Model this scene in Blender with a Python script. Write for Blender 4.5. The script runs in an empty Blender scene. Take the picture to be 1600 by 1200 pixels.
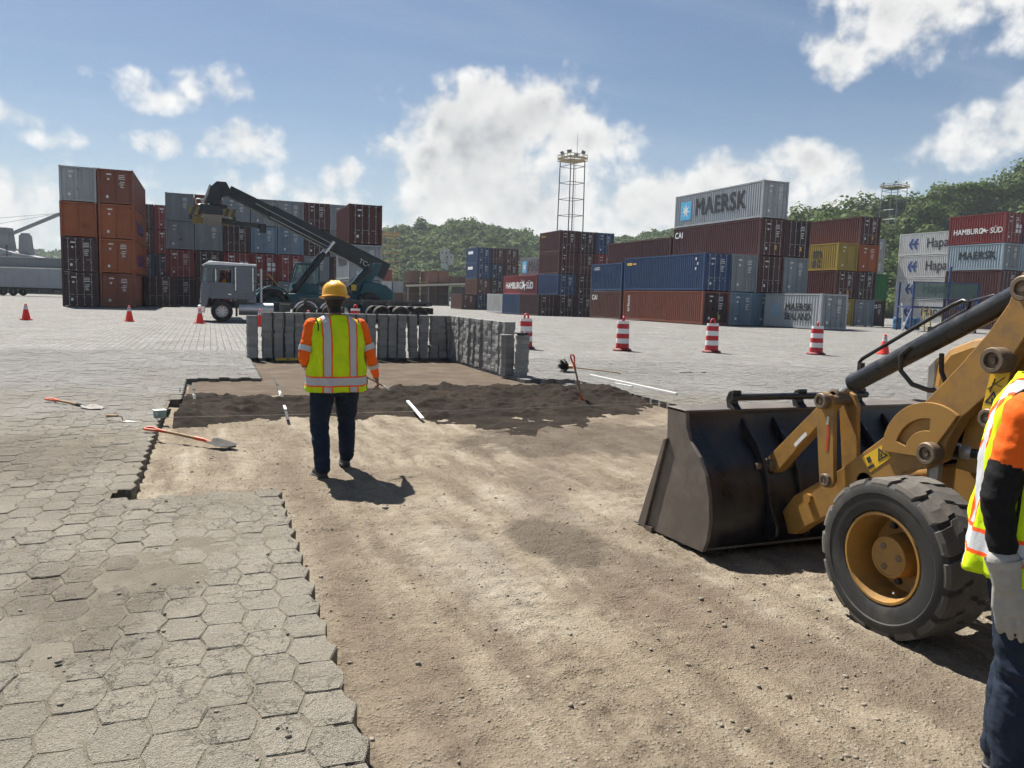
import bpy, bmesh, math, random
import numpy as np
from mathutils import Vector, Matrix, Euler
random.seed(7); rng = np.random.default_rng(11)
R_ = math.radians
scene = bpy.context.scene
COL = scene.collection

# ------------------------------------------------------------------ camera
YAW, ROLL = R_(21.5), math.atan(0.03)
PITCH = math.atan(134 * math.cos(ROLL) / 1202.0)
EYE = 1.6
_fh = Vector((math.sin(YAW), math.cos(YAW), 0)); _r = Vector((math.cos(YAW), -math.sin(YAW), 0)); _up = Vector((0, 0, 1))
_fw = _fh * math.cos(PITCH) - _up * math.sin(PITCH); _u0 = _fh * math.sin(PITCH) + _up * math.cos(PITCH)
_R = _r * math.cos(ROLL) + _u0 * math.sin(ROLL); _U = _u0 * math.cos(ROLL) - _r * math.sin(ROLL)
cam = bpy.data.cameras.new('camera'); camo = bpy.data.objects.new('camera', cam); COL.objects.link(camo)
camo.matrix_world = Matrix(((_R.x, _U.x, -_fw.x, 0), (_R.y, _U.y, -_fw.y, 0), (_R.z, _U.z, -_fw.z, EYE), (0, 0, 0, 1)))
cam.sensor_width = 36; cam.lens = 1202 / 1600 * 36; cam.clip_start = 0.05; cam.clip_end = 6000
scene.camera = camo

# ------------------------------------------------------------------ light
SUN_AZ = R_(-14)            # from +Y towards +X
SUN_EL = R_(55)
sdir = Vector((math.sin(SUN_AZ) * math.cos(SUN_EL), math.cos(SUN_AZ) * math.cos(SUN_EL), math.sin(SUN_EL)))
sun = bpy.data.lights.new('sun', 'SUN'); suno = bpy.data.objects.new('sun', sun); COL.objects.link(suno)
suno.rotation_euler = sdir.to_track_quat('Z', 'Y').to_euler(); suno.location = sdir * 50
sun.energy = 5.0; sun.angle = R_(0.53); sun.color = (1.0, 0.95, 0.87)
scene.view_settings.view_transform = 'Standard'; scene.view_settings.look = 'None'
EXPO = 1.05; KX = 0.5 ** EXPO
scene.view_settings.exposure = EXPO; scene.view_settings.gamma = 1.0
scene.view_settings.use_curve_mapping = False
scene.cycles.use_denoising = True; scene.cycles.use_adaptive_sampling = True; scene.cycles.adaptive_threshold = 0.025; scene.cycles.adaptive_min_samples = 10
scene.cycles.max_bounces = 6; scene.cycles.diffuse_bounces = 3; scene.cycles.glossy_bounces = 2
scene.cycles.transmission_bounces = 4; scene.cycles.transparent_max_bounces = 8; scene.cycles.volume_bounces = 0
scene.cycles.caustics_reflective = False; scene.cycles.caustics_refractive = False

# ------------------------------------------------------------------ node helper
class NT:
    def __init__(s, tree): s.t = tree; s.n = tree.nodes; s.l = tree.links
    def node(s, typ, **kw):
        n = s.n.new(typ)
        for k, v in kw.items(): setattr(n, k, v)
        return n
    def put(s, sock, v):
        if isinstance(v, bpy.types.NodeSocket): s.l.new(v, sock)
        elif v is not None: sock.default_value = v
    def m(s, op, a, b=None, c=None, clamp=False):
        n = s.node('ShaderNodeMath', operation=op, use_clamp=clamp)
        s.put(n.inputs[0], a)
        if b is not None: s.put(n.inputs[1], b)
        if c is not None: s.put(n.inputs[2], c)
        return n.outputs[0]
    def mix(s, f, a, b, blend='MIX'):
        n = s.node('ShaderNodeMix', data_type='RGBA', blend_type=blend)
        s.put(n.inputs[0], f); s.put(n.inputs[6], c4(a)); s.put(n.inputs[7], c4(b)); return n.outputs[2]
    def noise(s, vec, scale, detail=4, rough=0.55, dist=0.0, out=0):
        n = s.node('ShaderNodeTexNoise'); s.put(n.inputs['Vector'], vec)
        n.inputs['Scale'].default_value = scale; n.inputs['Detail'].default_value = detail
        n.inputs['Roughness'].default_value = rough; n.inputs['Distortion'].default_value = dist
        return n.outputs[out]
    def voro(s, vec, scale, feature='F1', out='Distance', rnd=1.0):
        n = s.node('ShaderNodeTexVoronoi', feature=feature); s.put(n.inputs['Vector'], vec)
        n.inputs['Scale'].default_value = scale; n.inputs['Randomness'].default_value = rnd
        return n.outputs[out]
    def ss(s, v, lo, hi, a=0.0, b=1.0):
        n = s.node('ShaderNodeMapRange', interpolation_type='SMOOTHSTEP'); s.put(n.inputs[0], v)
        for i, x in enumerate((lo, hi, a, b)): s.put(n.inputs[1 + i], x)
        return n.outputs[0]
    def lin(s, v, lo, hi, a=0.0, b=1.0):
        n = s.node('ShaderNodeMapRange'); s.put(n.inputs[0], v)
        for i, x in enumerate((lo, hi, a, b)): s.put(n.inputs[1 + i], x)
        return n.outputs[0]
    def ramp(s, v, stops):
        n = s.node('ShaderNodeValToRGB'); s.put(n.inputs[0], v); e = n.color_ramp.elements
        while len(e) < len(stops): e.new(0.5)
        for i, (p, c) in enumerate(stops): e[i].position = p; e[i].color = c4(c)
        return n.outputs[0]
    def mapping(s, vec, scale=(1, 1, 1), rot=(0, 0, 0), loc=(0, 0, 0)):
        n = s.node('ShaderNodeMapping'); s.put(n.inputs[0], vec)
        n.inputs['Scale'].default_value = scale; n.inputs['Rotation'].default_value = rot; n.inputs['Location'].default_value = loc
        return n.outputs[0]
    def bump(s, h, strength=0.3, dist=0.01, nrm=None):
        n = s.node('ShaderNodeBump'); s.put(n.inputs['Height'], h)
        n.inputs['Strength'].default_value = strength; n.inputs['Distance'].default_value = dist
        if nrm is not None: s.put(n.inputs['Normal'], nrm)
        return n.outputs[0]

def c4(c):
    if isinstance(c, bpy.types.NodeSocket) or c is None: return c
    return tuple(c) if len(c) == 4 else (c[0], c[1], c[2], 1.0)

MATS = {}
def new_mat(name):
    m = bpy.data.materials.new(name); m.use_nodes = True
    t = NT(m.node_tree); t.n.clear()
    o = t.node('ShaderNodeOutputMaterial'); b = t.node('ShaderNodeBsdfPrincipled'); t.l.new(b.outputs[0], o.inputs[0])
    MATS[name] = m
    return m, t, b

def paint(name, col, rough=0.5, metal=0.0, dirt=0.35, dirtcol=(0.16, 0.13, 0.10), scale=3.0, bump=0.0, spec=0.5, streak=False, var=0.12):
    """a painted or plain surface with grime, slight tone variation and per-object variation"""
    m, t, b = new_mat(name)
    tc = t.node('ShaderNodeTexCoord').outputs['Object']
    oi = t.node('ShaderNodeObjectInfo').outputs['Random']
    off = t.node('ShaderNodeCombineXYZ'); t.put(off.inputs[0], t.m('MULTIPLY', oi, 37.0)); t.put(off.inputs[1], t.m('MULTIPLY', oi, 11.0))
    va = t.node('ShaderNodeVectorMath', operation='ADD'); t.put(va.inputs[0], tc); t.l.new(off.outputs[0], va.inputs[1]); v = va.outputs[0]
    n1 = t.noise(v, scale, 5, 0.6)
    n2 = t.noise(t.mapping(v, (6, 6, 0.5)) if streak else v, scale * (0.8 if streak else 4.3), 4, 0.65)
    f = t.m('MULTIPLY', t.ss(t.m('ADD', t.m('MULTIPLY', n1, 0.55), t.m('MULTIPLY', n2, 0.45)), 0.42, 0.72), dirt)
    hsv = t.node('ShaderNodeHueSaturation'); hsv.inputs['Color'].default_value = c4(col)
    t.put(hsv.inputs['Value'], t.m('ADD', 1.0 - var, t.m('MULTIPLY', t.m('ADD', oi, t.noise(v, scale * 0.4, 2)), var)))
    colr = t.mix(f, hsv.outputs[0], dirtcol)
    t.put(b.inputs['Base Color'], colr)
    t.put(b.inputs['Roughness'], t.lin(n2, 0.3, 0.7, max(rough - 0.08, 0.05), min(rough + 0.15, 1.0)))
    b.inputs['Metallic'].default_value = metal; b.inputs['Specular IOR Level'].default_value = spec
    if bump: t.put(b.inputs['Normal'], t.bump(t.noise(v, scale * 9, 4, 0.7), bump, 0.004))
    return m

# ------------------------------------------------------------------ sky
W = bpy.data.worlds.new('World'); scene.world = W; W.use_nodes = True
w = NT(W.node_tree); w.n.clear()
wo = w.node('ShaderNodeOutputWorld'); bg = w.node('ShaderNodeBackground'); w.l.new(bg.outputs[0], wo.inputs[0])
SKY = w.node('ShaderNodeTexSky', sky_type='NISHITA'); SKY.sun_disc = False
SKY.sun_elevation = SUN_EL; SKY.sun_rotation = SUN_AZ
SKY.altitude = 0; SKY.air_density = 1.0; SKY.dust_density = 0.5; SKY.ozone_density = 2.6
SKY_STRENGTH = 0.041; CLOUD_LEVEL = 0.93 * KX
dirv = w.node('ShaderNodeTexCoord').outputs['Generated']
sx = w.node('ShaderNodeSeparateXYZ'); w.l.new(dirv, sx.inputs[0])
az = w.m('ARCTAN2', sx.outputs[0], sx.outputs[1]); el = w.m('ARCSINE', sx.outputs[2])
# cloud masses: centre azimuth, elevation, half width, half height (degrees), strength
CLOUDS = [
    (18.8, 13.9, 3.2, 3.0, 1.0), (16.4, 12.4, 4.6, 3.2, 1.0), (22.8, 13.0, 5.0, 3.2, 1.0), (15.2, 9.2, 4.4, 3.4, 0.95), (25.6, 11.4, 5.0, 2.4, 0.85), (20.0, 7.0, 10.0, 4.5, 1.15), (21.0, 3.5, 13.0, 3.4, 1.0), (19.0, 11.0, 5.0, 4.0, 1.2),
    (31.0, 6.6, 6.0, 3.4, 0.85), (37.0, 8.0, 5.5, 3.0, 0.85), (41.6, 9.6, 3.8, 2.0, 0.75), (42.0, 6.5, 8.0, 2.6, 0.7),
    (47.5, 18.6, 6.5, 3.4, 0.74), (53.5, 19.8, 6.0, 4.2, 0.74), (43.0, 16.2, 3.0, 1.9, 0.7), (56.0, 11.6, 7.5, 2.6, 0.8), (51.5, 10.4, 4.0, 1.6, 0.6),
    (0.2, 13.4, 2.8, 1.8, 0.50), (-3.0, 12.6, 3.4, 1.3, 0.42), (2.6, 9.9, 2.8, 1.8, 0.62), (-1.6, 9.4, 4.0, 1.1, 0.5), (8.6, 8.0, 2.4, 1.3, 0.62), (-11.2, 10.0, 2.4, 0.8, 0.34), (-9.0, 9.0, 2.4, 0.7, 0.30),
    (5.0, 5.4, 9.0, 2.8, 0.62), (-10.0, 4.6, 11.0, 3.4, 0.55)]
warp = w.noise(dirv, 14.0, 3, 0.55, out=1)
wsep = w.node('ShaderNodeSeparateXYZ'); w.l.new(warp, wsep.inputs[0])
azw = w.m('ADD', az, w.m('MULTIPLY', w.m('SUBTRACT', wsep.outputs[0], 0.5), 0.07))
elw = w.m('ADD', el, w.m('MULTIPLY', w.m('SUBTRACT', wsep.outputs[1], 0.5), 0.05))
field = None
for (a, e, ha, he, s) in CLOUDS:
    da = w.m('MULTIPLY_ADD', azw, 1 / R_(ha), -a / ha); de = w.m('MULTIPLY_ADD', elw, 1 / R_(he), -e / he)
    q = w.m('MULTIPLY_ADD', w.m('MULTIPLY_ADD', da, da, w.m('MULTIPLY', de, de)), -s, s)
    field = q if field is None else w.m('SMOOTH_MAX', field, q, 0.25)
# the same kind of cumulus all round the sky outside the picture
nbig = w.noise(dirv, 4.0, 3, 0.5)
away = w.m('MULTIPLY', w.ss(w.m('ABSOLUTE', w.m('SUBTRACT', az, R_(22))), R_(44), R_(62)), w.m('MULTIPLY', w.ss(el, 0.02, 0.12), w.ss(el, 0.4, 0.9, 1, 0)))
field = w.m('MAXIMUM', w.m('MAXIMUM', field, -1.3), w.m('MULTIPLY_ADD', away, 2.0, w.m('MULTIPLY_ADD', nbig, 6.0, -5.1)))
nfine = w.noise(dirv, 19.0, 7, 0.60)
vv = w.node('ShaderNodeVectorMath', operation='MULTIPLY_ADD'); w.l.new(warp, vv.inputs[0]); vv.inputs[1].default_value = (0.05, 0.05, 0.05); w.l.new(dirv, vv.inputs[2])
puff = w.m('ADD', w.m('MULTIPLY', w.m('SUBTRACT', 0.45, w.voro(vv.outputs[0], 26)), 0.9), w.m('MULTIPLY', w.m('SUBTRACT', 0.45, w.voro(vv.outputs[0], 58)), 0.45))
dens = w.m('ADD', field, w.m('ADD', w.m('MULTIPLY', puff, 0.55), w.m('MULTIPLY', w.m('SUBTRACT', nfine, 0.5), 2.3)))
alpha = w.m('MULTIPLY', w.ss(dens, -0.08, 0.68), w.ss(field, -1.0, 0.2))
# thin high veil
pl = w.node('ShaderNodeVectorMath', operation='DIVIDE'); w.l.new(dirv, pl.inputs[0])
zc = w.node('ShaderNodeCombineXYZ'); zz = w.m('ADD', w.m('MAXIMUM', sx.outputs[2], 0.0), 0.12)
for i in range(3): w.l.new(zz, zc.inputs[i])
w.l.new(zc.outputs[0], pl.inputs[1])
veil = w.ss(w.noise(w.mapping(pl.outputs[0], (0.45, 1.7, 1), (0, 0, 0.45)), 1.3, 5, 0.6, 0.6), 0.40, 0.8)
# cloud light and shade put into the colour: bright billows, greyer thick cores
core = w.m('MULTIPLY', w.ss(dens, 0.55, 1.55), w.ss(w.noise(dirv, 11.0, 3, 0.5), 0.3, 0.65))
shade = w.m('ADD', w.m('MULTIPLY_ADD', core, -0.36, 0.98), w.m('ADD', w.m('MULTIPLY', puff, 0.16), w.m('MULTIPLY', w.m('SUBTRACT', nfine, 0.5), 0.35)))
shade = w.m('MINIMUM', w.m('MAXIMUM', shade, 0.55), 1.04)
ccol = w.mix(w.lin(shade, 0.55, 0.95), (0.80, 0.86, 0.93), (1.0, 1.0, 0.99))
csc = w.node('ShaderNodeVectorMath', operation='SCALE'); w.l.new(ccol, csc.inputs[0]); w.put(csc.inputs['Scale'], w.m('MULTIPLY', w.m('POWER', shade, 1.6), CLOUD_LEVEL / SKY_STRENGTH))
veilc = w.mix(w.m('MULTIPLY', veil, 0.16), SKY.outputs[0], tuple(v * KX / SKY_STRENGTH for v in (0.72, 0.76, 0.82)))
hz = w.m('MULTIPLY', w.ss(el, 0.0, 0.26, 1.0, 0.0), 0.55)
veilc = w.mix(hz, veilc, tuple(v * KX / SKY_STRENGTH for v in (0.66, 0.76, 0.84)))
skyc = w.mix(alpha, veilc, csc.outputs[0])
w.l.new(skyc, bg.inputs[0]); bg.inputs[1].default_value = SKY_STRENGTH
W.cycles.sampling_method = 'MANUAL'; W.cycles.sample_map_resolution = 512

# ------------------------------------------------------------------ mesh helpers
class MB:
    """collects shapes; build() links them as ONE mesh object"""
    def __init__(s): s.v = []; s.f = []; s.mi = []; s.cur = 0
    def add(s, verts, faces, mi=None):
        o = len(s.v); s.v.extend([tuple(p) for p in verts]); s.f.extend([tuple(i + o for i in f) for f in faces])
        s.mi.extend([s.cur if mi is None else mi] * len(faces)); return s
    def box(s, c, size, rot=None, mi=None, taper=None):
        hx, hy, hz = size[0] / 2, size[1] / 2, size[2] / 2
        P = [Vector((x * hx, y * hy, z * hz)) for z in (-1, 1) for y in (-1, 1) for x in (-1, 1)]
        if taper: P = [Vector((p.x * (taper[0] if p.z > 0 else 1), p.y * (taper[1] if p.z > 0 else 1), p.z)) for p in P]
        if rot is not None:
            M = rot if isinstance(rot, Matrix) else Euler(rot).to_matrix()
            P = [M @ p for p in P]
        c = Vector(c)
        return s.add([p + c for p in P], [(0, 2, 3, 1), (4, 5, 7, 6), (0, 1, 5, 4), (2, 6, 7, 3), (0, 4, 6, 2), (1, 3, 7, 5)], mi)
    def bar(s, a, b, w, h, mi=None, up=(0, 0, 1)):
        a, b = Vector(a), Vector(b); d = (b - a); L = d.length; d.normalize(); u = Vector(up)
        if abs(d.dot(u)) > 0.98: u = Vector((0, 1, 0))
        x = d.cross(u).normalized(); z = x.cross(d)
        return s.box((a + b) / 2, (w, L, h), Matrix((x, d, z)).transposed(), mi)
    def cyl(s, a, b, r0, r1=None, n=12, caps=True, mi=None):
        a, b = Vector(a), Vector(b); r1 = r0 if r1 is None else r1
        return s.tube([a, b], [r0, r1], n, caps, mi)
    def tube(s, pts, r, n=8, caps=True, mi=None, flat=None):
        pts = [Vector(p) for p in pts]; k = len(pts); rs = r if isinstance(r, (list, tuple)) else [r] * k
        V = []; F = []; prev = None
        for i, p in enumerate(pts):
            d = (pts[min(i + 1, k - 1)] - pts[max(i - 1, 0)]).normalized()
            if prev is None:
                u = Vector((0, 0, 1)) if abs(d.z) < 0.9 else Vector((0, 1, 0)); x = d.cross(u).normalized()
            else: x = (prev - d * prev.dot(d)).normalized()
            prev = x; y = d.cross(x)
            for j in range(n):
                t = 2 * math.pi * j / n; V.append(p + (x * math.cos(t) + y * math.sin(t)) * rs[i])
        for i in range(k - 1):
            for j in range(n): F.append((i * n + j, i * n + (j + 1) % n, (i + 1) * n + (j + 1) % n, (i + 1) * n + j))
        if caps: F.append(tuple(range(n - 1, -1, -1))); F.append(tuple((k - 1) * n + j for j in range(n)))
        return s.add(V, F, mi)
    def lathe(s, prof, n=24, c=(0, 0, 0), axis='Z', mi=None, caps=False, mis=None):
        """prof: list of (radius, height) along the axis"""
        V = []; c = Vector(c); k = len(prof)
        for (r, h) in prof:
            for j in range(n):
                t = 2 * math.pi * j / n; a, b = r * math.cos(t), r * math.sin(t)
                V.append(c + (Vector((a, b, h)) if axis == 'Z' else Vector((h, a, b)) if axis == 'X' else Vector((b, h, a))))
        for i in range(k - 1):
            s.add([], [], mi)
        o = len(s.v); s.v.extend([tuple(p) for p in V])
        for i in range(k - 1):
            for j in range(n):
                s.f.append((o + i * n + j, o + i * n + (j + 1) % n, o + (i + 1) * n + (j + 1) % n, o + (i + 1) * n + j))
                s.mi.append(mis[i] if mis else (s.cur if mi is None else mi))
        if caps:
            for ring, rev in ((0, True), (k - 1, False)):
                if prof[ring][0] > 1e-5:
                    ids = [o + ring * n + j for j in range(n)]
                    s.f.append(tuple(reversed(ids)) if rev else tuple(ids)); s.mi.append(mis[min(ring, k - 2)] if mis else (s.cur if mi is None else mi))
        return s
    def prism(s, poly, a, b, plane='YZ', mi=None):
        """extrude a 2-D outline between a and b along the axis that is left over"""
        def P(u, v, t): return (t, u, v) if plane == 'YZ' else (u, t, v) if plane == 'XZ' else (u, v, t)
        n = len(poly); V = [P(u, v, a) for u, v in poly] + [P(u, v, b) for u, v in poly]
        F = [tuple(range(n - 1, -1, -1)), tuple(range(n, 2 * n))] + [(i, (i + 1) % n, n + (i + 1) % n, n + i) for i in range(n)]
        return s.add(V, F, mi)
    def loft(s, rings, caps=True, mi=None):
        n = len(rings[0]); V = [p for r in rings for p in r]; F = []
        for i in range(len(rings) - 1):
            for j in range(n): F.append((i * n + j, i * n + (j + 1) % n, (i + 1) * n + (j + 1) % n, (i + 1) * n + j))
        if caps: F.append(tuple(range(n - 1, -1, -1))); F.append(tuple((len(rings) - 1) * n + j for j in range(n)))
        return s.add(V, F, mi)
    def mesh(s, name, mats=None, smooth=None, fixn=True):
        me = bpy.data.meshes.new(name); me.from_pydata(s.v, [], s.f)
        if mats:
            for m in (mats if isinstance(mats, (list, tuple)) else [mats]): me.materials.append(m)
            if isinstance(mats, (list, tuple)) and len(mats) > 1: me.polygons.foreach_set('material_index', s.mi)
        if fixn:
            bm = bmesh.new(); bm.from_mesh(me); bmesh.ops.recalc_face_normals(bm, faces=bm.faces); bm.to_mesh(me); bm.free()
        if smooth is not None:
            me.polygons.foreach_set('use_smooth', [True] * len(me.polygons)); me.set_sharp_from_angle(angle=R_(smooth))
        me.update(); return me
    def build(s, name, mats=None, parent=None, smooth=None, loc=None, rot=None, bevel=None, fixn=True):
        return link(name, s.mesh(name, mats, smooth, fixn), parent, loc, rot, bevel)

def link(name, data, parent=None, loc=None, rot=None, bevel=None):
    o = bpy.data.objects.new(name, data); COL.objects.link(o)
    if parent is not None: o.parent = parent
    if loc is not None: o.location = loc
    if rot is not None: o.rotation_euler = rot
    if bevel:
        b = o.modifiers.new('bevel', 'BEVEL'); b.width = bevel; b.segments = 2; b.limit_method = 'ANGLE'; b.angle_limit = R_(40); b.harden_normals = False
    return o
def empty(name, loc=(0, 0, 0), rz=0.0, parent=None):
    o = bpy.data.objects.new(name, None); COL.objects.link(o); o.location = loc; o.rotation_euler = (0, 0, rz); o.empty_display_size = 0.2
    if parent is not None: o.parent = parent
    return o
def tag(o, label=None, cat=None, group=None, kind=None):
    for k, v in (('label', label), ('category', cat), ('group', group), ('kind', kind)):
        if v: o[k] = v
    return o
def setmat(o, m):
    """object-level material, so that mesh data can be shared"""
    if not o.data.materials: o.data.materials.append(None)
    o.material_slots[0].link = 'OBJECT'; o.material_slots[0].material = m
    return o

# value noise on numpy arrays
def _hash(ix, iy, seed):
    h = (ix.astype(np.int64) * 374761393 + iy.astype(np.int64) * 668265263 + seed * 974711) & 0x7fffffff
    h = ((h ^ (h >> 13)) * 1274126177) & 0x7fffffff
    return ((h ^ (h >> 16)) & 0xffff) / 65535.0
def vnoise(x, y, seed=0):
    x = np.asarray(x, float); y = np.asarray(y, float); ix = np.floor(x); iy = np.floor(y); fx = x - ix; fy = y - iy
    fx = fx * fx * (3 - 2 * fx); fy = fy * fy * (3 - 2 * fy)
    a = _hash(ix, iy, seed); b = _hash(ix + 1, iy, seed); c = _hash(ix, iy + 1, seed); d = _hash(ix + 1, iy + 1, seed)
    return (a * (1 - fx) + b * fx) * (1 - fy) + (c * (1 - fx) + d * fx) * fy
def fbm(x, y, oct=4, seed=0, gain=0.5):
    s = 0; a = 1; t = 0
    for o in range(oct):
        s = s + a * vnoise(np.asarray(x) * 2 ** o + 17.3 * o, np.asarray(y) * 2 ** o - 9.1 * o, seed + o); t += a; a *= gain
    return s / t
def sstep(x, lo, hi):
    t = np.clip((np.asarray(x, float) - lo) / (hi - lo), 0, 1); return t * t * (3 - 2 * t)
def grid_mesh(name, xs, ys, zf, keep=None):
    X, Y = np.meshgrid(xs, ys); Z = zf(X, Y); nx, ny = len(xs), len(ys)
    V = np.stack([X, Y, Z], -1).reshape(-1, 3)
    i = np.arange(ny - 1)[:, None] * nx + np.arange(nx - 1)[None, :]
    F = np.stack([i, i + 1, i + nx + 1, i + nx], -1).reshape(-1, 4)
    if keep is not None:
        cx = (X[:-1, :-1] + X[1:, 1:]) / 2; cy = (Y[:-1, :-1] + Y[1:, 1:]) / 2; F = F[keep(cx, cy).reshape(-1)]
    return np_mesh(name, V, F)
def np_mesh(name, V, F, smooth=True):
    me = bpy.data.meshes.new(name); k = F.shape[1]
    used = np.unique(F); remap = np.full(len(V), -1); remap[used] = np.arange(len(used)); V = V[used]; F = remap[F]
    me.vertices.add(len(V)); me.vertices.foreach_set('co', V.astype(np.float32).reshape(-1))
    me.loops.add(F.size); me.loops.foreach_set('vertex_index', F.astype(np.int32).reshape(-1))
    me.polygons.add(len(F)); me.polygons.foreach_set('loop_start', (np.arange(len(F)) * k).astype(np.int32))
    if smooth: me.polygons.foreach_set('use_smooth', np.ones(len(F), bool))
    me.update(calc_edges=True); me.validate(); return me

def gz(x, y):
    """the yard falls away a little towards the far middle"""
    d = x * math.sin(YAW) + y * math.cos(YAW)
    return float(-0.5 * sstep(d, 62, 105) * sstep(x, 5, 25))
# ------------------------------------------------------------------ ground
def hole(x, y):
    """True inside the dug-out strip"""
    x = np.asarray(x, float); y = np.asarray(y, float)
    left = np.where(y < 6.45, 0.50, np.where(y < 14.75, -0.62 + (y - 6.45) * 0.033, 0.87))
    right = np.where(y > 14.0, 5.72, np.where(y > 10.1, 6.8, 40.0))
    return (x > left) & (x < right) & (y < 19.25)

def pavement_material(name, sheet):
    m, t, b = new_mat(name)
    geo = t.node('ShaderNodeNewGeometry').outputs['Position']; rnd = t.node('ShaderNodeObjectInfo').outputs['Random']
    big = t.noise(geo, 0.35, 5, 0.6); mid = t.noise(geo, 2.6, 5, 0.65); fine = t.noise(geo, 38, 5, 0.7); grit = t.voro(geo, 160)
    lnw = t.node('ShaderNodeVectorMath', operation='LENGTH'); t.put(lnw.inputs[0], geo); dusty = t.ss(t.m('ADD', lnw.outputs['Value'], t.m('MULTIPLY', t.m('SUBTRACT', big, 0.5), 14.0)), 7, 17, 1, 0)
    near_c = t.mix(t.ss(big, 0.3, 0.7), (0.178, 0.162, 0.130), (0.232, 0.213, 0.175)); far_c = t.mix(t.ss(big, 0.3, 0.7), (0.180, 0.178, 0.172), (0.218, 0.216, 0.210))
    c = t.mix(dusty, far_c, near_c)
    c = t.mix(t.m('MULTIPLY', t.ss(mid, 0.45, 0.75), 0.50), c, (0.135, 0.118, 0.092))
    c = t.mix(t.m('MULTIPLY', t.ss(fine, 0.45, 0.8), 0.40), c, (0.285, 0.270, 0.235))
    c = t.mix(t.m('MULTIPLY', t.ss(grit, 0.0, 0.30, 1, 0), 0.5), c, (0.095, 0.085, 0.070)); c = t.mix(t.m('MULTIPLY', t.ss(t.noise(geo, 75, 3, 0.6), 0.54, 0.66), 0.55), c, (0.085, 0.075, 0.060))
    # brown soil trodden over the pavers
    soil = t.ss(t.m('ADD', t.m('MULTIPLY', t.noise(geo, 0.9, 5, 0.62, 0.4), 0.75), t.m('MULTIPLY', mid, 0.25)), 0.55, 0.68)
    c = t.mix(t.m('MULTIPLY', t.m('MULTIPLY', soil, 0.55), t.m('ADD', 0.3, dusty)), c, (0.135, 0.110, 0.080))
    wvec = t.node('ShaderNodeVectorMath', operation='MULTIPLY_ADD'); t.put(wvec.inputs[0], t.noise(geo, 9, 5, 0.7, out=1)); wvec.inputs[1].default_value = (0.22, 0.22, 0.22); t.put(wvec.inputs[2], geo)
    ck = t.voro(wvec.outputs[0], 6.5, 'DISTANCE_TO_EDGE'); wv = t.noise(geo, 6, 4, 0.7)
    crack = t.m('MULTIPLY', t.ss(t.m('ADD', ck, t.m('MULTIPLY', t.m('SUBTRACT', wv, 0.5), 0.10)), 0.0, 0.020, 1, 0), t.ss(t.noise(geo, 1.1, 3), 0.44, 0.54))
    c = t.mix(t.m('MULTIPLY', crack, 0.45), c, (0.07, 0.06, 0.05))
    sxy = t.node('ShaderNodeSeparateXYZ'); t.put(sxy.inputs[0], geo)
    def blot(cx, cy, rx, ry):
        a = t.m('DIVIDE', t.m('SUBTRACT', sxy.outputs[0], cx), rx); e = t.m('DIVIDE', t.m('SUBTRACT', sxy.outputs[1], cy), ry)
        return t.ss(t.m('ADD', t.m('SUBTRACT', 1.0, t.m('ADD', t.m('MULTIPLY', a, a), t.m('MULTIPLY', e, e))), t.m('MULTIPLY', t.m('SUBTRACT', t.noise(t.mapping(geo, (1, 0.5, 1), (0, 0, 0.6)), 2.8, 6, 0.7), 0.5), 3.4)), -0.2, 0.9)
    sm = t.m('MAXIMUM', blot(-0.55, 4.35, 0.55, 0.8), blot(-1.7, 8.2, 1.1, 1.3))
    c = t.mix(t.m('MULTIPLY', sm, 0.72), c, (0.112, 0.096, 0.074))
    if sheet:
        br = t.node('ShaderNodeTexBrick'); t.put(br.inputs['Vector'], t.mapping(geo, rot=(0, 0, R_(90))))
        br.offset = 0.5; br.inputs['Scale'].default_value = 1.0; br.inputs['Brick Width'].default_value = 0.262; br.inputs['Row Height'].default_value = 0.182
        br.inputs['Mortar Size'].default_value = 0.014; br.inputs['Mortar Smooth'].default_value = 0.6; br.inputs['Bias'].default_value = 0.0
        br.inputs['Color1'].default_value = (0.84, 0.84, 0.84, 1); br.inputs['Color2'].default_value = (1.1, 1.1, 1.1, 1); br.inputs['Mortar'].default_value = (0.55, 0.53, 0.50, 1)
        ln = t.node('ShaderNodeVectorMath', operation='LENGTH'); t.put(ln.inputs[0], geo); c = t.mix(t.m('MULTIPLY', t.ss(ln.outputs['Value'], 14, 20), 1.0), t.mix(1.0, c, (0.62, 0.60, 0.56), 'MULTIPLY'), t.mix(1.0, c, br.outputs[0], 'MULTIPLY'))
        h = t.m('ADD', t.m('MULTIPLY', br.outputs[1], -0.5), t.m('MULTIPLY', fine, 0.3))
    else:
        hs = t.node('ShaderNodeHueSaturation'); t.put(hs.inputs['Color'], c); t.put(hs.inputs['Value'], t.m('ADD', 0.92, t.m('MULTIPLY', rnd, 0.16))); c = hs.outputs[0]
        h = t.m('ADD', t.m('MULTIPLY', fine, 0.7), t.m('ADD', t.m('MULTIPLY', grit, 0.35), t.m('MULTIPLY', t.noise(geo, 11, 3), 0.8)))
    hv = t.node('ShaderNodeHueSaturation'); hv.inputs['Value'].default_value = 1.08; t.put(hv.inputs['Color'], c); t.put(b.inputs['Base Color'], hv.outputs[0]); b.inputs['Roughness'].default_value = 0.9; b.inputs['Specular IOR Level'].default_value = 0.25
    h = t.m('SUBTRACT', h, t.m('MULTIPLY', crack, 0.8)); t.put(b.inputs['Normal'], t.bump(h, 1.0, 0.02))
    return m
M_paver = pavement_material('paver_concrete', False); M_sheet = pavement_material('paved_yard', True)

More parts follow.
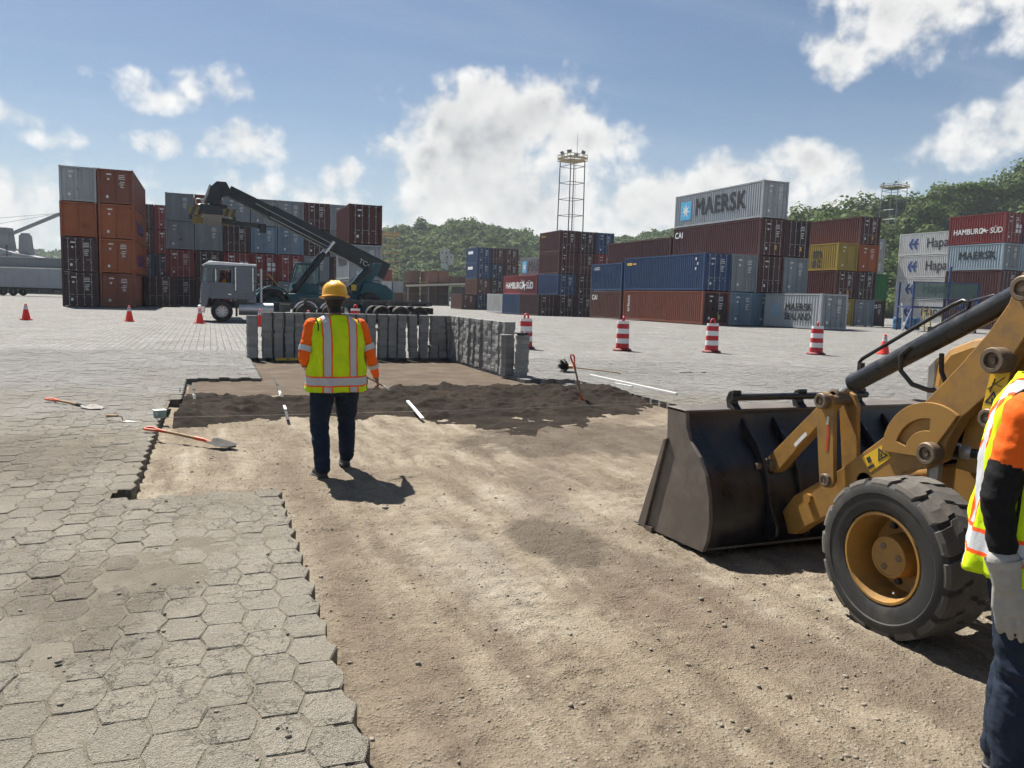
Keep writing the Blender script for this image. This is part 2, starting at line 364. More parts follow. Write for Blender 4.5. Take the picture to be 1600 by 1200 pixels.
def yard_z(X, Y):
    d = X * math.sin(YAW) + Y * math.cos(YAW)
    return -0.5 * sstep(d, 62, 105) * sstep(X, 5, 25) - 0.008
xs = np.unique(np.concatenate([np.linspace(-900, -20, 12), np.linspace(-20, -1, 12), np.arange(-1, 1.2, 0.1), [5.7, 5.8, 5.9, 6.0, 6.7, 6.8, 6.9, 7.0], np.linspace(8, 60, 27), np.linspace(64, 140, 20), np.linspace(160, 1200, 10)]))
ys = np.unique(np.concatenate([np.linspace(-60, 1, 6), np.linspace(2, 6, 5), np.arange(5.8, 21, 0.12), np.linspace(20, 140, 50), np.linspace(160, 1300, 12)]))
pav = link('pavement', grid_mesh('pavement', xs, ys, yard_z, lambda x, y: ~(hole(x, y) | hole(x + 0.16, y) | hole(x - 0.16, y) | hole(x, y + 0.16) | hole(x, y - 0.16))))
pav.data.materials.append(M_sheet); tag(pav, kind='structure')

# pavers: long hexagons with their points to the sides, thickness 0.1
PX, PY, PT = 0.182, 0.262, 0.10
def paver_mesh(seed, lod=0):
    r = random.Random(seed); w1, w2, h = PX / 2 + 0.017, PX / 2 - 0.0185, PY / 2 - 0.0035
    base = [(w1, 0), (w2 + 0.010, h * 0.55), (w2, h), (0, h), (-w2, h), (-w2 - 0.012, h * 0.55), (-w1, 0), (-w2 - 0.012, -h * 0.55), (-w2, -h), (0, -h), (w2, -h), (w2 + 0.012, -h * 0.55)]
    if lod: base = [base[i] for i in (0, 2, 4, 6, 8, 10)]
    j = 0.0065 if lod == 0 else 0.002
    base = [(x + r.uniform(-j, j), y + r.uniform(-j, j)) for x, y in base]
    b = 0.005; n = len(base); mb = MB()
    top = [(x * (1 - b / 0.10), y * (1 - b / 0.14), r.uniform(-0.0015, 0.001)) for x, y in base]
    if lod == 0: mb.loft([[(x, y, -PT) for x, y in base], [(x, y, -b * r.uniform(0.6, 1.8)) for x, y in base], top])
    else: mb.loft([[(x, y, -PT) for x, y in base], [(x, y, 0) for x, y in base]])
    return mb
near_meshes = [paver_mesh(i).mesh('paver', M_paver) for i in range(8)]
def frame_xy(x, y, z=0.0):
    v = Vector((x, y, z - EYE)); dz = v.dot(_fw)
    return (800 + 1202 * v.dot(_R) / dz, 600 - 1202 * v.dot(_U) / dz, dz) if dz > 0.2 else (-9999, 0, 0)
cells = []
for i in range(-82, 146):
    for j in range(4, 96):
        x = 0.50 - PX * 0.5 + i * PX; y = j * PY + (PY / 2 if i % 2 else 0)
        if y > 22 or hole(x + 0.07, y) or hole(x - 0.07, y) or hole(x, y + 0.07) or hole(x, y - 0.07): continue
        px, py, dz = frame_xy(x, y)
        if dz < 1.2 or dz > 21 or not (-90 < px < 1690 and py < 1330): continue
        cells.append((dz, x, y))
cells.sort()
bulk = [[] for _ in range(4)]
lod_src = [paver_mesh(40 + k, 1) for k in range(4)]; lod_near = [paver_mesh(60 + k, 0) for k in range(4)]
VV, FF6, off = [], [], 0
far_b = MB(); mid_b = MB()
for k, (dz, x, y) in enumerate(cells):
    lift = max(-0.0022, random.gauss(0, 0.0020)); tilt = (random.gauss(0, 0.006), random.gauss(0, 0.006), random.gauss(0, 0.014))
    if k < 300:
        o = link('paver', near_meshes[k % 8], pav, (x, y, lift), tilt)
    else:
        src = (lod_near if dz < 9 else lod_src)[k % 4]; dst = mid_b if dz < 9 else far_b
        Mx = Euler(tilt).to_matrix(); p0 = Vector((x, y, lift))
        dst.add([Mx @ Vector(v) + p0 for v in src.v], src.f)
allb = MB(); allb.v = mid_b.v + far_b.v; allb.f = mid_b.f + [tuple(i + len(mid_b.v) for i in f) for f in far_b.f]; allb.mi = [0] * len(allb.f)
tag(allb.build('paver_field', M_paver, pav, fixn=False), 'grey concrete pavers laid tight across the yard', None, None, 'stuff')

def sand_material_(name, c0, c1):
    m, t, b = new_mat(name); geo = t.node('ShaderNodeNewGeometry').outputs['Position']; f = t.noise(geo, 70, 4, 0.7)
    c = t.mix(t.ss(t.noise(geo, 2.2, 6, 0.65), 0.35, 0.68), c0, c1); c = t.mix(t.m('MULTIPLY', t.ss(f, 0.54, 0.68), 0.5), c, (0.075, 0.062, 0.047)); c = t.mix(t.m('MULTIPLY', t.ss(t.voro(geo, 120), 0.0, 0.25, 1, 0), 0.4), c, (0.30, 0.27, 0.22))
    t.put(b.inputs['Base Color'], c); b.inputs['Roughness'].default_value = 1.0; b.inputs['Specular IOR Level'].default_value = 0.1; t.put(b.inputs['Normal'], t.bump(t.m('ADD', f, t.noise(geo, 18, 5, 0.7)), 0.8, 0.012)); return m
# ---- gravel bed of the dug-out strip
def gravel_material():
    m, t, b = new_mat('gravel_base'); geo = t.node('ShaderNodeNewGeometry').outputs['Position']
    big = t.noise(geo, 0.55, 6, 0.6, 0.3); mid = t.noise(geo, 3.2, 6, 0.68); fine = t.noise(geo, 26, 6, 0.75); st = t.voro(geo, 46); st2 = t.m('ADD', 0.25, t.m('MULTIPLY', t.noise(geo, 130, 2, 0.6), 0.5))
    c = t.mix(t.ss(big, 0.35, 0.65), (0.270, 0.218, 0.150), (0.350, 0.298, 0.220))
    stk = t.noise(t.mapping(geo, (2.6, 0.45, 1), (0, 0, -0.12)), 1.5, 6, 0.65)
    c = t.mix(t.m('MULTIPLY', t.ss(stk, 0.45, 0.64), 0.85), c, (0.165, 0.127, 0.088))
    c = t.mix(t.m('MULTIPLY', t.ss(stk, 0.30, 0.45, 1, 0), 0.75), c, (0.43, 0.385, 0.305))
    c = t.mix(t.m('MULTIPLY', t.ss(mid, 0.42, 0.66), 0.6), c, (0.190, 0.148, 0.102))
    c = t.mix(t.m('MULTIPLY', t.ss(fine, 0.5, 0.75), 0.55), c, (0.43, 0.375, 0.285))
    c = t.mix(t.m('MULTIPLY', t.ss(t.noise(geo, 62, 4, 0.7), 0.54, 0.68), t.m('ADD', 0.35, t.m('MULTIPLY', mid, 0.6))), c, (0.095, 0.078, 0.058))
    c = t.mix(t.m('MULTIPLY', t.ss(st, 0.0, 0.33, 1, 0), t.ss(t.noise(geo, 5, 3), 0.48, 0.62)), c, (0.40, 0.37, 0.32))
    c = t.mix(0.22, c, st2, 'OVERLAY')
    sx_ = t.node('ShaderNodeSeparateXYZ'); t.put(sx_.inputs[0], geo)
    def patch(cx, cy, rx, ry, lo=-0.1, hi=0.5):
        a = t.m('DIVIDE', t.m('SUBTRACT', sx_.outputs[0], cx), rx); e = t.m('DIVIDE', t.m('SUBTRACT', sx_.outputs[1], cy), ry)
        q = t.m('SUBTRACT', 1.0, t.m('ADD', t.m('MULTIPLY', a, a), t.m('MULTIPLY', e, e)))
        return t.ss(t.m('ADD', q, t.m('MULTIPLY', t.m('SUBTRACT', t.noise(geo, 3.5, 5, 0.65), 0.5), 2.2)), lo, hi)
    yq = t.m('SUBTRACT', sx_.outputs[1], 4.5); xq = t.m('SUBTRACT', sx_.outputs[0], t.m('MULTIPLY_ADD', t.m('MULTIPLY', yq, yq), 0.115, 2.4)); xq = t.m('DIVIDE', xq, 0.42)
    band = t.ss(t.m('ADD', t.m('SUBTRACT', 1.0, t.m('MULTIPLY', xq, xq)), t.m('MULTIPLY', t.m('SUBTRACT', t.noise(t.mapping(geo, (1.6, 0.6, 1)), 2.2, 6, 0.7), 0.5), 3.6)), -0.3, 1.3)
    c = t.mix(t.m('MULTIPLY', band, 0.62), c, (0.150, 0.114, 0.082))
    edge_ = t.ss(t.m('ADD', t.m('ABSOLUTE', t.m('SUBTRACT', sx_.outputs[0], 0.72)), t.m('MULTIPLY', t.m('SUBTRACT', mid, 0.5), 0.6)), 0.02, 0.34, 1, 0)
    c = t.mix(t.m('MULTIPLY', edge_, 0.5), c, (0.175, 0.132, 0.092))
    c = t.mix(t.m('MULTIPLY', patch(1.55, 4.6, 0.45, 1.5, 0.2, 1.1), 0.4), c, (0.42, 0.385, 0.315))
    # earth pressed into the gravel: one damp clod patch and traces of spilt sand
    c = t.mix(t.m('MULTIPLY', patch(2.25, 4.8, 0.34, 0.62), 0.85), c, (0.125, 0.100, 0.072))
    c = t.mix(t.m('MULTIPLY', patch(2.75, 4.0, 0.35, 0.5, 0.2, 1.0), 0.6), c, (0.135, 0.105, 0.075))
    c = t.mix(t.m('MULTIPLY', patch(1.0, 3.0, 0.3, 0.9, 0.3, 1.2), 0.5), c, (0.165, 0.125, 0.085))
    c = t.mix(t.m('MULTIPLY', patch(1.9, 7.1, 0.9, 0.30), 0.40), c, (0.170, 0.130, 0.092))
    c = t.mix(t.m('MULTIPLY', patch(4.4, 8.4, 2.0, 1.1), 0.7), c, (0.085, 0.064, 0.046))
    c = t.mix(t.m('MULTIPLY', patch(2.6, 3.4, 0.55, 0.75), 0.35), c, (0.200, 0.150, 0.105))
    hv = t.node('ShaderNodeHueSaturation'); hv.inputs['Value'].default_value = 0.93; hv.inputs['Saturation'].default_value = 0.93; t.put(hv.inputs['Color'], c); t.put(b.inputs['Base Color'], hv.outputs[0]); b.inputs['Roughness'].default_value = 0.95; b.inputs['Specular IOR Level'].default_value = 0.2
    h = t.m('ADD', t.m('MULTIPLY', fine, 1.0), t.m('ADD', t.m('MULTIPLY', t.ss(st, 0, 0.5, 1, 0), 0.35), t.m('MULTIPLY', t.noise(geo, 90, 3, 0.7), 0.5)))
    t.put(b.inputs['Normal'], t.bump(h, 1.0, 0.022))
    return m
M_gravel = gravel_material()
def bed_z(X, Y):
    z = -0.104 + (fbm(X * 0.7, Y * 0.7, 3, 3) - 0.5) * 0.05 + (fbm(X * 5, Y * 5, 4, 9, 0.6) - 0.5) * 0.050 + (fbm(X * 22, Y * 22, 3, 21, 0.65) - 0.5) * 0.020
    clod = np.clip(1 - ((X - 2.2) / 0.3) ** 2 - ((Y - 4.75) / 0.5) ** 2, 0, 1)
    z += clod * 0.018 * (0.4 + fbm(X * 9, Y * 9, 3, 31))
    for cx, cy, hw, ang in ((1.7, 0, 0.16, 0.02), (3.0, 0, 0.2, -0.03)):       # shallow tyre ruts
        d = np.abs(X - cx - Y * ang); z += -0.010 * np.exp(-(d / hw) ** 2) + 0.006 * np.exp(-((d - 0.3) / 0.1) ** 2)
    for cx, sl in ((1.62, 0.035), (3.42, -0.02)):                                   # worn chevrons left by the loader's tyres
        dx = X - cx - (Y - 4) * sl; m_ = sstep(0.17 - np.abs(dx), 0, 0.04) * sstep(fbm(X * 0.9, Y * 0.9, 2, 13), 0.42, 0.6)
        z += m_ * (0.0055 * np.sign(np.sin(2 * np.pi * (Y * 6.2 + np.abs(dx) * 3.2))) - 0.008)
    for fx, fy, a_ in ((0.95, 6.55, 0.1), (1.22, 6.1, -0.1), (1.0, 5.55, 0.15), (1.3, 5.0, 0.0), (1.08, 4.45, 0.1), (1.36, 3.9, -0.1), (2.1, 8.1, 0.6), (2.4, 8.5, 0.5), (1.75, 7.75, 0.7), (2.95, 6.6, -0.8), (2.6, 6.9, -0.8), (3.3, 6.25, -0.8)):
        u = (X - fx) * np.cos(a_) + (Y - fy) * np.sin(a_); v = -(X - fx) * np.sin(a_) + (Y - fy) * np.cos(a_); q = (u / 0.055) ** 2 + (v / 0.145) ** 2
        z += -0.011 * (1 - sstep(q, 0.6, 1.1)) + 0.006 * np.exp(-((q - 1.5) / 0.5) ** 2)
    return np.minimum(z, -0.035)
bx_ = np.concatenate([np.arange(-1.2, 4.2, 0.026), np.arange(4.2, 9, 0.06), np.linspace(9, 40, 60)])
by_ = np.concatenate([np.arange(-3, 1.6, 0.2), np.arange(1.6, 6, 0.02), np.arange(6, 11.5, 0.04), np.arange(11.5, 20.4, 0.15)])
bed = link('gravel_base', grid_mesh('gravel_base', bx_, by_, bed_z, lambda x, y: hole(x, y) | hole(x + 0.45, y) | hole(x - 0.4, y) | hole(x, y - 0.4)))
bed.data.materials.append(M_gravel); tag(bed, kind='structure')

# loose stones lying on the gravel and along the pavers
ico = bmesh.new(); bmesh.ops.create_icosphere(ico, subdivisions=1, radius=1.0); IV = np.array([v.co[:] for v in ico.verts]); IF = np.array([[v.index for v in f.verts] for f in ico.faces]); ico.free()
def stones(name, n, sampler, smin, smax, mat, label):
    V, F = [], []
    for k in range(n):
        x, y, z = sampler(); s = smin + (smax - smin) * random.random() ** 3.2
        P = IV * (1 + (rng.random((len(IV), 1)) - 0.5) * 0.7) * np.array([s * random.uniform(0.8, 1.5), s * random.uniform(0.7, 1.2), s * random.uniform(0.4, 0.8)])
        a = random.random() * 6.28; ca, sa = math.cos(a), math.sin(a)
        P = P @ np.array([[ca, sa, 0], [-sa, ca, 0], [0, 0, 1]]) + np.array([x, y, z + s * 0.2])
        F.append(IF + len(V) * len(IV)); V.append(P)
    o = link(name, np_mesh(name, np.concatenate(V), np.concatenate(F), False)); o.data.materials.append(mat); tag(o, label, name, None, 'stuff'); return o
def smp_gravel():
    while True:
        y = 1.7 + 9 * random.random() ** 1.7; x = random.uniform(0.4, 6.5)
        if y > 6.5 and random.random() < 0.3: x = random.uniform(-0.5, 1)
        if hole(x - 0.03, y): return x, y, float(bed_z(np.array(x), np.array(y)))
M_stone = paint('pebble', (0.27, 0.235, 0.185), 0.9, dirt=0.6, dirtcol=(0.17, 0.14, 0.105), scale=9, var=0.4)
stones('gravel', 5200, smp_gravel, 0.0022, 0.013, M_stone, 'loose pebbles scattered over the bare gravel strip')
def smp_pav():
    while True:
        y = 2 + 8 * random.random() ** 1.5; x = random.uniform(-4.5, 0.45)
        if not hole(x, y): return x, y, 0.0
M_crumb = paint('crumb', (0.15, 0.13, 0.11), 0.95, dirt=0.5, dirtcol=(0.26, 0.22, 0.18), scale=9, var=0.4)
stones('crumbs', 900, smp_pav, 0.002, 0.013, M_crumb, 'dark crumbs of stone scattered on the pavers')

# dust and earth trodden over the pavers: fills joints and lies in low drifts
def dust_z(X, Y):
    n = fbm(X * 0.9 + Y * 0.35, Y * 0.55 - X * 0.2, 4, 91, 0.55); st = fbm(X * 3.2 + Y * 1.1, Y * 1.2 - X * 0.7, 4, 95, 0.6)
    m = np.maximum(np.exp(-((X + 0.62) / 0.75) ** 2 - ((Y - 4.3) / 1.1) ** 2), np.exp(-((X + 1.9) / 1.2) ** 2 - ((Y - 8.3) / 1.6) ** 2) * 0.8)
    return -0.0068 + 0.0052 * sstep(n, 0.42, 0.70) + 0.0085 * m * sstep(st, 0.38, 0.72) + (fbm(X * 12, Y * 12, 4, 97, 0.7) - 0.5) * 0.0105
du = link('trodden_dust', grid_mesh('trodden_dust', np.arange(-5.2, 0.42, 0.03), np.concatenate([np.arange(1.9, 7, 0.028), np.arange(7, 12, 0.05)]), dust_z, lambda x, y: ~(hole(x + 0.1, y) | hole(x, y + 0.1) | hole(x, y - 0.1))))
du.data.materials.append(sand_material_('dust', (0.138, 0.122, 0.096), (0.188, 0.170, 0.137))); tag(du, 'grey brown dust and earth trodden over the near pavers', 'dust', None, 'stuff')

# ---- dark bedding sand: a ragged ridge, and the strip already levelled behind it
def sand_material(name, c0, c1, bscale):
    m, t, b = new_mat(name); geo = t.node('ShaderNodeNewGeometry').outputs['Position']
    n = t.noise(geo, 1.6, 6, 0.62); f = t.noise(geo, 60, 4, 0.7)
    c = t.mix(t.ss(n, 0.35, 0.68), c0, c1); c = t.mix(t.m('MULTIPLY', t.ss(f, 0.5, 0.75), 0.3), c, tuple(min(1, v * 1.7) for v in c1))
    t.put(b.inputs['Base Color'], c); b.inputs['Roughness'].default_value = 1.0; b.inputs['Specular IOR Level'].default_value = 0.1
    t.put(b.inputs['Normal'], t.bump(t.m('ADD', f, t.m('MULTIPLY', t.noise(geo, 9, 5, 0.7), bscale)), 0.6, 0.012)); return m
M_sand = sand_material('bedding_sand', (0.018, 0.0142, 0.0112), (0.036, 0.028, 0.0215), 1.8)
M_level = sand_material('levelled_sand', (0.088, 0.069, 0.052), (0.125, 0.100, 0.077), 0.2)
_fx = [-0.6, -0.47, 0.0, 0.5, 1.0, 1.9, 2.6, 2.85, 3.3, 3.7, 4.3, 5.4, 6.2, 6.9]
_fy = [10.0, 10.05, 9.95, 10.15, 10.4, 10.5, 10.35, 9.6, 8.75, 8.5, 8.6, 9.3, 9.9, 10.3]
def sand_z(X, Y):
    fr = np.interp(X, _fx, _fy) + (fbm(X * 2.2, Y * 0.6, 3, 41) - 0.5) * 0.9
    bk = 13.35 + (fbm(X * 1.1, Y * 0.4, 3, 47) - 0.5) * 1.2 + 0.35 * sstep(X, 2.4, 3.8)
    e = np.minimum(sstep(Y, fr - 0.1, fr + 0.9), 1 - sstep(Y, bk - 0.9, bk + 0.1))
    ridge = 0.075 + 0.11 * np.exp(-((Y - 12.3) / 0.8) ** 2) * sstep(X, 1.0, 3.0) + 0.05 * np.exp(-((X - 1.6) / 0.8) ** 2 - ((Y - 11.2) / 0.7) ** 2)
    thin = 1 - 0.62 * sstep(X, 2.6, 3.4) * (1 - sstep(Y, 9.6, 10.9))
    lump = (fbm(X * 2.3, Y * 2.3, 4, 51, 0.6) - 0.5) * 0.20 + np.abs(fbm(X * 4.2, Y * 4.2, 3, 57) - 0.5) * 0.20
    return -0.150 + e * (0.035 + ridge * thin + lump * thin * 0.85) + e * (fbm(X * 14, Y * 14, 2, 61) - 0.5) * 0.016
sd = link('bedding_sand', grid_mesh('bedding_sand', np.arange(-0.75, 6.95, 0.03), np.arange(7.8, 14.4, 0.03), sand_z, lambda x, y: hole(x - 0.04, y) & hole(x + 0.04, y) & hole(x, y + 0.1)))
sd.data.materials.append(M_sand); tag(sd, 'dark damp bedding sand heaped in a ragged ridge across the dug strip', 'sand', None, 'stuff')
def lvl_z(X, Y): return -0.062 + (fbm(X * 1.5, Y * 1.5, 3, 71) - 0.5) * 0.016 - 0.07 * (1 - sstep(Y, 12.6, 13.1)) - 0.012 * np.exp(-((X - 4.7 + (Y - 13) * 0.06) / 0.035) ** 2) - 0.012 * np.exp(-((X - 1.12) / 0.04) ** 2)
ls = link('levelled_sand', grid_mesh('levelled_sand', np.arange(-0.7, 6.0, 0.035), np.arange(12.5, 19.5, 0.07), lvl_z, lambda x, y: hole(x - 0.03, y - 0.1)))
ls.data.materials.append(M_level); tag(ls, kind='structure')
# ------------------------------------------------------------------ shipping containers
CW = 2.438
CCOL = dict(
    maroon=(0.105, 0.022, 0.022), dark_maroon=(0.060, 0.016, 0.020), red=(0.29, 0.028, 0.030), rust=(0.30, 0.085, 0.045), orange=(0.36, 0.090, 0.022),
    grey=(0.27, 0.30, 0.32), light_grey=(0.42, 0.45, 0.47), blue_grey=(0.17, 0.26, 0.35), blue=(0.030, 0.085, 0.22), navy=(0.018, 0.035, 0.095),
    white=(0.62, 0.63, 0.62), yellow=(0.42, 0.29, 0.045), green=(0.015, 0.22, 0.055), brown=(0.17, 0.070, 0.050), pale_blue=(0.33, 0.42, 0.48))
CCOL = {k: tuple(x * (0.66 if max(v) < 0.32 else 0.80) for x in v) for k, v in CCOL.items()}
CMAT = {k: paint('container_' + k, v, 0.55, dirt=0.62, dirtcol=tuple(x * 0.45 + 0.04 for x in v), scale=0.8, streak=True, var=0.22) for k, v in CCOL.items()}
M_steel = paint('galvanised', (0.38, 0.38, 0.37), 0.45, 0.6, dirt=0.4, scale=6)
M_cast = paint('corner_casting', (0.10, 0.09, 0.085), 0.7, dirt=0.6, scale=5)
M_mark = paint('white_marking', (0.72, 0.72, 0.70), 0.6, dirt=0.25, scale=5)
M_yplate = paint('yellow_plate', (0.62, 0.40, 0.04), 0.6, dirt=0.3, scale=6)
M_ink = paint('dark_lettering', (0.018, 0.022, 0.030), 0.6, dirt=0.2, scale=2)
M_inkw = paint('white_lettering', (0.74, 0.75, 0.74), 0.6, dirt=0.2, scale=2)
M_inkb = paint('blue_lettering', (0.012, 0.045, 0.20), 0.6, dirt=0.15, scale=2)
M_sky_blue = paint('light_blue_lettering', (0.09, 0.42, 0.68), 0.6, dirt=0.15, scale=2)

def corr(L, H, pitch=0.278, dep=0.036):
    """corrugated panel in the local YZ plane, ridges at x = 0, valleys at x = +dep"""
    n = int(round(L / pitch)); p = L / n; prof = []
    for k in range(n):
        y = -L / 2 + k * p; prof += [(y, 0), (y + p * 0.26, 0), (y + p * 0.5, dep), (y + p * 0.76, dep)]
    prof.append((L / 2, 0)); V = [(x, y, -H / 2) for y, x in prof] + [(x, y, H / 2) for y, x in prof]; k = len(prof)
    mb = MB(); mb.add(V, [(i + 1, i, k + i, k + i + 1) for i in range(k - 1)]); return mb
_cm = {}
def cmesh(L, H):
    if (L, H) in _cm: return _cm[(L, H)]
    d = {}; hw = CW / 2
    f = MB()
    for sx_ in (-1, 1):
        for sy_ in (-1, 1): f.box((sx_ * (hw - 0.08), sy_ * (L / 2 - 0.08), H / 2), (0.158, 0.158, H - 0.236))
        f.box((sx_ * (hw - 0.05), 0, 0.125), (0.09, L - 0.36, 0.15)); f.box((sx_ * (hw - 0.045), 0, H - 0.075), (0.08, L - 0.36, 0.11))
    for sy_ in (-1, 1): f.box((0, sy_ * (L / 2 - 0.065), 0.125), (CW - 0.36, 0.11, 0.15)); f.box((0, sy_ * (L / 2 - 0.065), H - 0.085), (CW - 0.36, 0.11, 0.13))
    c = f
    for sx_ in (-1, 1):
        for sy_ in (-1, 1):
            for z in (0.059, H - 0.059): c.box((sx_ * (hw - 0.081), sy_ * (L / 2 - 0.089), z), (0.168, 0.184, 0.118))
    d['frame'] = f.mesh('frame', None)
    d['side'] = corr(L - 0.31, H - 0.32).mesh('side_panel', None, fixn=False)
    d['end'] = corr(CW - 0.31, H - 0.36).mesh('end_panel', None, fixn=False)
    r = MB(); r.box((0, 0, H - 0.04), (CW - 0.13, L - 0.24, 0.03)); r.box((0, 0, 0.15), (CW - 0.2, L - 0.26, 0.03)); d['roof'] = r.mesh('roof_panel', None)
    # door leaf, hinged side at -x; faces -Y
    dw, dh = (CW - 0.34) / 2, H - 0.34
    D = MB(); D.box((0, 0.03, 0), (dw - 0.012, 0.04, dh))
    for z in (-dh / 2 + 0.09, -dh / 6, dh / 6, dh / 2 - 0.09): D.box((0, 0.003, z), (dw - 0.10, 0.026, 0.10))
    D.box((-dw / 2 + 0.05, 0.003, 0), (0.085, 0.026, dh - 0.004)); D.box((dw / 2 - 0.05, 0.003, 0), (0.085, 0.026, dh - 0.004))
    for z in (-dh * 0.4, -dh * 0.14, dh * 0.14, dh * 0.4): D.box((-dw / 2 + 0.03, -0.018, z), (0.15, 0.02, 0.07))
    d['door'] = D.mesh('door', None)
    K = MB(); K.cyl((0, -0.035, -dh / 2 - 0.06), (0, -0.035, dh / 2 + 0.06), 0.019, n=6)
    for z in (-dh / 2 - 0.03, -dh * 0.25, dh * 0.25, dh / 2 + 0.03): K.box((0, -0.024, z), (0.11, 0.03, 0.07))
    K.box((0.16, -0.045, -dh * 0.17), (0.36, 0.014, 0.035))
    d['rod'] = K.mesh('lock_rod', None)
    P = MB(); rr = random.Random(5)
    for k in range(7): P.box((0.08 + rr.uniform(-0.03, 0.03), -0.0145, dh * 0.38 - k * 0.13 - (0.1 if k > 2 else 0)), (rr.uniform(0.18, 0.46), 0.004, 0.05))
    d['marks'] = P.mesh('marking', M_mark)
    Q = MB(); Q.box((-0.1, -0.0145, dh * 0.40), (0.34, 0.004, 0.09)); Q.box((-0.05, -0.0145, dh * 0.24), (0.14, 0.004, 0.14)); Q.box((0.05, -0.0145, -dh * 0.34), (0.16, 0.004, 0.2)); d['marks2'] = Q.mesh('marking', M_mark)
    Y = MB(); Y.box((0.2, -0.0145, -dh * 0.30), (0.22, 0.004, 0.34)); d['plate'] = Y.mesh('warning_plate', M_yplate)
    _cm[(L, H)] = d; return d

def text_mesh(txt, size, bold=0.0, sx=1.0, shear=0.0, space=1.0):
    """lettering as one mesh; bold strokes come from copies shifted sideways, each a hair further out"""
    cu = bpy.data.curves.new('lettering', 'FONT'); cu.body = txt; cu.size = size; cu.extrude = 0.0; cu.shear = shear
    cu.align_x = 'LEFT'; cu.align_y = 'CENTER'; cu.space_character = space * (1.08 if bold > 0.01 else 1.0); cu.resolution_u = 3
    o = bpy.data.objects.new('lettering', cu); COL.objects.link(o); bpy.context.view_layer.update()
    me = bpy.data.meshes.new_from_object(o.evaluated_get(bpy.context.evaluated_depsgraph_get())); bpy.data.objects.remove(o); bpy.data.curves.remove(cu)
    V = [v.co[:] for v in me.vertices]; F = [tuple(p.vertices) for p in me.polygons]; bpy.data.meshes.remove(me); mb = MB(); k = 5 if bold > 0.003 else 1; b = size * 0.035 if bold > 0.01 else size * 0.018
    for i in range(k):
        dx = (i - (k - 1) / 2) * b * 2 / max(k - 1, 1); dy = b * 0.6 * (0 if k == 1 else (-1, 1, 0, 1, -1)[i]); mb.add([(x * sx + dx, y + dy, 0.002 + 0.0016 * i) for x, y, z in V], F)
    return mb.mesh('lettering', None, fixn=False)
_tm = {}
def side_text(root, txt, y_left, z, size, mat, bold=0.0, sx=1.0, side=-1, name='lettering', space=1.0, vertical=False, shear=0.0):
    """lettering on a long side; y_left counts metres from the reader's left end of the side"""
    key = (txt, size, bold, sx, space, shear)
    if key not in _tm: _tm[key] = text_mesh(txt, size, bold, sx, shear, space)
    L = root['len']; o = link(name, _tm[key].copy() if _tm[key].users else _tm[key], root)
    y = (L / 2 - y_left) if side < 0 else (-L / 2 + y_left)
    o.location = (side * (CW / 2 + 0.002), y, z)
    Mx = Matrix(((0, 0, side), (side, 0, 0), (0, 1, 0)))        # text x -> along the side, y -> up, normal -> out
    if vertical: Mx = Mx @ Matrix.Rotation(R_(90), 3, 'Z')
    o.rotation_euler = Mx.to_euler(); o.data.materials.clear(); o.data.materials.append(mat); return o
def side_shape(root, polys, y_left, z, mat, name, out=0.0, side=-1):
    mb = MB(); L = root['len']; x = side * (CW / 2 + 0.002 + out)
    for p in polys:
        P = [((L / 2 - y_left - u) if side < 0 else (-L / 2 + y_left + u), z + v) for u, v in p]; mb.prism(P, x, x + side * 0.003)
    return mb.build(name, mat, root)
def star_logo(root, y_left, z, s=1.0):
    side_shape(root, [[(-0.62 * s, -0.62 * s), (0.62 * s, -0.62 * s), (0.62 * s, 0.62 * s), (-0.62 * s, 0.62 * s)]], y_left, z, M_sky_blue, 'emblem_field')
    st = []
    for k in range(14):
        a = math.pi / 2 + k * math.pi / 7; r = (0.52 if k % 2 == 0 else 0.17) * s; st.append((r * math.cos(a), r * math.sin(a)))
    side_shape(root, [st], y_left, z, M_inkw, 'emblem_star', 0.004)
def arrow_logo(root, y_left, z, s=1.0):
    def arr(dx): return [(dx, 0), (dx + 0.42, 0.62), (dx + 0.72, 0.62), (dx + 0.42, 0.12), (dx + 0.80, 0.12), (dx + 0.72, -0.05), (dx + 0.40, -0.05), (dx + 0.66, -0.55), (dx + 0.36, -0.55)]
    side_shape(root, [[(u * s, v * s) for u, v in arr(0)], [(u * s, v * s) for u, v in arr(0.62)]], y_left, z, M_inkb, 'emblem')

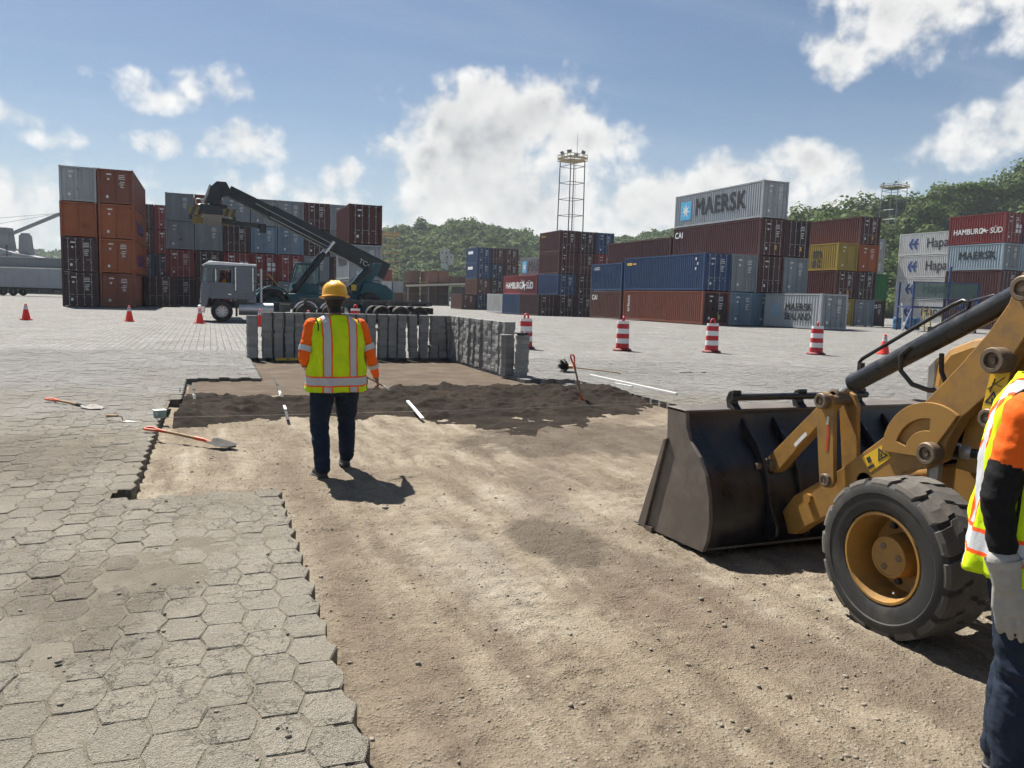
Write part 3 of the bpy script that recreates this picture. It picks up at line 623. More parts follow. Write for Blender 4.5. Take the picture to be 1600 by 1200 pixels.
_crnd = random.Random(3)
def container(x, y, z, L, H, colr, label, group, doors=True, endcol=None, rods=True, detail=True, marks=None, yellow=False):
    """x, y: the left front corner of the end that faces the camera"""
    d = cmesh(L, H); m = CMAT[colr]; root = empty('shipping_container', (x + CW / 2 + _crnd.uniform(-0.02, 0.02), y + L / 2 + _crnd.uniform(-0.05, 0.05), z)); root['len'] = L
    tag(root, label, 'container', group)
    setmat(link('frame', d['frame'], root), m)
    setmat(link('side_panel', d['side'], root, (-CW / 2 + 0.012, 0, H / 2)), m); setmat(link('side_panel', d['side'], root, (CW / 2 - 0.012, 0, H / 2), (0, 0, math.pi)), m)
    setmat(link('roof_panel', d['roof'], root), m); setmat(link('end_panel', d['end'], root, (0, L / 2 - 0.02, H / 2), (0, 0, -math.pi / 2)), m)
    em = CMAT[endcol or colr]; dw = (CW - 0.34) / 2
    if doors:
        for s in (-1, 1):
            dr = setmat(link('door', d['door'], root, (s * dw / 2, -L / 2 + 0.045, H / 2), None), em)
            if s > 0: dr.scale = (-1, 1, 1)
            if rods:
                for q in (-0.20, 0.24): setmat(link('lock_rod', d['rod'], dr, (q * dw * 1.1, 0, 0)), M_steel if colr in ('maroon', 'dark_maroon', 'blue', 'navy', 'red') or _crnd.random() < 0.3 else em)
            mk = marks if marks is not None else (_crnd.random() < 0.85)
            if mk: mo = link('marking', d['marks' if s > 0 else 'marks2'], dr); mo.scale = (s, 1, 1); mo['kind'] = 'stuff'
            if yellow and s > 0: link('warning_plate', d['plate'], dr)
    else:
        setmat(link('end_panel', d['end'], root, (0, -L / 2 + 0.02, H / 2), (0, 0, math.pi / 2)), em)
    return root
LEV = ['ground level', 'second level', 'third level', 'top level']
STD, HC, L20, L40, SP = 2.591, 2.896, 6.058, 12.192, 2.50
CN = dict(maroon='maroon', dark_maroon='dark maroon', red='red', rust='rust orange', orange='orange', grey='grey', light_grey='pale grey', blue_grey='blue grey', blue='blue', navy='navy blue', white='white', yellow='yellow', green='green', brown='brown', pale_blue='pale blue')
def cname(c): return CN[c]
def stack_(x, y, specs, L, where, group, col=None, z0=None, **kw):
    """specs from the ground up: (colour, height) or None for a gap; returns the containers"""
    z = gz(x, y) if z0 is None else z0; out = []; n = len(specs)
    for k, sp in enumerate(specs):
        if sp is None: z += STD; out.append(None); continue
        c, H = sp[0], sp[1]; kk = dict(kw); kk.update(sp[2] if len(sp) > 2 else {})
        lv = 'at ground level' if k == 0 else 'on top' if k == n - 1 else ('on second level' if k == 1 else 'on third level')
        out.append(container(x, y, z + 0.004, L, H, c, f'{cname(c)} container {lv} of {where}', group, **kk)); z += H + 0.006
    return out

# --- left stack nearest the camera (two columns, four high) and the low one beside it
g1 = 'containers in the tall left stack'
S1 = stack_(-10.3, 66.4, [('dark_maroon', STD), ('dark_maroon', STD), ('orange', STD, dict(rods=False, marks=False)), ('light_grey', STD)], L40, 'the left column, far left stack', g1)
S2 = stack_(-7.78, 66.4, [('rust', STD, dict(rods=False)), ('orange', STD, dict(rods=False)), ('orange', STD, dict(rods=False)), ('rust', STD, dict(rods=False))], L40, 'the orange column, far left stack', g1)
for c in S2[1:3]:
    side_text(c, 'tex', 2.0, STD * 0.48, 1.9, M_inkb, 0.004, 3.0, side=1)
stack_(-5.2, 72.5, [('dark_maroon', STD)], L20, 'a lone spot beside the orange column', g1)
# --- long wall of ends behind it
g2 = 'containers in the long back wall'
wall = [[('dark_maroon', STD), ('red', STD), ('grey', STD), ('grey', STD)], [('maroon', STD), ('dark_maroon', STD), ('grey', STD), ('rust', STD)],
        [('red', STD), ('red', STD), ('dark_maroon', STD), ('grey', STD)], [('maroon', STD), ('red', STD), ('blue_grey', STD), ('grey', STD)],
        [('grey', STD), ('red', STD), ('blue_grey', STD), ('grey', STD)], [('dark_maroon', STD), ('grey', STD), ('dark_maroon', STD), ('maroon', STD)],
        [('grey', STD), ('dark_maroon', STD), ('grey', STD), ('grey', STD)], [('grey', STD), ('maroon', STD), ('blue_grey', STD), ('grey', STD)]]
ordn = ['first', 'second', 'third', 'fourth', 'fifth', 'sixth', 'seventh', 'eighth']
WALLC = []
for i, sp in enumerate(wall):
    WALLC.append(stack_(-3.75 + i * SP, 79.3, sp, L40, f'the back wall, {ordn[i]} column from left', g2))
B1 = stack_(-7.9, 91.7, [('dark_maroon', STD), ('navy', STD), ('dark_maroon', STD), ('dark_maroon', STD)], L40, 'the recessed pair, left column', g2)
B2 = stack_(-5.4, 91.7, [('dark_maroon', STD), ('navy', STD), ('red', STD), ('red', STD)], L40, 'the recessed pair, right column', g2)
# lightning-shaped white emblem on the red door leaves, and the white sheets stuck to some of them
def door_emblem(c, sheets=False):
    mb = MB(); H = STD; y = -c['len'] / 2 + 0.028
    for s in (-1, 1):
        q = [(-0.35, 0.10), (-0.12, 0.02), (0.0, 0.12), (0.02, 0.0), (0.36, -0.12), (0.05, -0.08), (-0.02, -0.16), (-0.10, -0.05)]
        if s < 0: mb.prism([(u - 0.55, v + H * 0.84) for u, v in q], y - 0.004, y, 'XZ')
    mb.build('emblem', M_inkw, c)
    if sheets:
        for a in (0, 1):
            for b in (0, 1): MB().box((0.42 + a * 0.42, y - 0.002, H * 0.42 + b * 0.46), (0.32, 0.004, 0.34)).build('white_sheet', M_mark, c)
for col_, k, sh in ((0, 1, False), (2, 1, True), (3, 1, True), (4, 1, True), (1, 3, False)): door_emblem(WALLC[col_][k], sh)
for k in (2, 3): door_emblem(B2[k])
# --- stack right of the reach stacker
g3 = 'containers in the short stack behind the truck'
T = stack_(9.5, 57.4, [('grey', STD), ('light_grey', STD), ('maroon', HC)], L20, 'the short stack behind the truck, left column', g3)
for c in T[1:2]: side_text(c, 'MAERSK', 1.0, STD * 0.55, 1.05, M_ink, 0.014, 1.0)
# --- big block right of centre
g4 = 'containers in the big right block'
y4 = 49.7
A0 = stack_(35.0, y4, [('rust', STD, dict(endcol='dark_maroon', yellow=True)), ('blue', HC)], L40, 'the right block, leftmost column', g4)
side_text(A0[0], 'triton', 0.95, STD * 0.28, 0.62, M_inkw, 0.004, 1.0, vertical=True)
side_shape(A0[1], [[(0, -0.11), (0.85, -0.11), (0.85, 0.11), (0, 0.11)]], 0.5, HC * 0.80, M_yplate, 'emblem'); side_shape(A0[1], [[(0, -0.06), (0.6, -0.06), (0.6, 0.06), (0, 0.06)]], 1.5, HC * 0.80, M_yplate, 'emblem')
for k in range(3): side_shape(A0[1], [[(0, -0.10), (0.14, -0.10), (0.14, 0.10), (0, 0.10)]], 11.0 + (k % 2) * 0.25, HC * (0.85 - k * 0.13), M_inkw, 'marking')
A1 = stack_(37.5, y4, [('blue_grey', STD), ('grey', HC)], L40, 'the right block, second column', g4, rods=True)
A2 = stack_(40.0, y4, [('blue_grey', STD), ('maroon', HC), ('maroon', HC, dict(yellow=True)), ('light_grey', HC)], L40, 'the right block, tallest column', g4)
A3 = stack_(42.5, y4, [('grey', STD), ('grey', HC), ('dark_maroon', HC, dict(yellow=True))], L40, 'the right block, rightmost column', g4)
side_text(A2[2], 'CAI', 0.25, HC * 0.76, 0.75, M_inkw, 0.02, 1.0)
star_logo(A2[3], 1.75, HC * 0.50, 1.3); side_text(A2[3], 'MAERSK', 3.15, HC * 0.54, 2.0, M_ink, 0.018, 0.90)
A0b = stack_(35.0, y4 + 12.6, [('brown', STD), ('blue', STD)], L20, 'the pair behind the right block', g4)
side_text(A0b[0], 'CAI', 0.3, STD * 0.76, 0.66, M_inkw, 0.02, 1.0); side_text(A0b[1], 'UASC', 0.6, STD * 0.82, 0.42, M_inkw, 0.01, 1.1)
A2b = stack_(40.0, y4 + 12.6, [('maroon', STD), ('maroon', STD), ('maroon', STD)], L40, 'the three-high column behind the right block', g4)
SL = container(40.6, 43.3, 0.004, L20, STD, 'light_grey', 'weathered pale container with dark two-line lettering, standing alone before right block', g4, endcol='grey')
side_text(SL, 'MAERSK', 2.35, STD * 0.60, 0.74, M_ink, 0.012, 0.98); side_text(SL, 'SEALAND', 2.35, STD * 0.33, 0.70, M_ink, 0.012, 0.86)
side_shape(SL, [[(0.0, -0.55), (0.85, -0.55), (0.85, 0.55), (0.0, 0.55)]], 0.95, STD * 0.5, paint('faded_blue', (0.26, 0.40, 0.50), 0.7, dirt=0.6, dirtcol=(0.42, 0.46, 0.48)), 'faded_emblem')
# --- yellow-and-maroon block further right
g5 = 'containers in the block with the yellow one'
C1 = stack_(54.95, 57.0, [('yellow', STD, dict(rods=False)), ('maroon', STD, dict(yellow=True)), ('yellow', STD, dict(rods=False))], L40, 'the yellow block, left column', g5)
C2 = stack_(57.45, 57.0, [('grey', STD), ('dark_maroon', STD), ('orange', STD, dict(rods=False)), ('maroon', STD, dict(yellow=True))], L40, 'the yellow block, middle column', g5)
C3 = stack_(60.0, 58.0, [('dark_maroon', STD, dict(rods=False)), ('green', STD, dict(doors=False))], L20, 'the yellow block, right column', g5)
side_text(C1[2], 'm', 8.9, STD * 0.64, 1.45, M_ink, 0.05, 1.15); side_text(C1[2], 'sc', 8.9, STD * 0.30, 1.3, M_ink, 0.05, 1.05)
# small lettering on the end of the ground-level one
tm = text_mesh('tct', 0.7, 0.012); o_ = link('lettering', tm, C3[0], (-0.7, -L20 / 2 + 0.015, STD * 0.78), (R_(90), 0, 0)); tm.materials.append(M_inkw)
side_shape(C3[1], [[(0, 0), (0, 0.01), (0.01, 0.01)]], 0.1, 2.2, M_inkw, 'marking')
# --- white reefers and the red/white stack on the far right
g6 = 'white refrigerated containers at far right'
for k in range(4):
    H6 = HC; lv = ['at the very bottom', 'lowest in clear view', 'in the middle', 'on top'][k]
    c = container(85.9, 66.2, k * (HC + 0.006), L40, H6, 'white', f'white refrigerated container with blue arrow emblem, {lv} of its stack', g6, rods=False)
    arrow_logo(c, 1.5, HC * 0.5, 1.15); side_text(c, 'Hapag-Lloyd', 4.2, HC * 0.52, 1.75, M_ink, 0.006, 0.90)
D0 = stack_(83.3, 80.5, [('grey', HC), ('grey', HC), ('grey', HC), ('grey', HC)], L20, 'the narrow grey column by the white reefers', g6)
g7 = 'containers in the far right stack'
E1 = stack_(70.7, 52.4, [('dark_maroon', HC), ('maroon', HC), ('pale_blue', STD, dict(endcol='grey')), ('red', HC)], L20, 'the far right stack, left column', g7)
side_text(E1[3], 'HAMBURG', 0.55, HC * 0.42, 0.78, M_inkw, 0.004, 0.88); side_text(E1[3], 'SÜD', 4.55, HC * 0.42, 0.78, M_inkw, 0.004, 0.86)
BOLT = [(-0.5, 0.25), (-0.1, 0.1), (0.05, 0.22), (0.08, 0.03), (0.55, 0.0), (0.15, -0.08), (0.3, -0.28), (-0.05, -0.1), (-0.45, -0.25), (-0.2, 0.02)]
side_shape(E1[3], [BOLT], 3.95, HC * 0.44, M_inkw, 'emblem')
side_text(E1[2], 'MAERSK', 1.35, STD * 0.55, 1.05, M_ink, 0.012, 0.98)
mbw = MB()
for a in (0, 1):
    for b in (0, 1): MB().box((0.45 + a * 0.42, -L20 / 2 + 0.026, HC * 0.40 + b * 0.46), (0.32, 0.004, 0.34)).build('white_sheet', M_mark, E1[3])
E2 = stack_(73.25, 52.4, [('grey', HC), ('dark_maroon', HC), ('pale_blue', STD), ('blue', HC)], L20, 'the far right stack, right column', g7)
# --- middle stack under the light mast
g8 = 'containers in the middle stack'
zM = -0.45
stack_(36.8, 85.6, [('dark_maroon', STD)], L20, 'the middle stack, low spot in front', g8, z0=zM)
stack_(36.8, 91.8, [('blue', STD)], L20, 'the middle stack, behind the low spot', g8, z0=zM)
stack_(36.8, 98.0, [('white', STD, dict(rods=False))], L20, 'the middle stack, end of the low row', g8, z0=zM)
M0 = stack_(39.3, 85.6, [('dark_maroon', STD), ('blue', STD), ('maroon', STD), ('maroon', STD)], L20, 'the middle stack, left column', g8, z0=zM)
M1 = stack_(41.8, 85.6, [('dark_maroon', STD), ('dark_maroon', STD), ('maroon', STD), ('dark_maroon', STD)], L20, 'the middle stack, centre column', g8, z0=zM)
M2 = stack_(44.3, 85.6, [('dark_maroon', STD), ('pale_blue', STD), ('red', STD), ('blue', STD)], L20, 'the middle stack, right column', g8, z0=zM)
HSb = container(39.3, 92.0, zM + STD + 0.01, L40, STD, 'red', 'red container with white lettering seen behind the middle stack', g8)
container(39.3, 92.0, zM, L40, STD, 'dark_maroon', 'dark maroon container under the red lettered one behind middle stack', g8)
side_text(HSb, 'HAMBURG', 1.0, STD * 0.45, 1.25, M_inkw, 0.01, 1.0); side_shape(HSb, [[(u * 1.8, v * 3) for u, v in BOLT]], 7.7, STD * 0.5, M_inkw, 'emblem'); side_text(HSb, 'SÜD', 8.6, STD * 0.45, 1.25, M_inkw, 0.01, 1.0)
for k, cc in enumerate(('grey', 'dark_maroon')): container(41.8, 92.0, zM + k * (STD + 0.006), L40, STD, cc, f'{cname(cc)} container {["at ground", "on second level"][k]} beneath the grey lettered one, mid yard', g8)
MKb = container(41.8, 92.0, zM + 2 * (STD + 0.006), L40, STD, 'grey', 'grey container with dark lettering and blue star emblem behind middle stack', g8)
star_logo(MKb, 1.6, STD * 0.5, 1.3); side_text(MKb, 'MAERSK', 3.0, STD * 0.52, 2.0, M_ink, 0.018, 0.94)
side_text(M0[3], 'Florens', 0.5, STD * 0.80, 0.45, M_yplate, 0.006, 1.0)
# --- far stacks
g9 = 'containers far down the yard'
zF = -0.5
F0 = stack_(41.6, 123.2, [('navy', STD), ('brown', STD), ('blue', STD), ('blue', STD)], L20, 'the far blue stack, left column', g9, z0=zF)
stack_(44.1, 123.2, [('dark_maroon', STD), ('dark_maroon', STD), ('navy', STD), ('maroon', STD)], L20, 'the far blue stack, centre column', g9, z0=zF)
stack_(46.6, 123.2, [('dark_maroon', STD), ('dark_maroon', STD), ('maroon', STD), ('maroon', STD)], L20, 'the far blue stack, right column', g9, z0=zF)
for c in F0[2:]: side_shape(c, [[(0, 0), (2.6, 0), (2.6, 0.5), (0, 0.5)]], 1.2, STD * 0.60, M_inkw, 'marking')
stack_(39.0, 123.2, [('brown', STD)], L20, 'a low spot beside the far blue stack', g9, z0=zF)
far = [(36.5, 176, ['brown', 'white', 'red'], 'first'), (39.2, 176, ['brown', 'light_grey'], 'second'), (43.0, 176, ['brown', 'maroon', 'brown'], 'third'), (46.3, 172, ['brown', 'brown', 'brown'], 'fourth'), (48.9, 172, ['dark_maroon', 'maroon', 'brown'], 'fifth'), (52.0, 166, ['red'], 'sixth'), (54.6, 160, ['rust'], 'seventh'), (57.2, 160, ['dark_maroon'], 'eighth')]
for x, y, cs, nm in far: stack_(x, y, [(c, STD) for c in cs], L20, f'the distant row, {nm} column from left', g9, z0=zF, rods=False, detail=False, marks=False)
for k in range(9): container(58 + k * 2.6, 210, zF + 2 * STD, L20, STD, ['maroon', 'dark_maroon', 'brown'][k % 3], f'{["maroon", "dark maroon", "brown"][k % 3]} distant container above the pale shed roof, number {ordn[k] if k < 8 else "ninth"} from left', g9, rods=False, detail=False, marks=False)
# ------------------------------------------------------------------ hills and forest
def cam2w(lat, dep): return lat * math.cos(YAW) + dep * math.sin(YAW), -lat * math.sin(YAW) + dep * math.cos(YAW)
def hor(px): return 442.0 + 0.03 * px
def ridge_tab(pts, D, tree_h): return np.array([((px - 800) / 1202.0 * D) for px, _ in pts]), np.array([max(2.0, EYE + (hor(px) - py) / 1202.0 * D - tree_h) for px, py in pts])
HILLS = [  # ridge distance, foot distance, profile as bearing / ridge line, tree height, spacing, leaves per crown
    dict(D=560, foot=330, pts=[(300, 400), (430, 385), (520, 370), (592, 357), (620, 352), (660, 350), (700, 345), (730, 343), (760, 349), (800, 356), (836, 366), (880, 371), (950, 368), (990, 361), (1030, 355), (1080, 348), (1150, 340), (1230, 336), (1320, 340), (1450, 350)], th=6.5, sp=5.8, nl=170, leaf=0.72, seed=1),
    dict(D=290, foot=175, pts=[(1120, 352), (1180, 336), (1228, 328), (1260, 323), (1300, 319), (1330, 322), (1360, 314), (1400, 318), (1430, 306), (1470, 300), (1520, 296), (1560, 286), (1600, 273), (1700, 250), (1850, 225), (2000, 240)], th=7.5, sp=5.6, nl=560, leaf=0.46, seed=2),
    dict(D=950, foot=800, pts=[(-300, 396), (-100, 388), (0, 394), (20, 391), (45, 388), (62, 391), (78, 401), (95, 394), (140, 386), (260, 392)], th=9, sp=11, nl=50, leaf=2.4, seed=3)]
def hill_h(h, lat, dep):
    tl, tz = h['tab']; r = np.interp(lat, tl, tz, left=0, right=0 if h['seed'] != 2 else tz[-1]); D, f = h['D'], h['foot']
    up = sstep(dep, f, D) ** 0.9; dn = 1 - 0.75 * sstep(dep, D, D + 160)
    n = (fbm(lat * 0.018, dep * 0.018, 3, 80 + h['seed']) - 0.5)
    return r * np.where(dep < D, up, dn) * (1 + 0.30 * n * (1 - np.exp(-((dep - D) / 40.0) ** 2))) - 1.5
def forest_material(name, base):
    m, t, b = new_mat(name); at = t.node('ShaderNodeAttribute', attribute_name='tone').outputs['Fac']; geo = t.node('ShaderNodeNewGeometry').outputs['Position']
    c = t.ramp(at, [(0.0, tuple(v * 0.55 for v in base)), (0.45, base), (0.8, (base[0] * 1.55, base[1] * 1.35, base[2] * 1.1)), (1.0, (base[0] * 2.1, base[1] * 1.45, base[2] * 1.5))])
    c = t.mix(t.m('MULTIPLY', t.noise(geo, 0.6, 3), 0.35), c, (base[0] * 1.9, base[1] * 1.6, base[2] * 1.0))
    t.put(b.inputs['Base Color'], c); b.inputs['Roughness'].default_value = 0.75; b.inputs['Specular IOR Level'].default_value = 0.2
    tr = t.node('ShaderNodeBsdfTranslucent'); t.put(tr.inputs[0], c); mx = t.node('ShaderNodeMixShader'); mx.inputs[0].default_value = 0.3
    out = [n for n in t.n if n.type == 'OUTPUT_MATERIAL'][0]; t.l.new(b.outputs[0], mx.inputs[1]); t.l.new(tr.outputs[0], mx.inputs[2]); t.l.new(mx.outputs[0], out.inputs[0]); return m
M_leaf = forest_material('foliage', (0.066, 0.112, 0.030)); M_hill = paint('undergrowth', (0.035, 0.055, 0.018), 0.95, dirt=0.5, dirtcol=(0.075, 0.08, 0.03), scale=0.08)
M_bark = paint('bark', (0.10, 0.075, 0.055), 0.95, dirt=0.4, scale=2)
def leaf_cloud(r, cx, cy, cz, rx, rz, n, leaf, flat=0.0):
    """n small leaf-clump quads spread through a lumpy crown"""
    nl = r.integers(5, 9); lc = r.normal(0, 1, (nl, 3)); lc /= np.linalg.norm(lc, axis=1)[:, None]; lc *= np.array([rx, rx, rz]) * 0.58; lc[:, 2] = np.abs(lc[:, 2]) * (1 - flat) + flat * rz * 0.25
    k = r.integers(0, nl, n); d = r.normal(0, 1, (n, 3)); d /= np.linalg.norm(d, axis=1)[:, None]
    P = lc[k] + d * (np.array([rx, rx, rz * (1 - 0.45 * flat)]) * 0.52) * (0.45 + 0.75 * r.random((n, 1)) ** 0.7)
    nrm = d + r.normal(0, 0.45, (n, 3)) + np.array([0, 0, 0.35]); nrm /= np.linalg.norm(nrm, axis=1)[:, None]
    a = np.cross(nrm, r.normal(0, 1, (n, 3))); a /= np.linalg.norm(a, axis=1)[:, None] + 1e-9; b_ = np.cross(nrm, a)
    s = leaf * (0.6 + 0.8 * r.random((n, 1))); s2 = s * (0.55 + 0.5 * r.random((n, 1)))
    C = P + np.array([cx, cy, cz])
    return np.stack([C - a * s, C - b_ * s2, C + a * s * 0.9, C + b_ * s2 * 1.1], 1)      # n,4,3
def leaf_mesh(name, quads, tones):
    V = quads.reshape(-1, 3); F = np.arange(len(V)).reshape(-1, 4); me = np_mesh(name, V, F, False)
    at = me.attributes.new('tone', 'FLOAT', 'FACE'); at.data.foreach_set('value', tones.astype(np.float32)); me.materials.append(M_leaf); return me
hill_names = ['the wooded hill rising behind the middle of the yard', 'the nearer wooded hill on the right', 'the faint wooded hill far on the left']
for h in HILLS:
    h['tab'] = ridge_tab(h['pts'], h['D'], h['th'] * 1.4); r = np.random.default_rng(h['seed'])
    l0, l1 = h['tab'][0][0], h['tab'][0][-1]
    la = np.linspace(l0 - 30, l1 + 30, 70); de = np.linspace(h['foot'] - 10, h['D'] + 170, 40)
    LA, DE = np.meshgrid(la, de); Z = hill_h(h, LA, DE); X, Y = cam2w(LA, DE); nx = len(la)
    i = np.arange(len(de) - 1)[:, None] * nx + np.arange(nx - 1)[None, :]
    ob = link('hill', np_mesh('hill', np.stack([X, Y, Z], -1).reshape(-1, 3), np.stack([i, i + 1, i + nx + 1, i + nx], -1).reshape(-1, 4))); ob.data.materials.append(M_hill); tag(ob, kind='structure')
    Q, T = [], []; sp = h['sp']; dd = h['foot'] + 4
    while dd < h['D'] + 26:
        ll = l0 + r.random() * sp
        while ll < l1:
            la_, de_ = ll + r.normal(0, sp * 0.3), dd + r.normal(0, sp * 0.3); ll += sp
            px = 800 + la_ / de_ * 1202
            if px < -60 or px > 1680: continue
            if h['seed'] == 1 and (px < 560 or 1225 < px): continue
            z = float(hill_h(h, np.array(la_), np.array(de_)))
            s = r.lognormal(0, 0.18 if h['seed'] == 1 else 0.32); rx = h['th'] * 0.50 * s; x, y = cam2w(la_, de_)
            q = leaf_cloud(r, x, y, z + h['th'] * 0.52 * s, rx, rx * r.uniform(0.5, 1.25), h['nl'], h['leaf'] * s ** 0.5)
            Q.append(q); T.append(np.clip(r.beta(2.2, 2.6) + r.normal(0, 0.06, h['nl']), 0, 1))
        dd += sp * 0.86
    ob = link('forest', leaf_mesh('forest', np.concatenate(Q), np.concatenate(T))); tag(ob, 'dense green trees covering ' + hill_names[h['seed'] - 1], 'forest', None, 'stuff')
# trees that stand out of the ridge on the right
def ridge_tree(px, D, top_y, width_px, flat, label, seed, tone):
    r = np.random.default_rng(seed); lat = (px - 800) / 1202 * D; x, y = cam2w(lat, D); h = HILLS[1]
    zg = float(hill_h(h, np.array(lat), np.array(float(D)))); zt = EYE + (hor(px) - top_y) / 1202 * D; W_ = width_px / 1202 * D; Ht = zt - zg
    t = empty('broadleaf_tree', (x, y, zg)); tag(t, label, 'tree', 'trees standing out of the right ridge')
    n = 900; rx = W_ / 2; rz = (0.20 if flat else 0.36) * W_; q = leaf_cloud(r, 0, 0, Ht - rz * 0.95, rx * 0.92, rz, n, 0.62, 0.9 if flat else 0.2)
    o = link('crown', leaf_mesh('crown', q, np.clip(tone + r.normal(0, 0.12, n), 0, 1)), t)
    tr = MB(); tr.tube([(0, 0, -1.5), (0.2, 0, Ht * 0.3), (0.1, 0.1, Ht * 0.55)], [0.5, 0.38, 0.3], 8)
    for a in range(7):
        an = a * 0.9 + r.random(); tr.tube([(0.1, 0.1, Ht * 0.5), (math.cos(an) * rx * 0.35, math.sin(an) * rx * 0.35, Ht - rz * 1.5), (math.cos(an) * rx * 0.8, math.sin(an) * rx * 0.8, Ht - rz * 0.75)], [0.24, 0.17, 0.06], 6)
    tr.build('trunk', M_bark, t)
ridge_tree(1487, 262, 287, 96, True, 'wide umbrella-crowned tree rising above the right ridge', 5, 0.25)
ridge_tree(1545, 255, 283, 70, False, 'round dark tree on the ridge right of the umbrella-crowned one', 6, 0.3)
ridge_tree(1374, 268, 310, 40, False, 'small round tree on the ridge beneath the hilltop platform', 7, 0.35)
ridge_tree(1590, 250, 268, 76, False, 'tall tree at the right end of the ridge', 8, 0.45)
ridge_tree(1425, 258, 318, 60, False, 'bushy tree left of the umbrella-crowned one', 9, 0.5)
# houses showing through the trees of the middle hill
M_wallw = paint('pale_wall', (0.55, 0.54, 0.50), 0.8, dirt=0.3); M_roofg = paint('tin_roof', (0.42, 0.43, 0.43), 0.5, 0.3, dirt=0.5, scale=1.0)
for px, py, w_, lab in ((690, 394, 13, 'pale hillside house among the trees, upper of three'), (698, 401, 12, 'pale hillside house among the trees, middle of three'), (691, 409, 11, 'pale hillside house among the trees, lower of three')):
    D = 400.0; x, y = cam2w((px - 800) / 1202 * D, D); z = EYE + (hor(px) - py) / 1202 * D
    hh = empty('hillside_house', (x, y, z - 6), -YAW); tag(hh, lab, 'house', 'houses on the middle hill'); s = w_ / 1202 * D
    MB().box((0, 0, 3.9), (s, 4, 5.0)).build('wall', M_wallw, hh); MB().prism([(-s / 2 - 0.4, 6.4), (s / 2 + 0.4, 6.4), (s / 2 + 0.2, 6.7), (0, 7.3), (-s / 2 - 0.2, 6.7)], -2.4, 2.4, 'XZ').build('roof', M_roofg, hh)
    for a in (-0.25, 0.25): MB().box((a * s, -2.02, 5.2), (s * 0.16, 0.06, 0.9)).build('window', M_ink, hh)

# ------------------------------------------------------------------ masts
M_mast = paint('mast_steel', (0.20, 0.22, 0.24), 0.5, 0.4, dirt=0.3, scale=4); M_cream = paint('cream_paint', (0.48, 0.39, 0.24), 0.6, dirt=0.3, scale=3); M_rusty = paint('rusty_yellow', (0.40, 0.25, 0.07), 0.7, dirt=0.5, scale=2)
def mast(px, D, top_y, w_, label, nseg, mleg, mtop, ground, lights=4):
    lat = (px - 800) / 1202 * D; x, y = cam2w(lat, D); zt = EYE + (hor(px) - top_y) / 1202 * D; t = empty('light_mast', (x, y, ground), R_(12)); tag(t, label, 'mast')
    H = zt - ground; a = w_ / 2; top = H - 1.9
    for sx_ in (-1, 1):
        for sy_ in (-1, 1): MB().cyl((sx_ * a * 1.12, sy_ * a * 1.12, 0), (sx_ * a, sy_ * a, top), 0.13, 0.10, 6).build('leg', mleg, t)
    for k in range(1, nseg + 1):
        z = top * k / (nseg + 0.3); b = MB(); q = a * (1.12 - 0.12 * z / top)
        for (p0, p1) in (((-q, -q), (q, -q)), ((q, -q), (q, q)), ((q, q), (-q, q)), ((-q, q), (-q, -q))): b.cyl((*p0, z), (*p1, z), 0.06, n=5)
        b.build('brace_ring', mleg, t)
    ld = MB(); 
    for sx_ in (-0.22, 0.22): ld.cyl((sx_, -a * 0.5, 0), (sx_, -a * 0.5, top), 0.03, n=4)
    for k in range(int(top / 0.5)): ld.cyl((-0.22, -a * 0.5, k * 0.5), (0.22, -a * 0.5, k * 0.5), 0.02, n=4)
    ld.build('ladder', mleg, t)
    pf = MB(); pf.box((0, 0, top + 0.1), (w_ * 1.16, w_ * 1.16, 0.14)); pf.build('platform', mtop, t)
    rl = MB(); q = w_ * 0.6
    for z in (0.55, 1.15):
        for (p0, p1) in (((-q, -q), (q, -q)), ((q, -q), (q, q)), ((q, q), (-q, q)), ((-q, q), (-q, -q))): rl.bar((*p0, top + z), (*p1, top + z), 0.06, 0.10 if z > 1 else 0.34)
    for k in range(-2, 3):
        for s in (-1, 1): rl.bar((k * q / 2, s * q, top), (k * q / 2, s * q, top + 1.2), 0.07, 0.07); rl.bar((s * q, k * q / 2, top), (s * q, k * q / 2, top + 1.2), 0.07, 0.07)
    rl.build('guard_rail', mtop, t)
    for k in range(lights):
        an = k * 6.28 / lights + 0.6; f = MB(); p = Vector((math.cos(an) * q * 1.05, math.sin(an) * q * 1.05, top + 1.55)); f.box(p, (0.7, 0.5, 0.55), (R_(25), 0, an + 1.57)); f.bar(p - Vector((0, 0, 0.5)), p, 0.08, 0.08); f.build('floodlight', M_mast, t)
    MB().cyl((q * 0.5, 0, top + 0.2), (q * 0.5, 0, top + 5.4), 0.05, 0.02, 5).build('antenna', mleg, t)
mast(882, 140, 243, 3.1, 'tall lattice light mast with cream platform behind the middle container stack', 9, M_mast, M_cream, -0.5)
mast(1375, 250, 290, 5.2, 'light mast with railed platform showing above the trees on the right hill', 7, M_mast, M_cream, 18.0)
mast(607, 300, 362, 4.6, 'faint lattice mast standing before the middle hill', 8, M_rusty, M_rusty, -0.5, lights=3)

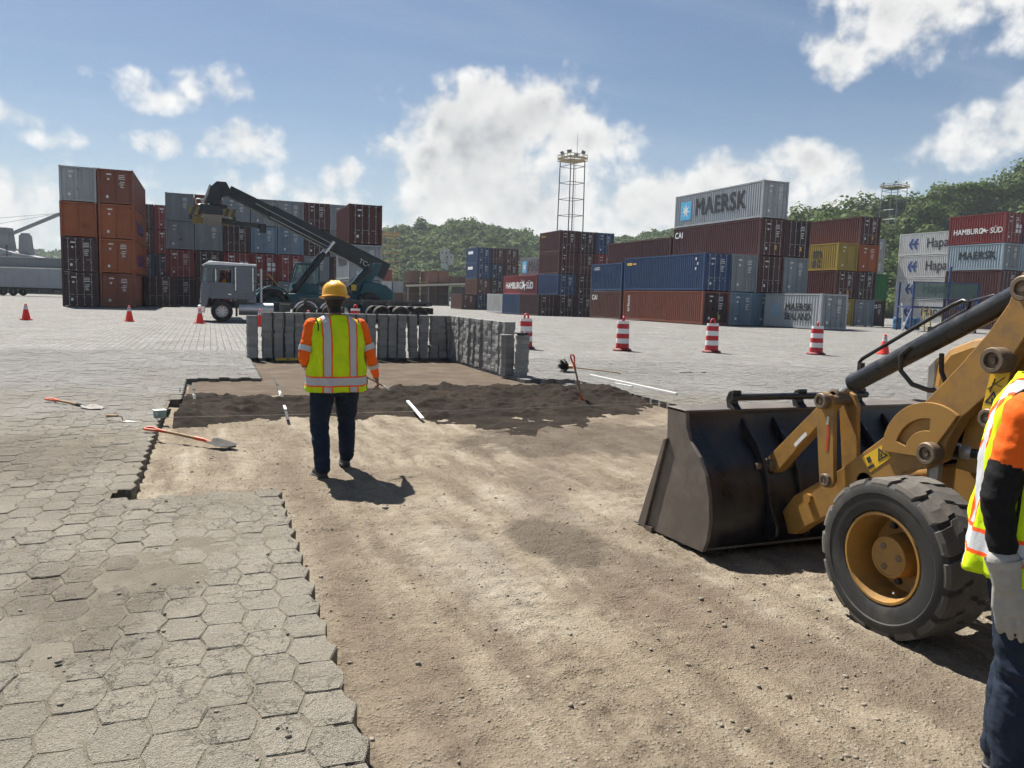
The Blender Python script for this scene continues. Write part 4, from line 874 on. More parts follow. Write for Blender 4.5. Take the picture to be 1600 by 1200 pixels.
# ------------------------------------------------------------------ sheds, trailer and crane on the left
M_shed = paint('grey_cladding', (0.20, 0.21, 0.23), 0.7, dirt=0.3, scale=0.6, streak=True); M_rooflt = paint('cream_roof', (0.50, 0.47, 0.38), 0.6, dirt=0.3, scale=0.6); M_dark = paint('dark_steel', (0.035, 0.038, 0.042), 0.6, dirt=0.4, scale=3)
M_tarp = paint('trailer_skin', (0.30, 0.33, 0.37), 0.6, dirt=0.35, scale=0.8, streak=True); M_rubber = paint('rubber', (0.022, 0.022, 0.023), 0.8, dirt=0.4, dirtcol=(0.10, 0.09, 0.08), scale=5)
x, y = cam2w(-78.0, 128.0); s = empty('warehouse', (x, y, 0), -YAW + R_(2)); tag(s, 'long low grey warehouse with cream roof edge at far left', 'warehouse')
MB().box((0, 10, 2.2), (70, 16, 4.4)).build('wall', M_shed, s); MB().prism([(-2.6, 3.1), (19, 5.0), (19, 4.6), (-2.6, 2.7)], -35.5, 35.5, 'YZ').build('lower_roof', M_rooflt, s)
MB().box((0, 14, 5.4), (70, 9, 1.5)).build('upper_wall', M_shed, s); MB().box((0, 14, 6.2), (71, 10, 0.12)).build('roof', M_roofg, s)
for k in range(12): MB().box((-32 + k * 5.8, 1.97, 1.4), (2.2, 0.08, 2.4)).build('doorway', M_dark, s)
x, y = cam2w(-61.5, 101.0); t = empty('semi_trailer', (x, y, 0), -YAW + R_(1)); tag(t, 'grey box semi-trailer parked before the warehouse at far left', 'trailer')
MB().box((0, 0, 2.35), (12.2, 2.5, 2.5)).build('box_body', M_tarp, t, bevel=0.04); MB().box((0, 0, 0.98), (12.0, 1.0, 0.22)).build('chassis', M_dark, t)
for k in (-4.6, -3.3, 4.2):
    for s_ in (-1, 1): MB().lathe([(0.2, -0.15), (0.5, -0.14), (0.52, 0), (0.5, 0.14), (0.2, 0.15)], 18, (k, s_ * 1.05, 0.52), 'Y').build('wheel', M_rubber, t, 40)
MB().box((1.0, -0.9, 0.75), (1.6, 0.5, 0.5)).build('tool_box', M_dark, t)
M_crane = paint('crane_grey', (0.17, 0.18, 0.20), 0.6, dirt=0.3, scale=0.5)
x, y = cam2w(-190.0, 290.0); c = empty('ship_crane', (x, y, 0), -YAW); tag(c, 'grey ship crane with a long raised jib at far left edge', 'crane')
MB().prism([(-4.5, 8), (3.5, 8), (1.6, 22), (-3.5, 22)], -2, 2, 'XZ').build('pedestal', M_crane, c); MB().box((-1, 0, 20.5), (5, 4, 3)).build('machine_house', M_crane, c, bevel=0.2)
MB().bar((-1.0, 0, 18.5), (21.5, -2, 27.4), 0.9, 1.1).build('jib', M_crane, c)
cb = MB(); cb.tube([(-2, 0, 23.5), (21, -2, 27.6)], 0.06, 4); cb.tube([(-2, 0, 25.5), (21, -2, 27.7)], 0.06, 4); cb.build('cable', M_dark, c)
x, y = cam2w(-184.0, 290.0); c = empty('crane_pedestal', (x + 0.5, y, 0), -YAW); tag(c, 'tapered grey crane pedestal right of the ship crane', 'crane')
MB().prism([(-1.0, 10), (2.9, 10), (2.0, 19.4), (-0.4, 19.4)], -2, 2, 'XZ').build('pedestal', M_crane, c)
hd = MB()
for k in range(3): hd.box((-0.1 + k * 0.9, 0, 19.8), (0.45, 2, 0.9))
hd.box((0.8, 0, 19.5), (2.4, 3, 0.3)); hd.build('head', M_crane, c)
x, y = cam2w(-186.0, 286.0); c = empty('ship_hull', (x, y, 0), -YAW); tag(c, 'low grey ship superstructure behind the warehouse at far left', 'ship')
MB().prism([(-16, 4), (16, 4), (14, 11), (4, 12.5), (-4, 14.8), (-16, 13.5)], -4, 4, 'XZ').build('hull', M_crane, c)
x, y = cam2w(-65.4, 98.0); c = empty('lamp_pole', (x, y, 0), -YAW); tag(c, 'thin dark pole rising at the left edge of the picture', 'pole'); MB().cyl((0, 0, 0), (-0.55, 0, 19.5), 0.12, 0.06, 8).build('shaft', M_dark, c); MB().box((-0.3, -0.1, 8), (0.3, 0.3, 0.5)).build('junction_box', M_dark, c)
x, y = cam2w(-108.0, 165.0); c = empty('utility_pole', (x, y, 0), -YAW); tag(c, 'utility pole with crossarm above the warehouse roof', 'pole'); MB().cyl((0, 0, 0), (0, 0, 9.6), 0.16, 0.12, 8).build('shaft', M_dark, c); MB().box((0, 0, 7.6), (1.9, 0.14, 0.14)).build('crossarm', M_dark, c); MB().box((0, 0, 9.3), (0.35, 0.3, 0.7)).build('transformer', M_dark, c)
# pale shed roof between the far stacks
x, y = cam2w(-15.5, 175.0); s = empty('open_shed', (x, y, -0.5), -YAW); tag(s, 'open shed with pale sloping roof among the distant containers', 'shed')
MB().prism([(-8.5, 4.0), (9.5, 5.0), (9.5, 5.35), (-8.5, 4.35)], -5, 5, 'XZ').build('roof', M_rooflt, s); MB().box((5.0, 4, 2.2), (8, 0.2, 4.4)).build('wall', M_shed, s)
for k in (-8, -3.5, 1, 5, 9): MB().box((k, -4.6, 2.0 + k * 0.025), (0.25, 0.25, 4.2)).build('post', M_shed, s)

# ------------------------------------------------------------------ steel work platform and barrels at right
M_bsteel = paint('blue_steel', (0.020, 0.050, 0.15), 0.55, dirt=0.35, scale=2); M_ladder = paint('yellow_ladder', (0.60, 0.38, 0.03), 0.6, dirt=0.25)
m, t_, b_ = new_mat('shade_net'); b_.inputs['Base Color'].default_value = (0.10, 0.17, 0.16, 1); b_.inputs['Roughness'].default_value = 0.8
tp = t_.node('ShaderNodeBsdfTransparent'); mx = t_.node('ShaderNodeMixShader'); out = [n for n in t_.n if n.type == 'OUTPUT_MATERIAL'][0]
mx.inputs[0].default_value = 0.62; t_.l.new(tp.outputs[0], mx.inputs[1]); t_.l.new(b_.outputs[0], mx.inputs[2]); t_.l.new(mx.outputs[0], out.inputs[0]); M_net = m
p = empty('work_platform', (52.6, 43.4, 0), -YAW + R_(0)); tag(p, 'blue steel work platform with shade net panel before the white reefers', 'platform')
for (a, b) in ((-2.4, 0), (2.6, 0), (-2.4, 2.2), (2.6, 2.2), (0.3, 0)): MB().box((a, b, 1.9 if a != 0.3 else 2.5), (0.14, 0.14, 3.8 if a != 0.3 else 5.0)).build('post', M_bsteel, p)
MB().box((0.1, 1.1, 1.85), (5.2, 2.4, 0.14)).build('deck', M_bsteel, p); MB().box((0.1, 0.0, 3.15), (5.1, 0.03, 1.15)).build('net_panel', M_net, p); MB().box((0.1, 0.0, 3.77), (5.2, 0.08, 0.08)).build('top_rail', M_bsteel, p); MB().box((0.1, 0, 2.5), (5.2, 0.08, 0.08)).build('mid_rail', M_bsteel, p)
MB().bar((-2.4, 0, 1.8), (-3.3, -0.6, 0), 0.08, 0.08).build('stay', M_bsteel, p)
for k in range(7): MB().box((1.4 + k * 0.32, -0.5, 2.05 + k * 0.09), (0.06, 0.06, 0.7)).build('baluster', M_bsteel, p)
MB().bar((1.2, -0.5, 2.35), (3.5, -0.5, 3.0), 0.06, 0.06).build('stair_rail', M_steel, p)
l = empty('step_ladder', (51.0, 43.5, 0), -YAW); tag(l, 'yellow ladder leaning against the blue work platform', 'ladder')
for s_ in (-0.24, 0.24): MB().bar((s_, -0.45, 0), (s_, 0.1, 1.85), 0.06, 0.09).build('rail', M_ladder, l)
for k in range(6): MB().bar((-0.24, -0.37 + k * 0.09, 0.28 + k * 0.29), (0.24, -0.37 + k * 0.09, 0.28 + k * 0.29), 0.045, 0.045).build('rung', M_ladder, l)
M_barrel = paint('blue_plastic', (0.035, 0.13, 0.27), 0.5, dirt=0.25, scale=3)
for k, (a, b, lab) in enumerate(((53.3, 48.2, 'blue plastic barrel by the work platform, leftmost of three'), (54.0, 47.6, 'blue plastic barrel by the work platform, middle of three'), (54.7, 47.6, 'blue plastic barrel by the work platform, rightmost of three'))):
    o = empty('plastic_barrel', (a, b, 0)); tag(o, lab, 'barrel', 'blue barrels'); MB().lathe([(0.30, 0), (0.33, 0.06), (0.34, 0.3), (0.325, 0.33), (0.345, 0.5), (0.325, 0.66), (0.335, 0.7), (0.32, 0.93), (0.29, 0.97), (0.27, 0.95)], 20).build('drum_body', M_barrel, o, 45); MB().lathe([(0.05, 0.95), (0.05, 1.0)], 10, (0.15, 0, 0)).build('bung', M_barrel, o)
o = empty('white_ladder', (55.2, 49.5, 0)); tag(o, 'white ladder standing behind the blue barrels', 'ladder')
for s_ in (-0.22, 0.22): MB().bar((s_, 0, 0), (s_, 0.3, 2.2), 0.06, 0.08).build('rail', M_mark, o)
for k in range(6): MB().bar((-0.22, 0.05 + k * 0.045, 0.3 + k * 0.33), (0.22, 0.05 + k * 0.045, 0.3 + k * 0.33), 0.05, 0.05).build('rung', M_mark, o)

# ------------------------------------------------------------------ air
m = bpy.data.materials.new('haze'); m.use_nodes = True; t_ = NT(m.node_tree); t_.n.clear()
ho = t_.node('ShaderNodeOutputMaterial'); pv = t_.node('ShaderNodeVolumePrincipled'); t_.l.new(pv.outputs[0], ho.inputs['Volume'])
pv.inputs['Color'].default_value = (0.80, 0.88, 0.95, 1); pv.inputs['Density'].default_value = 0.00023; pv.inputs['Anisotropy'].default_value = 0.0
hb = MB(); hb.box((150, 600, 42), (1900, 1500, 88)); hz_o = hb.build('haze', m); tag(hz_o, 'pale air haze over the whole yard', 'haze', None, 'stuff')
# ------------------------------------------------------------------ truck with skeletal chassis
M_cab = paint('silver_paint', (0.115, 0.13, 0.155), 0.38, 0.25, dirt=0.3, dirtcol=(0.15, 0.15, 0.15), scale=1.5); M_chrome = paint('chrome', (0.62, 0.62, 0.62), 0.22, 0.9, dirt=0.2, scale=4)
M_roofw = paint('white_roof', (0.68, 0.70, 0.72), 0.5, dirt=0.2, scale=1.5); M_alu = paint('aluminium', (0.50, 0.51, 0.52), 0.4, 0.8, dirt=0.3, scale=3)
m, t_, b_ = new_mat('vehicle_glass'); b_.inputs['Base Color'].default_value = (0.02, 0.03, 0.035, 1); b_.inputs['Roughness'].default_value = 0.06; b_.inputs['Specular IOR Level'].default_value = 0.7; M_glass = m
m, t_, b_ = new_mat('clear_glass'); b_.inputs['Base Color'].default_value = (0.35, 0.48, 0.48, 1); b_.inputs['Roughness'].default_value = 0.08
tp = t_.node('ShaderNodeBsdfTransparent'); tp.inputs[0].default_value = (0.75, 0.85, 0.85, 1); mx = t_.node('ShaderNodeMixShader'); mx.inputs[0].default_value = 0.35
out = [n for n in t_.n if n.type == 'OUTPUT_MATERIAL'][0]; t_.l.new(tp.outputs[0], mx.inputs[1]); t_.l.new(b_.outputs[0], mx.inputs[2]); t_.l.new(mx.outputs[0], out.inputs[0]); M_clear = m
def road_wheel(parent, x, y, z, r, w_, side=-1, rim=None, holes=8, name='wheel'):
    """wheel whose axle lies along Y; side -1: outer face towards -Y"""
    wl = empty(name, (x, y, z), 0, parent); s = side
    MB().lathe([(r * 0.60, -w_ / 2 * 0.8), (r * 0.66, -w_ / 2), (r * 0.90, -w_ / 2), (r * 0.985, -w_ / 2 * 0.78), (r, -w_ / 2 * 0.5), (r, w_ / 2 * 0.5), (r * 0.985, w_ / 2 * 0.78), (r * 0.90, w_ / 2), (r * 0.66, w_ / 2), (r * 0.60, w_ / 2 * 0.8)], 36, (0, 0, 0), 'Y').build('tyre', M_rubber, wl, 30)
    rm = MB(); rm.lathe([(r * 0.60, s * w_ * 0.42), (r * 0.57, s * w_ * 0.46), (r * 0.54, s * w_ * 0.40), (r * 0.50, s * w_ * 0.18), (r * 0.24, s * w_ * 0.16), (r * 0.22, s * w_ * 0.34), (r * 0.13, s * w_ * 0.36), (0.001, s * w_ * 0.36)], 28, (0, 0, 0), 'Y'); rm.build('rim', rim or M_alu, wl, 35)
    hl = MB()
    for k in range(holes):
        a = 2 * math.pi * k / holes; hl.cyl((math.cos(a) * r * 0.38, s * w_ * 0.165, math.sin(a) * r * 0.38), (math.cos(a) * r * 0.38, s * w_ * 0.19, math.sin(a) * r * 0.38), r * 0.07, n=8)
    o = hl.build('hand_hole', M_dark, wl); o['kind'] = 'stuff'
    return wl
TY = 42.25
tk = empty('cabover_truck', (0, TY, 0)); tag(tk, 'silver cab-over truck hauling an empty black container chassis, behind the paver stacks', 'truck')
cabp = [(-0.42, 0.75), (-0.42, 1.55), (-0.392, 1.80), (-0.38, 1.96), (2.18, 1.96), (2.18, 0.95), (1.28, 0.95), (1.16, 1.18), (-0.02, 1.18), (-0.14, 0.75)]
MB().prism(cabp, -1.2, 1.2, 'XZ').build('cab_body', M_cab, tk, bevel=0.05)
MB().box((1.64, 0, 2.38), (1.08, 2.4, 0.84)).build('sleeper', M_cab, tk, bevel=0.04); MB().prism([(-0.30, 2.62), (-0.20, 2.80), (1.10, 2.80), (1.10, 2.62)], -1.2, 1.2, 'XZ').build('cab_header', M_cab, tk, bevel=0.02)
for s_ in (-1, 1):
    for q in ([(-0.36, 1.96), (-0.28, 1.96), (-0.22, 2.62), (-0.29, 2.62)], [(-0.12, 1.96), (0.12, 1.96), (0.15, 2.62), (-0.12, 2.62)], [(0.35, 1.96), (0.44, 1.96), (0.46, 2.62), (0.35, 2.62)], [(1.0, 1.96), (1.10, 1.96), (1.10, 2.62), (1.0, 2.62)]): MB().prism(q, s_ * 1.12, s_ * 1.2, 'XZ').build('pillar', M_cab, tk)
MB().box((0.62, 0.2, 2.05), (0.5, 1.4, 0.2)).build('dashboard_seat', M_dark, tk); MB().box((0.92, -0.65, 2.2), (0.14, 0.5, 0.55)).build('seat_back', M_dark, tk, bevel=0.03)
MB().prism([(-0.36, 2.76), (-0.1, 2.93), (0.2, 2.97), (2.2, 2.90), (2.2, 2.80), (-0.2, 2.79)], -1.18, 1.18, 'XZ').build('cab_roof', M_roofw, tk, bevel=0.03)
MB().prism([(-0.385, 1.78), (-0.285, 2.60), (-0.31, 2.62), (-0.425, 1.80)], -1.1, 1.1, 'XZ').build('windscreen', M_glass, tk)
MB().prism([(-0.33, 1.85), (-0.14, 1.85), (-0.14, 2.62), (-0.235, 2.62)], -1.212, -1.16, 'XZ').build('corner_window', M_clear, tk)
dr = MB(); dr.box((0.56, -1.208, 1.55), (1.08, 0.03, 0.82)); dro = dr.build('door', M_cab, tk, bevel=0.03)
MB().prism([(0.12, 2.0), (0.34, 1.98), (0.34, 2.62), (0.16, 2.62)], -1.19, -1.16, 'XZ').build('quarter_window', M_glass, dro)
MB().box((0.92, -1.24, 1.38), (0.14, 0.04, 0.07)).build('handle', M_chrome, dro)
slp = MB().box((1.62, -1.206, 2.20), (0.80, 0.02, 1.15)).build('sleeper_panel', M_cab, tk, bevel=0.01)
for a in (1.20, 2.02): MB().box((a, -1.235, 2.15), (0.05, 0.06, 1.15)).build('grab_rail', M_chrome, tk)
MB().box((1.72, -1.206, 1.3), (0.75, 0.02, 0.34)).build('lower_panel', M_cab, tk, bevel=0.01); MB().box((1.5, -1.21, 1.06), (0.5, 0.02, 0.16)).build('step_box', M_dark, tk)
mr = MB(); mr.cyl((0.28, -1.45, 1.95), (0.28, -1.45, 2.62), 0.02, n=6); mr.bar((0.28, -1.2, 2.55), (0.28, -1.45, 2.55), 0.03, 0.03); mr.bar((0.28, -1.2, 2.02), (0.28, -1.45, 2.02), 0.03, 0.03); mr.box((0.28, -1.47, 2.3), (0.05, 0.18, 0.5)); mr.build('mirror', M_chrome, tk)
gr = MB()
for k in range(8): gr.box((-0.43, 0, 0.95 + k * 0.09), (0.03, 1.7, 0.05))
gr.build('grille', M_chrome, tk)
MB().box((-0.40, 0, 0.62), (0.34, 2.42, 0.34)).build('bumper', M_chrome, tk, bevel=0.04)
for s_ in (-1, 1): MB().box((-0.47, s_ * 0.92, 0.98), (0.06, 0.34, 0.2)).build('headlight', M_clear, tk)
for s_ in (-0.7, -0.3, 0.1, 0.5): MB().box((0.0 + abs(s_) * 0.1, s_, 3.0), (0.14, 0.12, 0.07)).build('roof_lamp', M_alu, tk)
MB().box((0.55, -1.17, 1.24), (0.62, 0.06, 0.05)).build('step', M_alu, tk)
road_wheel(tk, 0.55, -1.08, 0.515, 0.515, 0.30, -1); road_wheel(tk, 0.55, 1.08, 0.515, 0.515, 0.30, 1)
MB().cyl((1.35, -0.98, 0.66), (3.0, -0.98, 0.66), 0.31, n=24).build('fuel_tank', M_alu, tk, 40)
MB().box((1.24, -0.98, 0.66), (0.09, 0.5, 0.75)).build('tank_step', M_dark, tk)
fr = MB()
for s_ in (-0.42, 0.42): fr.box((3.0, s_, 0.88), (6.4, 0.09, 0.26))
fr.build('frame_rail', M_dark, tk); MB().box((3.6, -0.75, 0.75), (0.5, 0.5, 0.4)).build('battery_box', M_dark, tk)
MB().cyl((2.42, -0.9, 1.0), (2.42, -0.9, 2.7), 0.07, n=10).build('exhaust_stack', M_alu, tk)
for a in (4.65, 5.95):
    for s_ in (-1, 1): road_wheel(tk, a, s_ * 0.98, 0.51, 0.51, 0.52, s_, M_dark, 5)
    fd = MB(); fd.tube([(a + math.cos(k) * 0.62, -0.95, 0.51 + math.sin(k) * 0.62) for k in np.linspace(0.5, 2.7, 7)], 0.05, 6)
    fd.build('mudguard', M_roofw, tk)
# skeletal trailer
tr = empty('container_chassis', (0, TY, 0)); tag(tr, 'empty black container chassis with exposed dual wheels coupled behind the silver truck', 'trailer')
for s_ in (-0.48, 0.48): MB().box((7.9, s_, 1.13), (6.9, 0.10, 0.28)).build('frame_rail', M_dark, tr)
for a in (4.6, 6.2, 7.6, 9.0, 10.2, 11.25): MB().box((a, 0, 1.14), (0.16, 2.4, 0.22)).build('bolster', M_dark, tr)
MB().box((7.9, -1.1, 1.2), (6.9, 0.06, 0.10)).build('side_bar', M_dark, tr); MB().box((11.38, 0, 0.75), (0.08, 2.3, 0.34)).build('rear_bumper', M_dark, tr)
for a in (8.61, 9.63, 10.63):
    for s_ in (-1, 1): road_wheel(tr, a, s_ * 0.95, 0.50, 0.50, 0.54, s_, M_dark, 5)
for s_ in (-0.6, 0.6): MB().box((6.6, s_, 0.6), (0.14, 0.14, 0.85)).build('landing_leg', M_dark, tr)

# ------------------------------------------------------------------ reach stacker
M_teal = paint('teal_paint', (0.007, 0.070, 0.092), 0.4, dirt=0.3, dirtcol=(0.06, 0.07, 0.07), scale=1.2); M_boom = paint('boom_black', (0.007, 0.012, 0.016), 0.4, dirt=0.3, dirtcol=(0.05, 0.05, 0.05), scale=1.5)
RY = 48.5
rs = empty('reach_stacker', (0, RY, 0)); tag(rs, 'teal reach stacker with long black boom raised over the truck', 'reach stacker')
bd = Vector((-9.7, 0, 4.45)).normalized(); bn = Vector((4.45, 0, 9.7)).normalized(); b0 = Vector((10.35, 0, 3.0))
def boomP(s, h): return (b0 + bd * s + bn * h)
def boom(name, s0, s1, h0, h1, wd, tw=None):
    mb = MB(); q = [boomP(s0, h0[0]), boomP(s1, h1[0]), boomP(s1, h1[1]), boomP(s0, h0[1])]
    mb.prism([(p.x, p.z) for p in q], -wd / 2, wd / 2, 'XZ'); return mb.build(name, M_boom, rs, bevel=0.03)
boom('outer_boom', 0, 7.7, (-0.48, 0.52), (-0.38, 0.44), 0.85); boom('inner_boom', 7.5, 10.2, (-0.30, 0.38), (-0.26, 0.34), 0.7)
lp = MB(); lp.tube([boomP(8.6, 0.05) + Vector((0, -0.5, 0)), boomP(3.9, -0.02) + Vector((0, -0.5, 0)), boomP(3.7, -0.12) + Vector((0, -0.5, 0)), boomP(3.72, -0.26) + Vector((0, -0.5, 0)), boomP(4.1, -0.30) + Vector((0, -0.5, 0)), boomP(7.6, -0.27) + Vector((0, -0.5, 0))], 0.035, 6); lp.build('hydraulic_pipe', M_steel, rs)
tt = text_mesh('TC4', 0.42, 0.006); to = link('lettering', tt, rs, boomP(1.6, -0.05) + Vector((-0.3, -0.456, 0)), (R_(90), R_(24.6), 0)); tt.materials.append(M_steel)
hd = MB(); hd.prism([(0.95, 7.75), (0.45, 7.75), (0.1, 7.4), (-0.15, 6.55), (0.05, 6.35), (0.6, 6.4), (0.75, 6.9), (1.3, 7.1)], -0.45, 0.45, 'XZ'); hd.build('boom_head', M_boom, rs, bevel=0.03)
hc = MB(); hc.cyl((0.1, -0.55, 7.5), (-0.3, -0.55, 6.4), 0.06, n=8); hc.build('tilt_cylinder', M_steel, rs)
MB().box((0.25, 0, 6.15), (1.5, 1.6, 0.5)).build('rotator', M_boom, rs, bevel=0.04)
M_dull = paint('dull_yellow', (0.22, 0.16, 0.045), 0.7, dirt=0.5, scale=3)
sp_ = empty('spreader', (0.2, 0, 5.75), 0, rs)
MB().box((0, 0, 0), (1.0, 8.0, 0.42)).build('main_beam', M_boom, sp_); MB().box((0.0, -2.95, 0.02), (2.35, 0.22, 0.40)).build('end_beam', M_dull, sp_); MB().box((0.0, 2.95, 0.02), (2.35, 0.22, 0.40)).build('end_beam', M_dull, sp_)
for k in range(7):
    x0 = -1.12 + k * 0.34; MB().prism([(x0, -0.19), (x0 + 0.16, -0.19), (x0 + 0.30, 0.23), (x0 + 0.14, 0.23)], -3.066, -3.061, 'XZ').build('warning_stripe', M_dark, sp_)
for sx_ in (-1, 1): MB().box((sx_ * 1.1, -2.95, -0.30), (0.16, 0.2, 0.34)).build('twistlock', M_boom, sp_)
hk = MB(); hk.tube([(-0.7 + math.cos(a) * 0.16, -2.6, 0.55 + math.sin(a) * 0.16) for a in np.linspace(0, 5.2, 10)], 0.035, 6); hk.build('lifting_hook', M_steel, sp_)
gd = MB(); gd.bar((0.9, -2.2, -0.45), (2.4, -2.6, -0.55), 0.3, 0.25); gd.box((2.6, -2.6, -0.7), (0.35, 0.3, 0.5)); gd.bar((0.6, -1.4, -0.3), (1.6, -2.2, -0.5), 0.4, 0.3); gd.build('guide_arm', M_boom, sp_)
ch = MB(); ch.prism([(2.0, 0.75), (10.4, 0.75), (10.4, 1.35), (8.6, 1.55), (2.4, 1.45), (2.0, 1.2)], -1.3, 1.3, 'XZ'); ch.build('chassis', M_teal, rs, bevel=0.05)
for s_ in (-1, 1):
    road_wheel(rs, 3.4, s_ * 1.75, 0.85, 0.85, 0.75, s_, M_teal, 6); road_wheel(rs, 9.0, s_ * 1.45, 0.85, 0.85, 0.65, s_, M_teal, 6)
    fd = MB(); arc = [(3.4 + math.cos(a) * 1.05, 0.85 + math.sin(a) * 1.05) for a in np.linspace(0.25, 2.9, 12)] ; arc2 = [(3.4 + math.cos(a) * 0.95, 0.85 + math.sin(a) * 0.95) for a in np.linspace(2.9, 0.25, 12)]
    fd.prism(arc + arc2, s_ * 1.35, s_ * 2.15, 'XZ'); fd.build('front_fender', M_teal, rs)
MB().prism([(8.4, 1.35), (10.55, 1.2), (10.6, 1.75), (10.1, 2.15), (9.2, 2.35), (8.7, 2.3)], -1.35, 1.35, 'XZ').build('counterweight', M_teal, rs, bevel=0.1)
for s_ in (-0.75, 0.75): MB().prism([(7.6, 1.4), (8.6, 1.4), (9.75, 3.0), (9.9, 3.5), (9.4, 3.5), (9.0, 3.1)], s_ - 0.14, s_ + 0.14, 'XZ').build('boom_support', M_teal, rs, bevel=0.02)
MB().bar((7.4, -1.0, 1.5), (9.2, -1.0, 3.1), 0.12, 0.22).build('support_brace', M_boom, rs)
cb_ = empty('operator_cab', (5.3, 0, 1.5), 0, rs)
MB().prism([(-0.8, 0), (0.85, 0), (0.85, 0.6), (-0.72, 0.6)], -0.75, 0.75, 'XZ').build('cab_base', M_teal, cb_, bevel=0.03)
MB().prism([(-0.66, 0.6), (0.82, 0.6), (0.82, 1.72), (-0.38, 1.72)], -0.72, 0.72, 'XZ').build('glazing', M_clear, cb_)
for a in ((-0.72, 0.6, -0.40, 1.75), (0.1, 0.6, 0.1, 1.75), (0.84, 0.6, 0.84, 1.75)):
    for s_ in (-1, 1): MB().bar((a[0], s_ * 0.74, a[1]), (a[2], s_ * 0.74, a[3]), 0.08, 0.08).build('pillar', M_teal, cb_)
MB().box((0.22, 0, 1.8), (1.35, 1.6, 0.12)).build('cab_roof', M_teal, cb_, bevel=0.03); MB().box((0.3, 0, 0.75), (0.5, 0.5, 0.7)).build('seat', M_dark, cb_)
for s_ in (-0.85, 0.85):
    MB().cyl((4.5, s_, 1.45), (6.45, s_, 3.95), 0.17, n=14).build('lift_cylinder', M_boom, rs, 40); MB().cyl((6.4, s_, 3.88), (7.0, s_, 4.66), 0.10, n=12).build('lift_rod', M_chrome, rs, 40)
hr = MB(); hr.tube([(2.7, -1.9, 1.5), (2.7, -1.9, 2.5), (3.2, -1.9, 2.5), (4.0, -1.9, 1.5)], 0.03, 6); hr.build('handrail', M_rusty, rs); hr = MB(); hr.tube([(6.6, -1.3, 1.5), (6.6, -1.3, 2.15), (7.6, -1.3, 2.25), (8.0, -1.3, 1.6)], 0.03, 6); hr.build('handrail', M_rusty, rs)
MB().box((8.1, -1.36, 1.95), (0.3, 0.05, 0.35)).build('warning_plate', M_yplate, rs)

# ------------------------------------------------------------------ cones and barrels
m, t_, b_ = new_mat('cone_orange'); b_.inputs['Base Color'].default_value = (0.78, 0.040, 0.022, 1); b_.inputs['Roughness'].default_value = 0.5; M_cone = m
M_redband = paint('barrel_red', (0.46, 0.015, 0.022), 0.5, dirt=0.2, scale=3); M_whband = paint('barrel_white', (0.70, 0.70, 0.70), 0.5, dirt=0.25, scale=3); M_collar = paint('reflective_collar', (0.55, 0.55, 0.56), 0.4, dirt=0.2, scale=4)
cone_body = MB().lathe([(0.185, 0.03), (0.175, 0.05), (0.045, 0.70), (0.03, 0.71)], 24).mesh('cone_body', M_cone, 40); cone_base = MB().box((0, 0, 0.02), (0.38, 0.38, 0.04)).mesh('base', M_cone); cone_col = MB().lathe([(0.094, 0.46), (0.072, 0.57)], 24, caps=False).mesh('collar', M_collar, 40)
cone_col2 = MB().lathe([(0.068, 0.60), (0.058, 0.65)], 24, caps=False).mesh('collar', M_collar, 40)
def cone(x, y, label, s=1.0):
    c = empty('traffic_cone', (x, y, gz(x, y) + 0.002), random.uniform(0, 1.5)); c.scale = (s, s, s); tag(c, label, 'cone', 'orange traffic cones')
    for n_, me in (('cone_body', cone_body), ('base', cone_base), ('collar', cone_col), ('collar', cone_col2)): link(n_, me, c)
cone(-7.6, 39.7, 'orange traffic cone furthest left on the open pavers', 1.02); cone(-3.5, 39.9, 'orange traffic cone on the pavers, between the far left one and the truck', 1.02); cone(-0.45, 38.9, 'orange traffic cone beside the truck front bumper', 1.02)
cone(22.6, 20.9, 'orange traffic cone just left of the loader arm cylinder', 1.0); cone(2.1, 36.5, 'orange cone tip peeking over the leftmost paver stack', 1.1); cone(4.15, 36.0, 'orange cone tip showing just left of the worker in yellow helmet', 1.1); cone(6.3, 27.5, 'orange cone glimpsed through gap in paver stacks right of the worker', 1.0)
drum_body = MB(); zs = [0.08, 0.24, 0.40, 0.56, 0.72, 0.88, 0.97]; rad = lambda z: 0.215 - 0.03 * z
prof, mis = [], []
for k in range(6):
    prof += [(rad(zs[k]) + 0.006, zs[k]), (rad(zs[k + 1]) + 0.006, zs[k + 1] - 0.004)]; mis += [k % 2, k % 2]
drum_body.lathe(prof, 28, mis=[(0 if (i // 2) % 2 == 0 else 1) for i in range(len(prof) - 1)]); drum_me = drum_body.mesh('drum_body', [M_redband, M_whband], 35)
M_base = paint('barrel_base', (0.16, 0.012, 0.014), 0.7, dirt=0.5, scale=4)
drum_base = MB().lathe([(0.31, 0.0), (0.31, 0.03), (0.26, 0.07), (0.23, 0.08)], 24).mesh('base', M_base, 40)
dh_ = MB(); dh_.tube([(-0.085, 0, 0.96), (-0.085, 0, 1.06), (-0.04, 0, 1.10), (0.04, 0, 1.10), (0.085, 0, 1.06), (0.085, 0, 0.96)], 0.032, 8); drum_h = dh_.mesh('handle', M_redband, 50)
def barrel(x, y, label, rz=0.0):
    c = empty('traffic_barrel', (x, y, gz(x, y) + 0.002), rz); tag(c, label, 'barrel', 'red and white traffic barrels')
    link('drum_body', drum_me, c); link('base', drum_base, c); link('handle', drum_h, c)
barrel(9.45, 22.9, 'red and white striped traffic barrel beside the end of the paver stacks', 0.4); barrel(12.6, 22.2, 'red and white striped traffic barrel, second from the paver stacks', 1.2); barrel(15.6, 21.5, 'red and white striped traffic barrel, third from the paver stacks', 0.1); barrel(19.3, 20.7, 'red and white striped traffic barrel nearest the loader arm', 0.8)
barrel(5.75, 33.0, 'red and white traffic barrel peeking over paver stacks right of the worker head', 0.5)

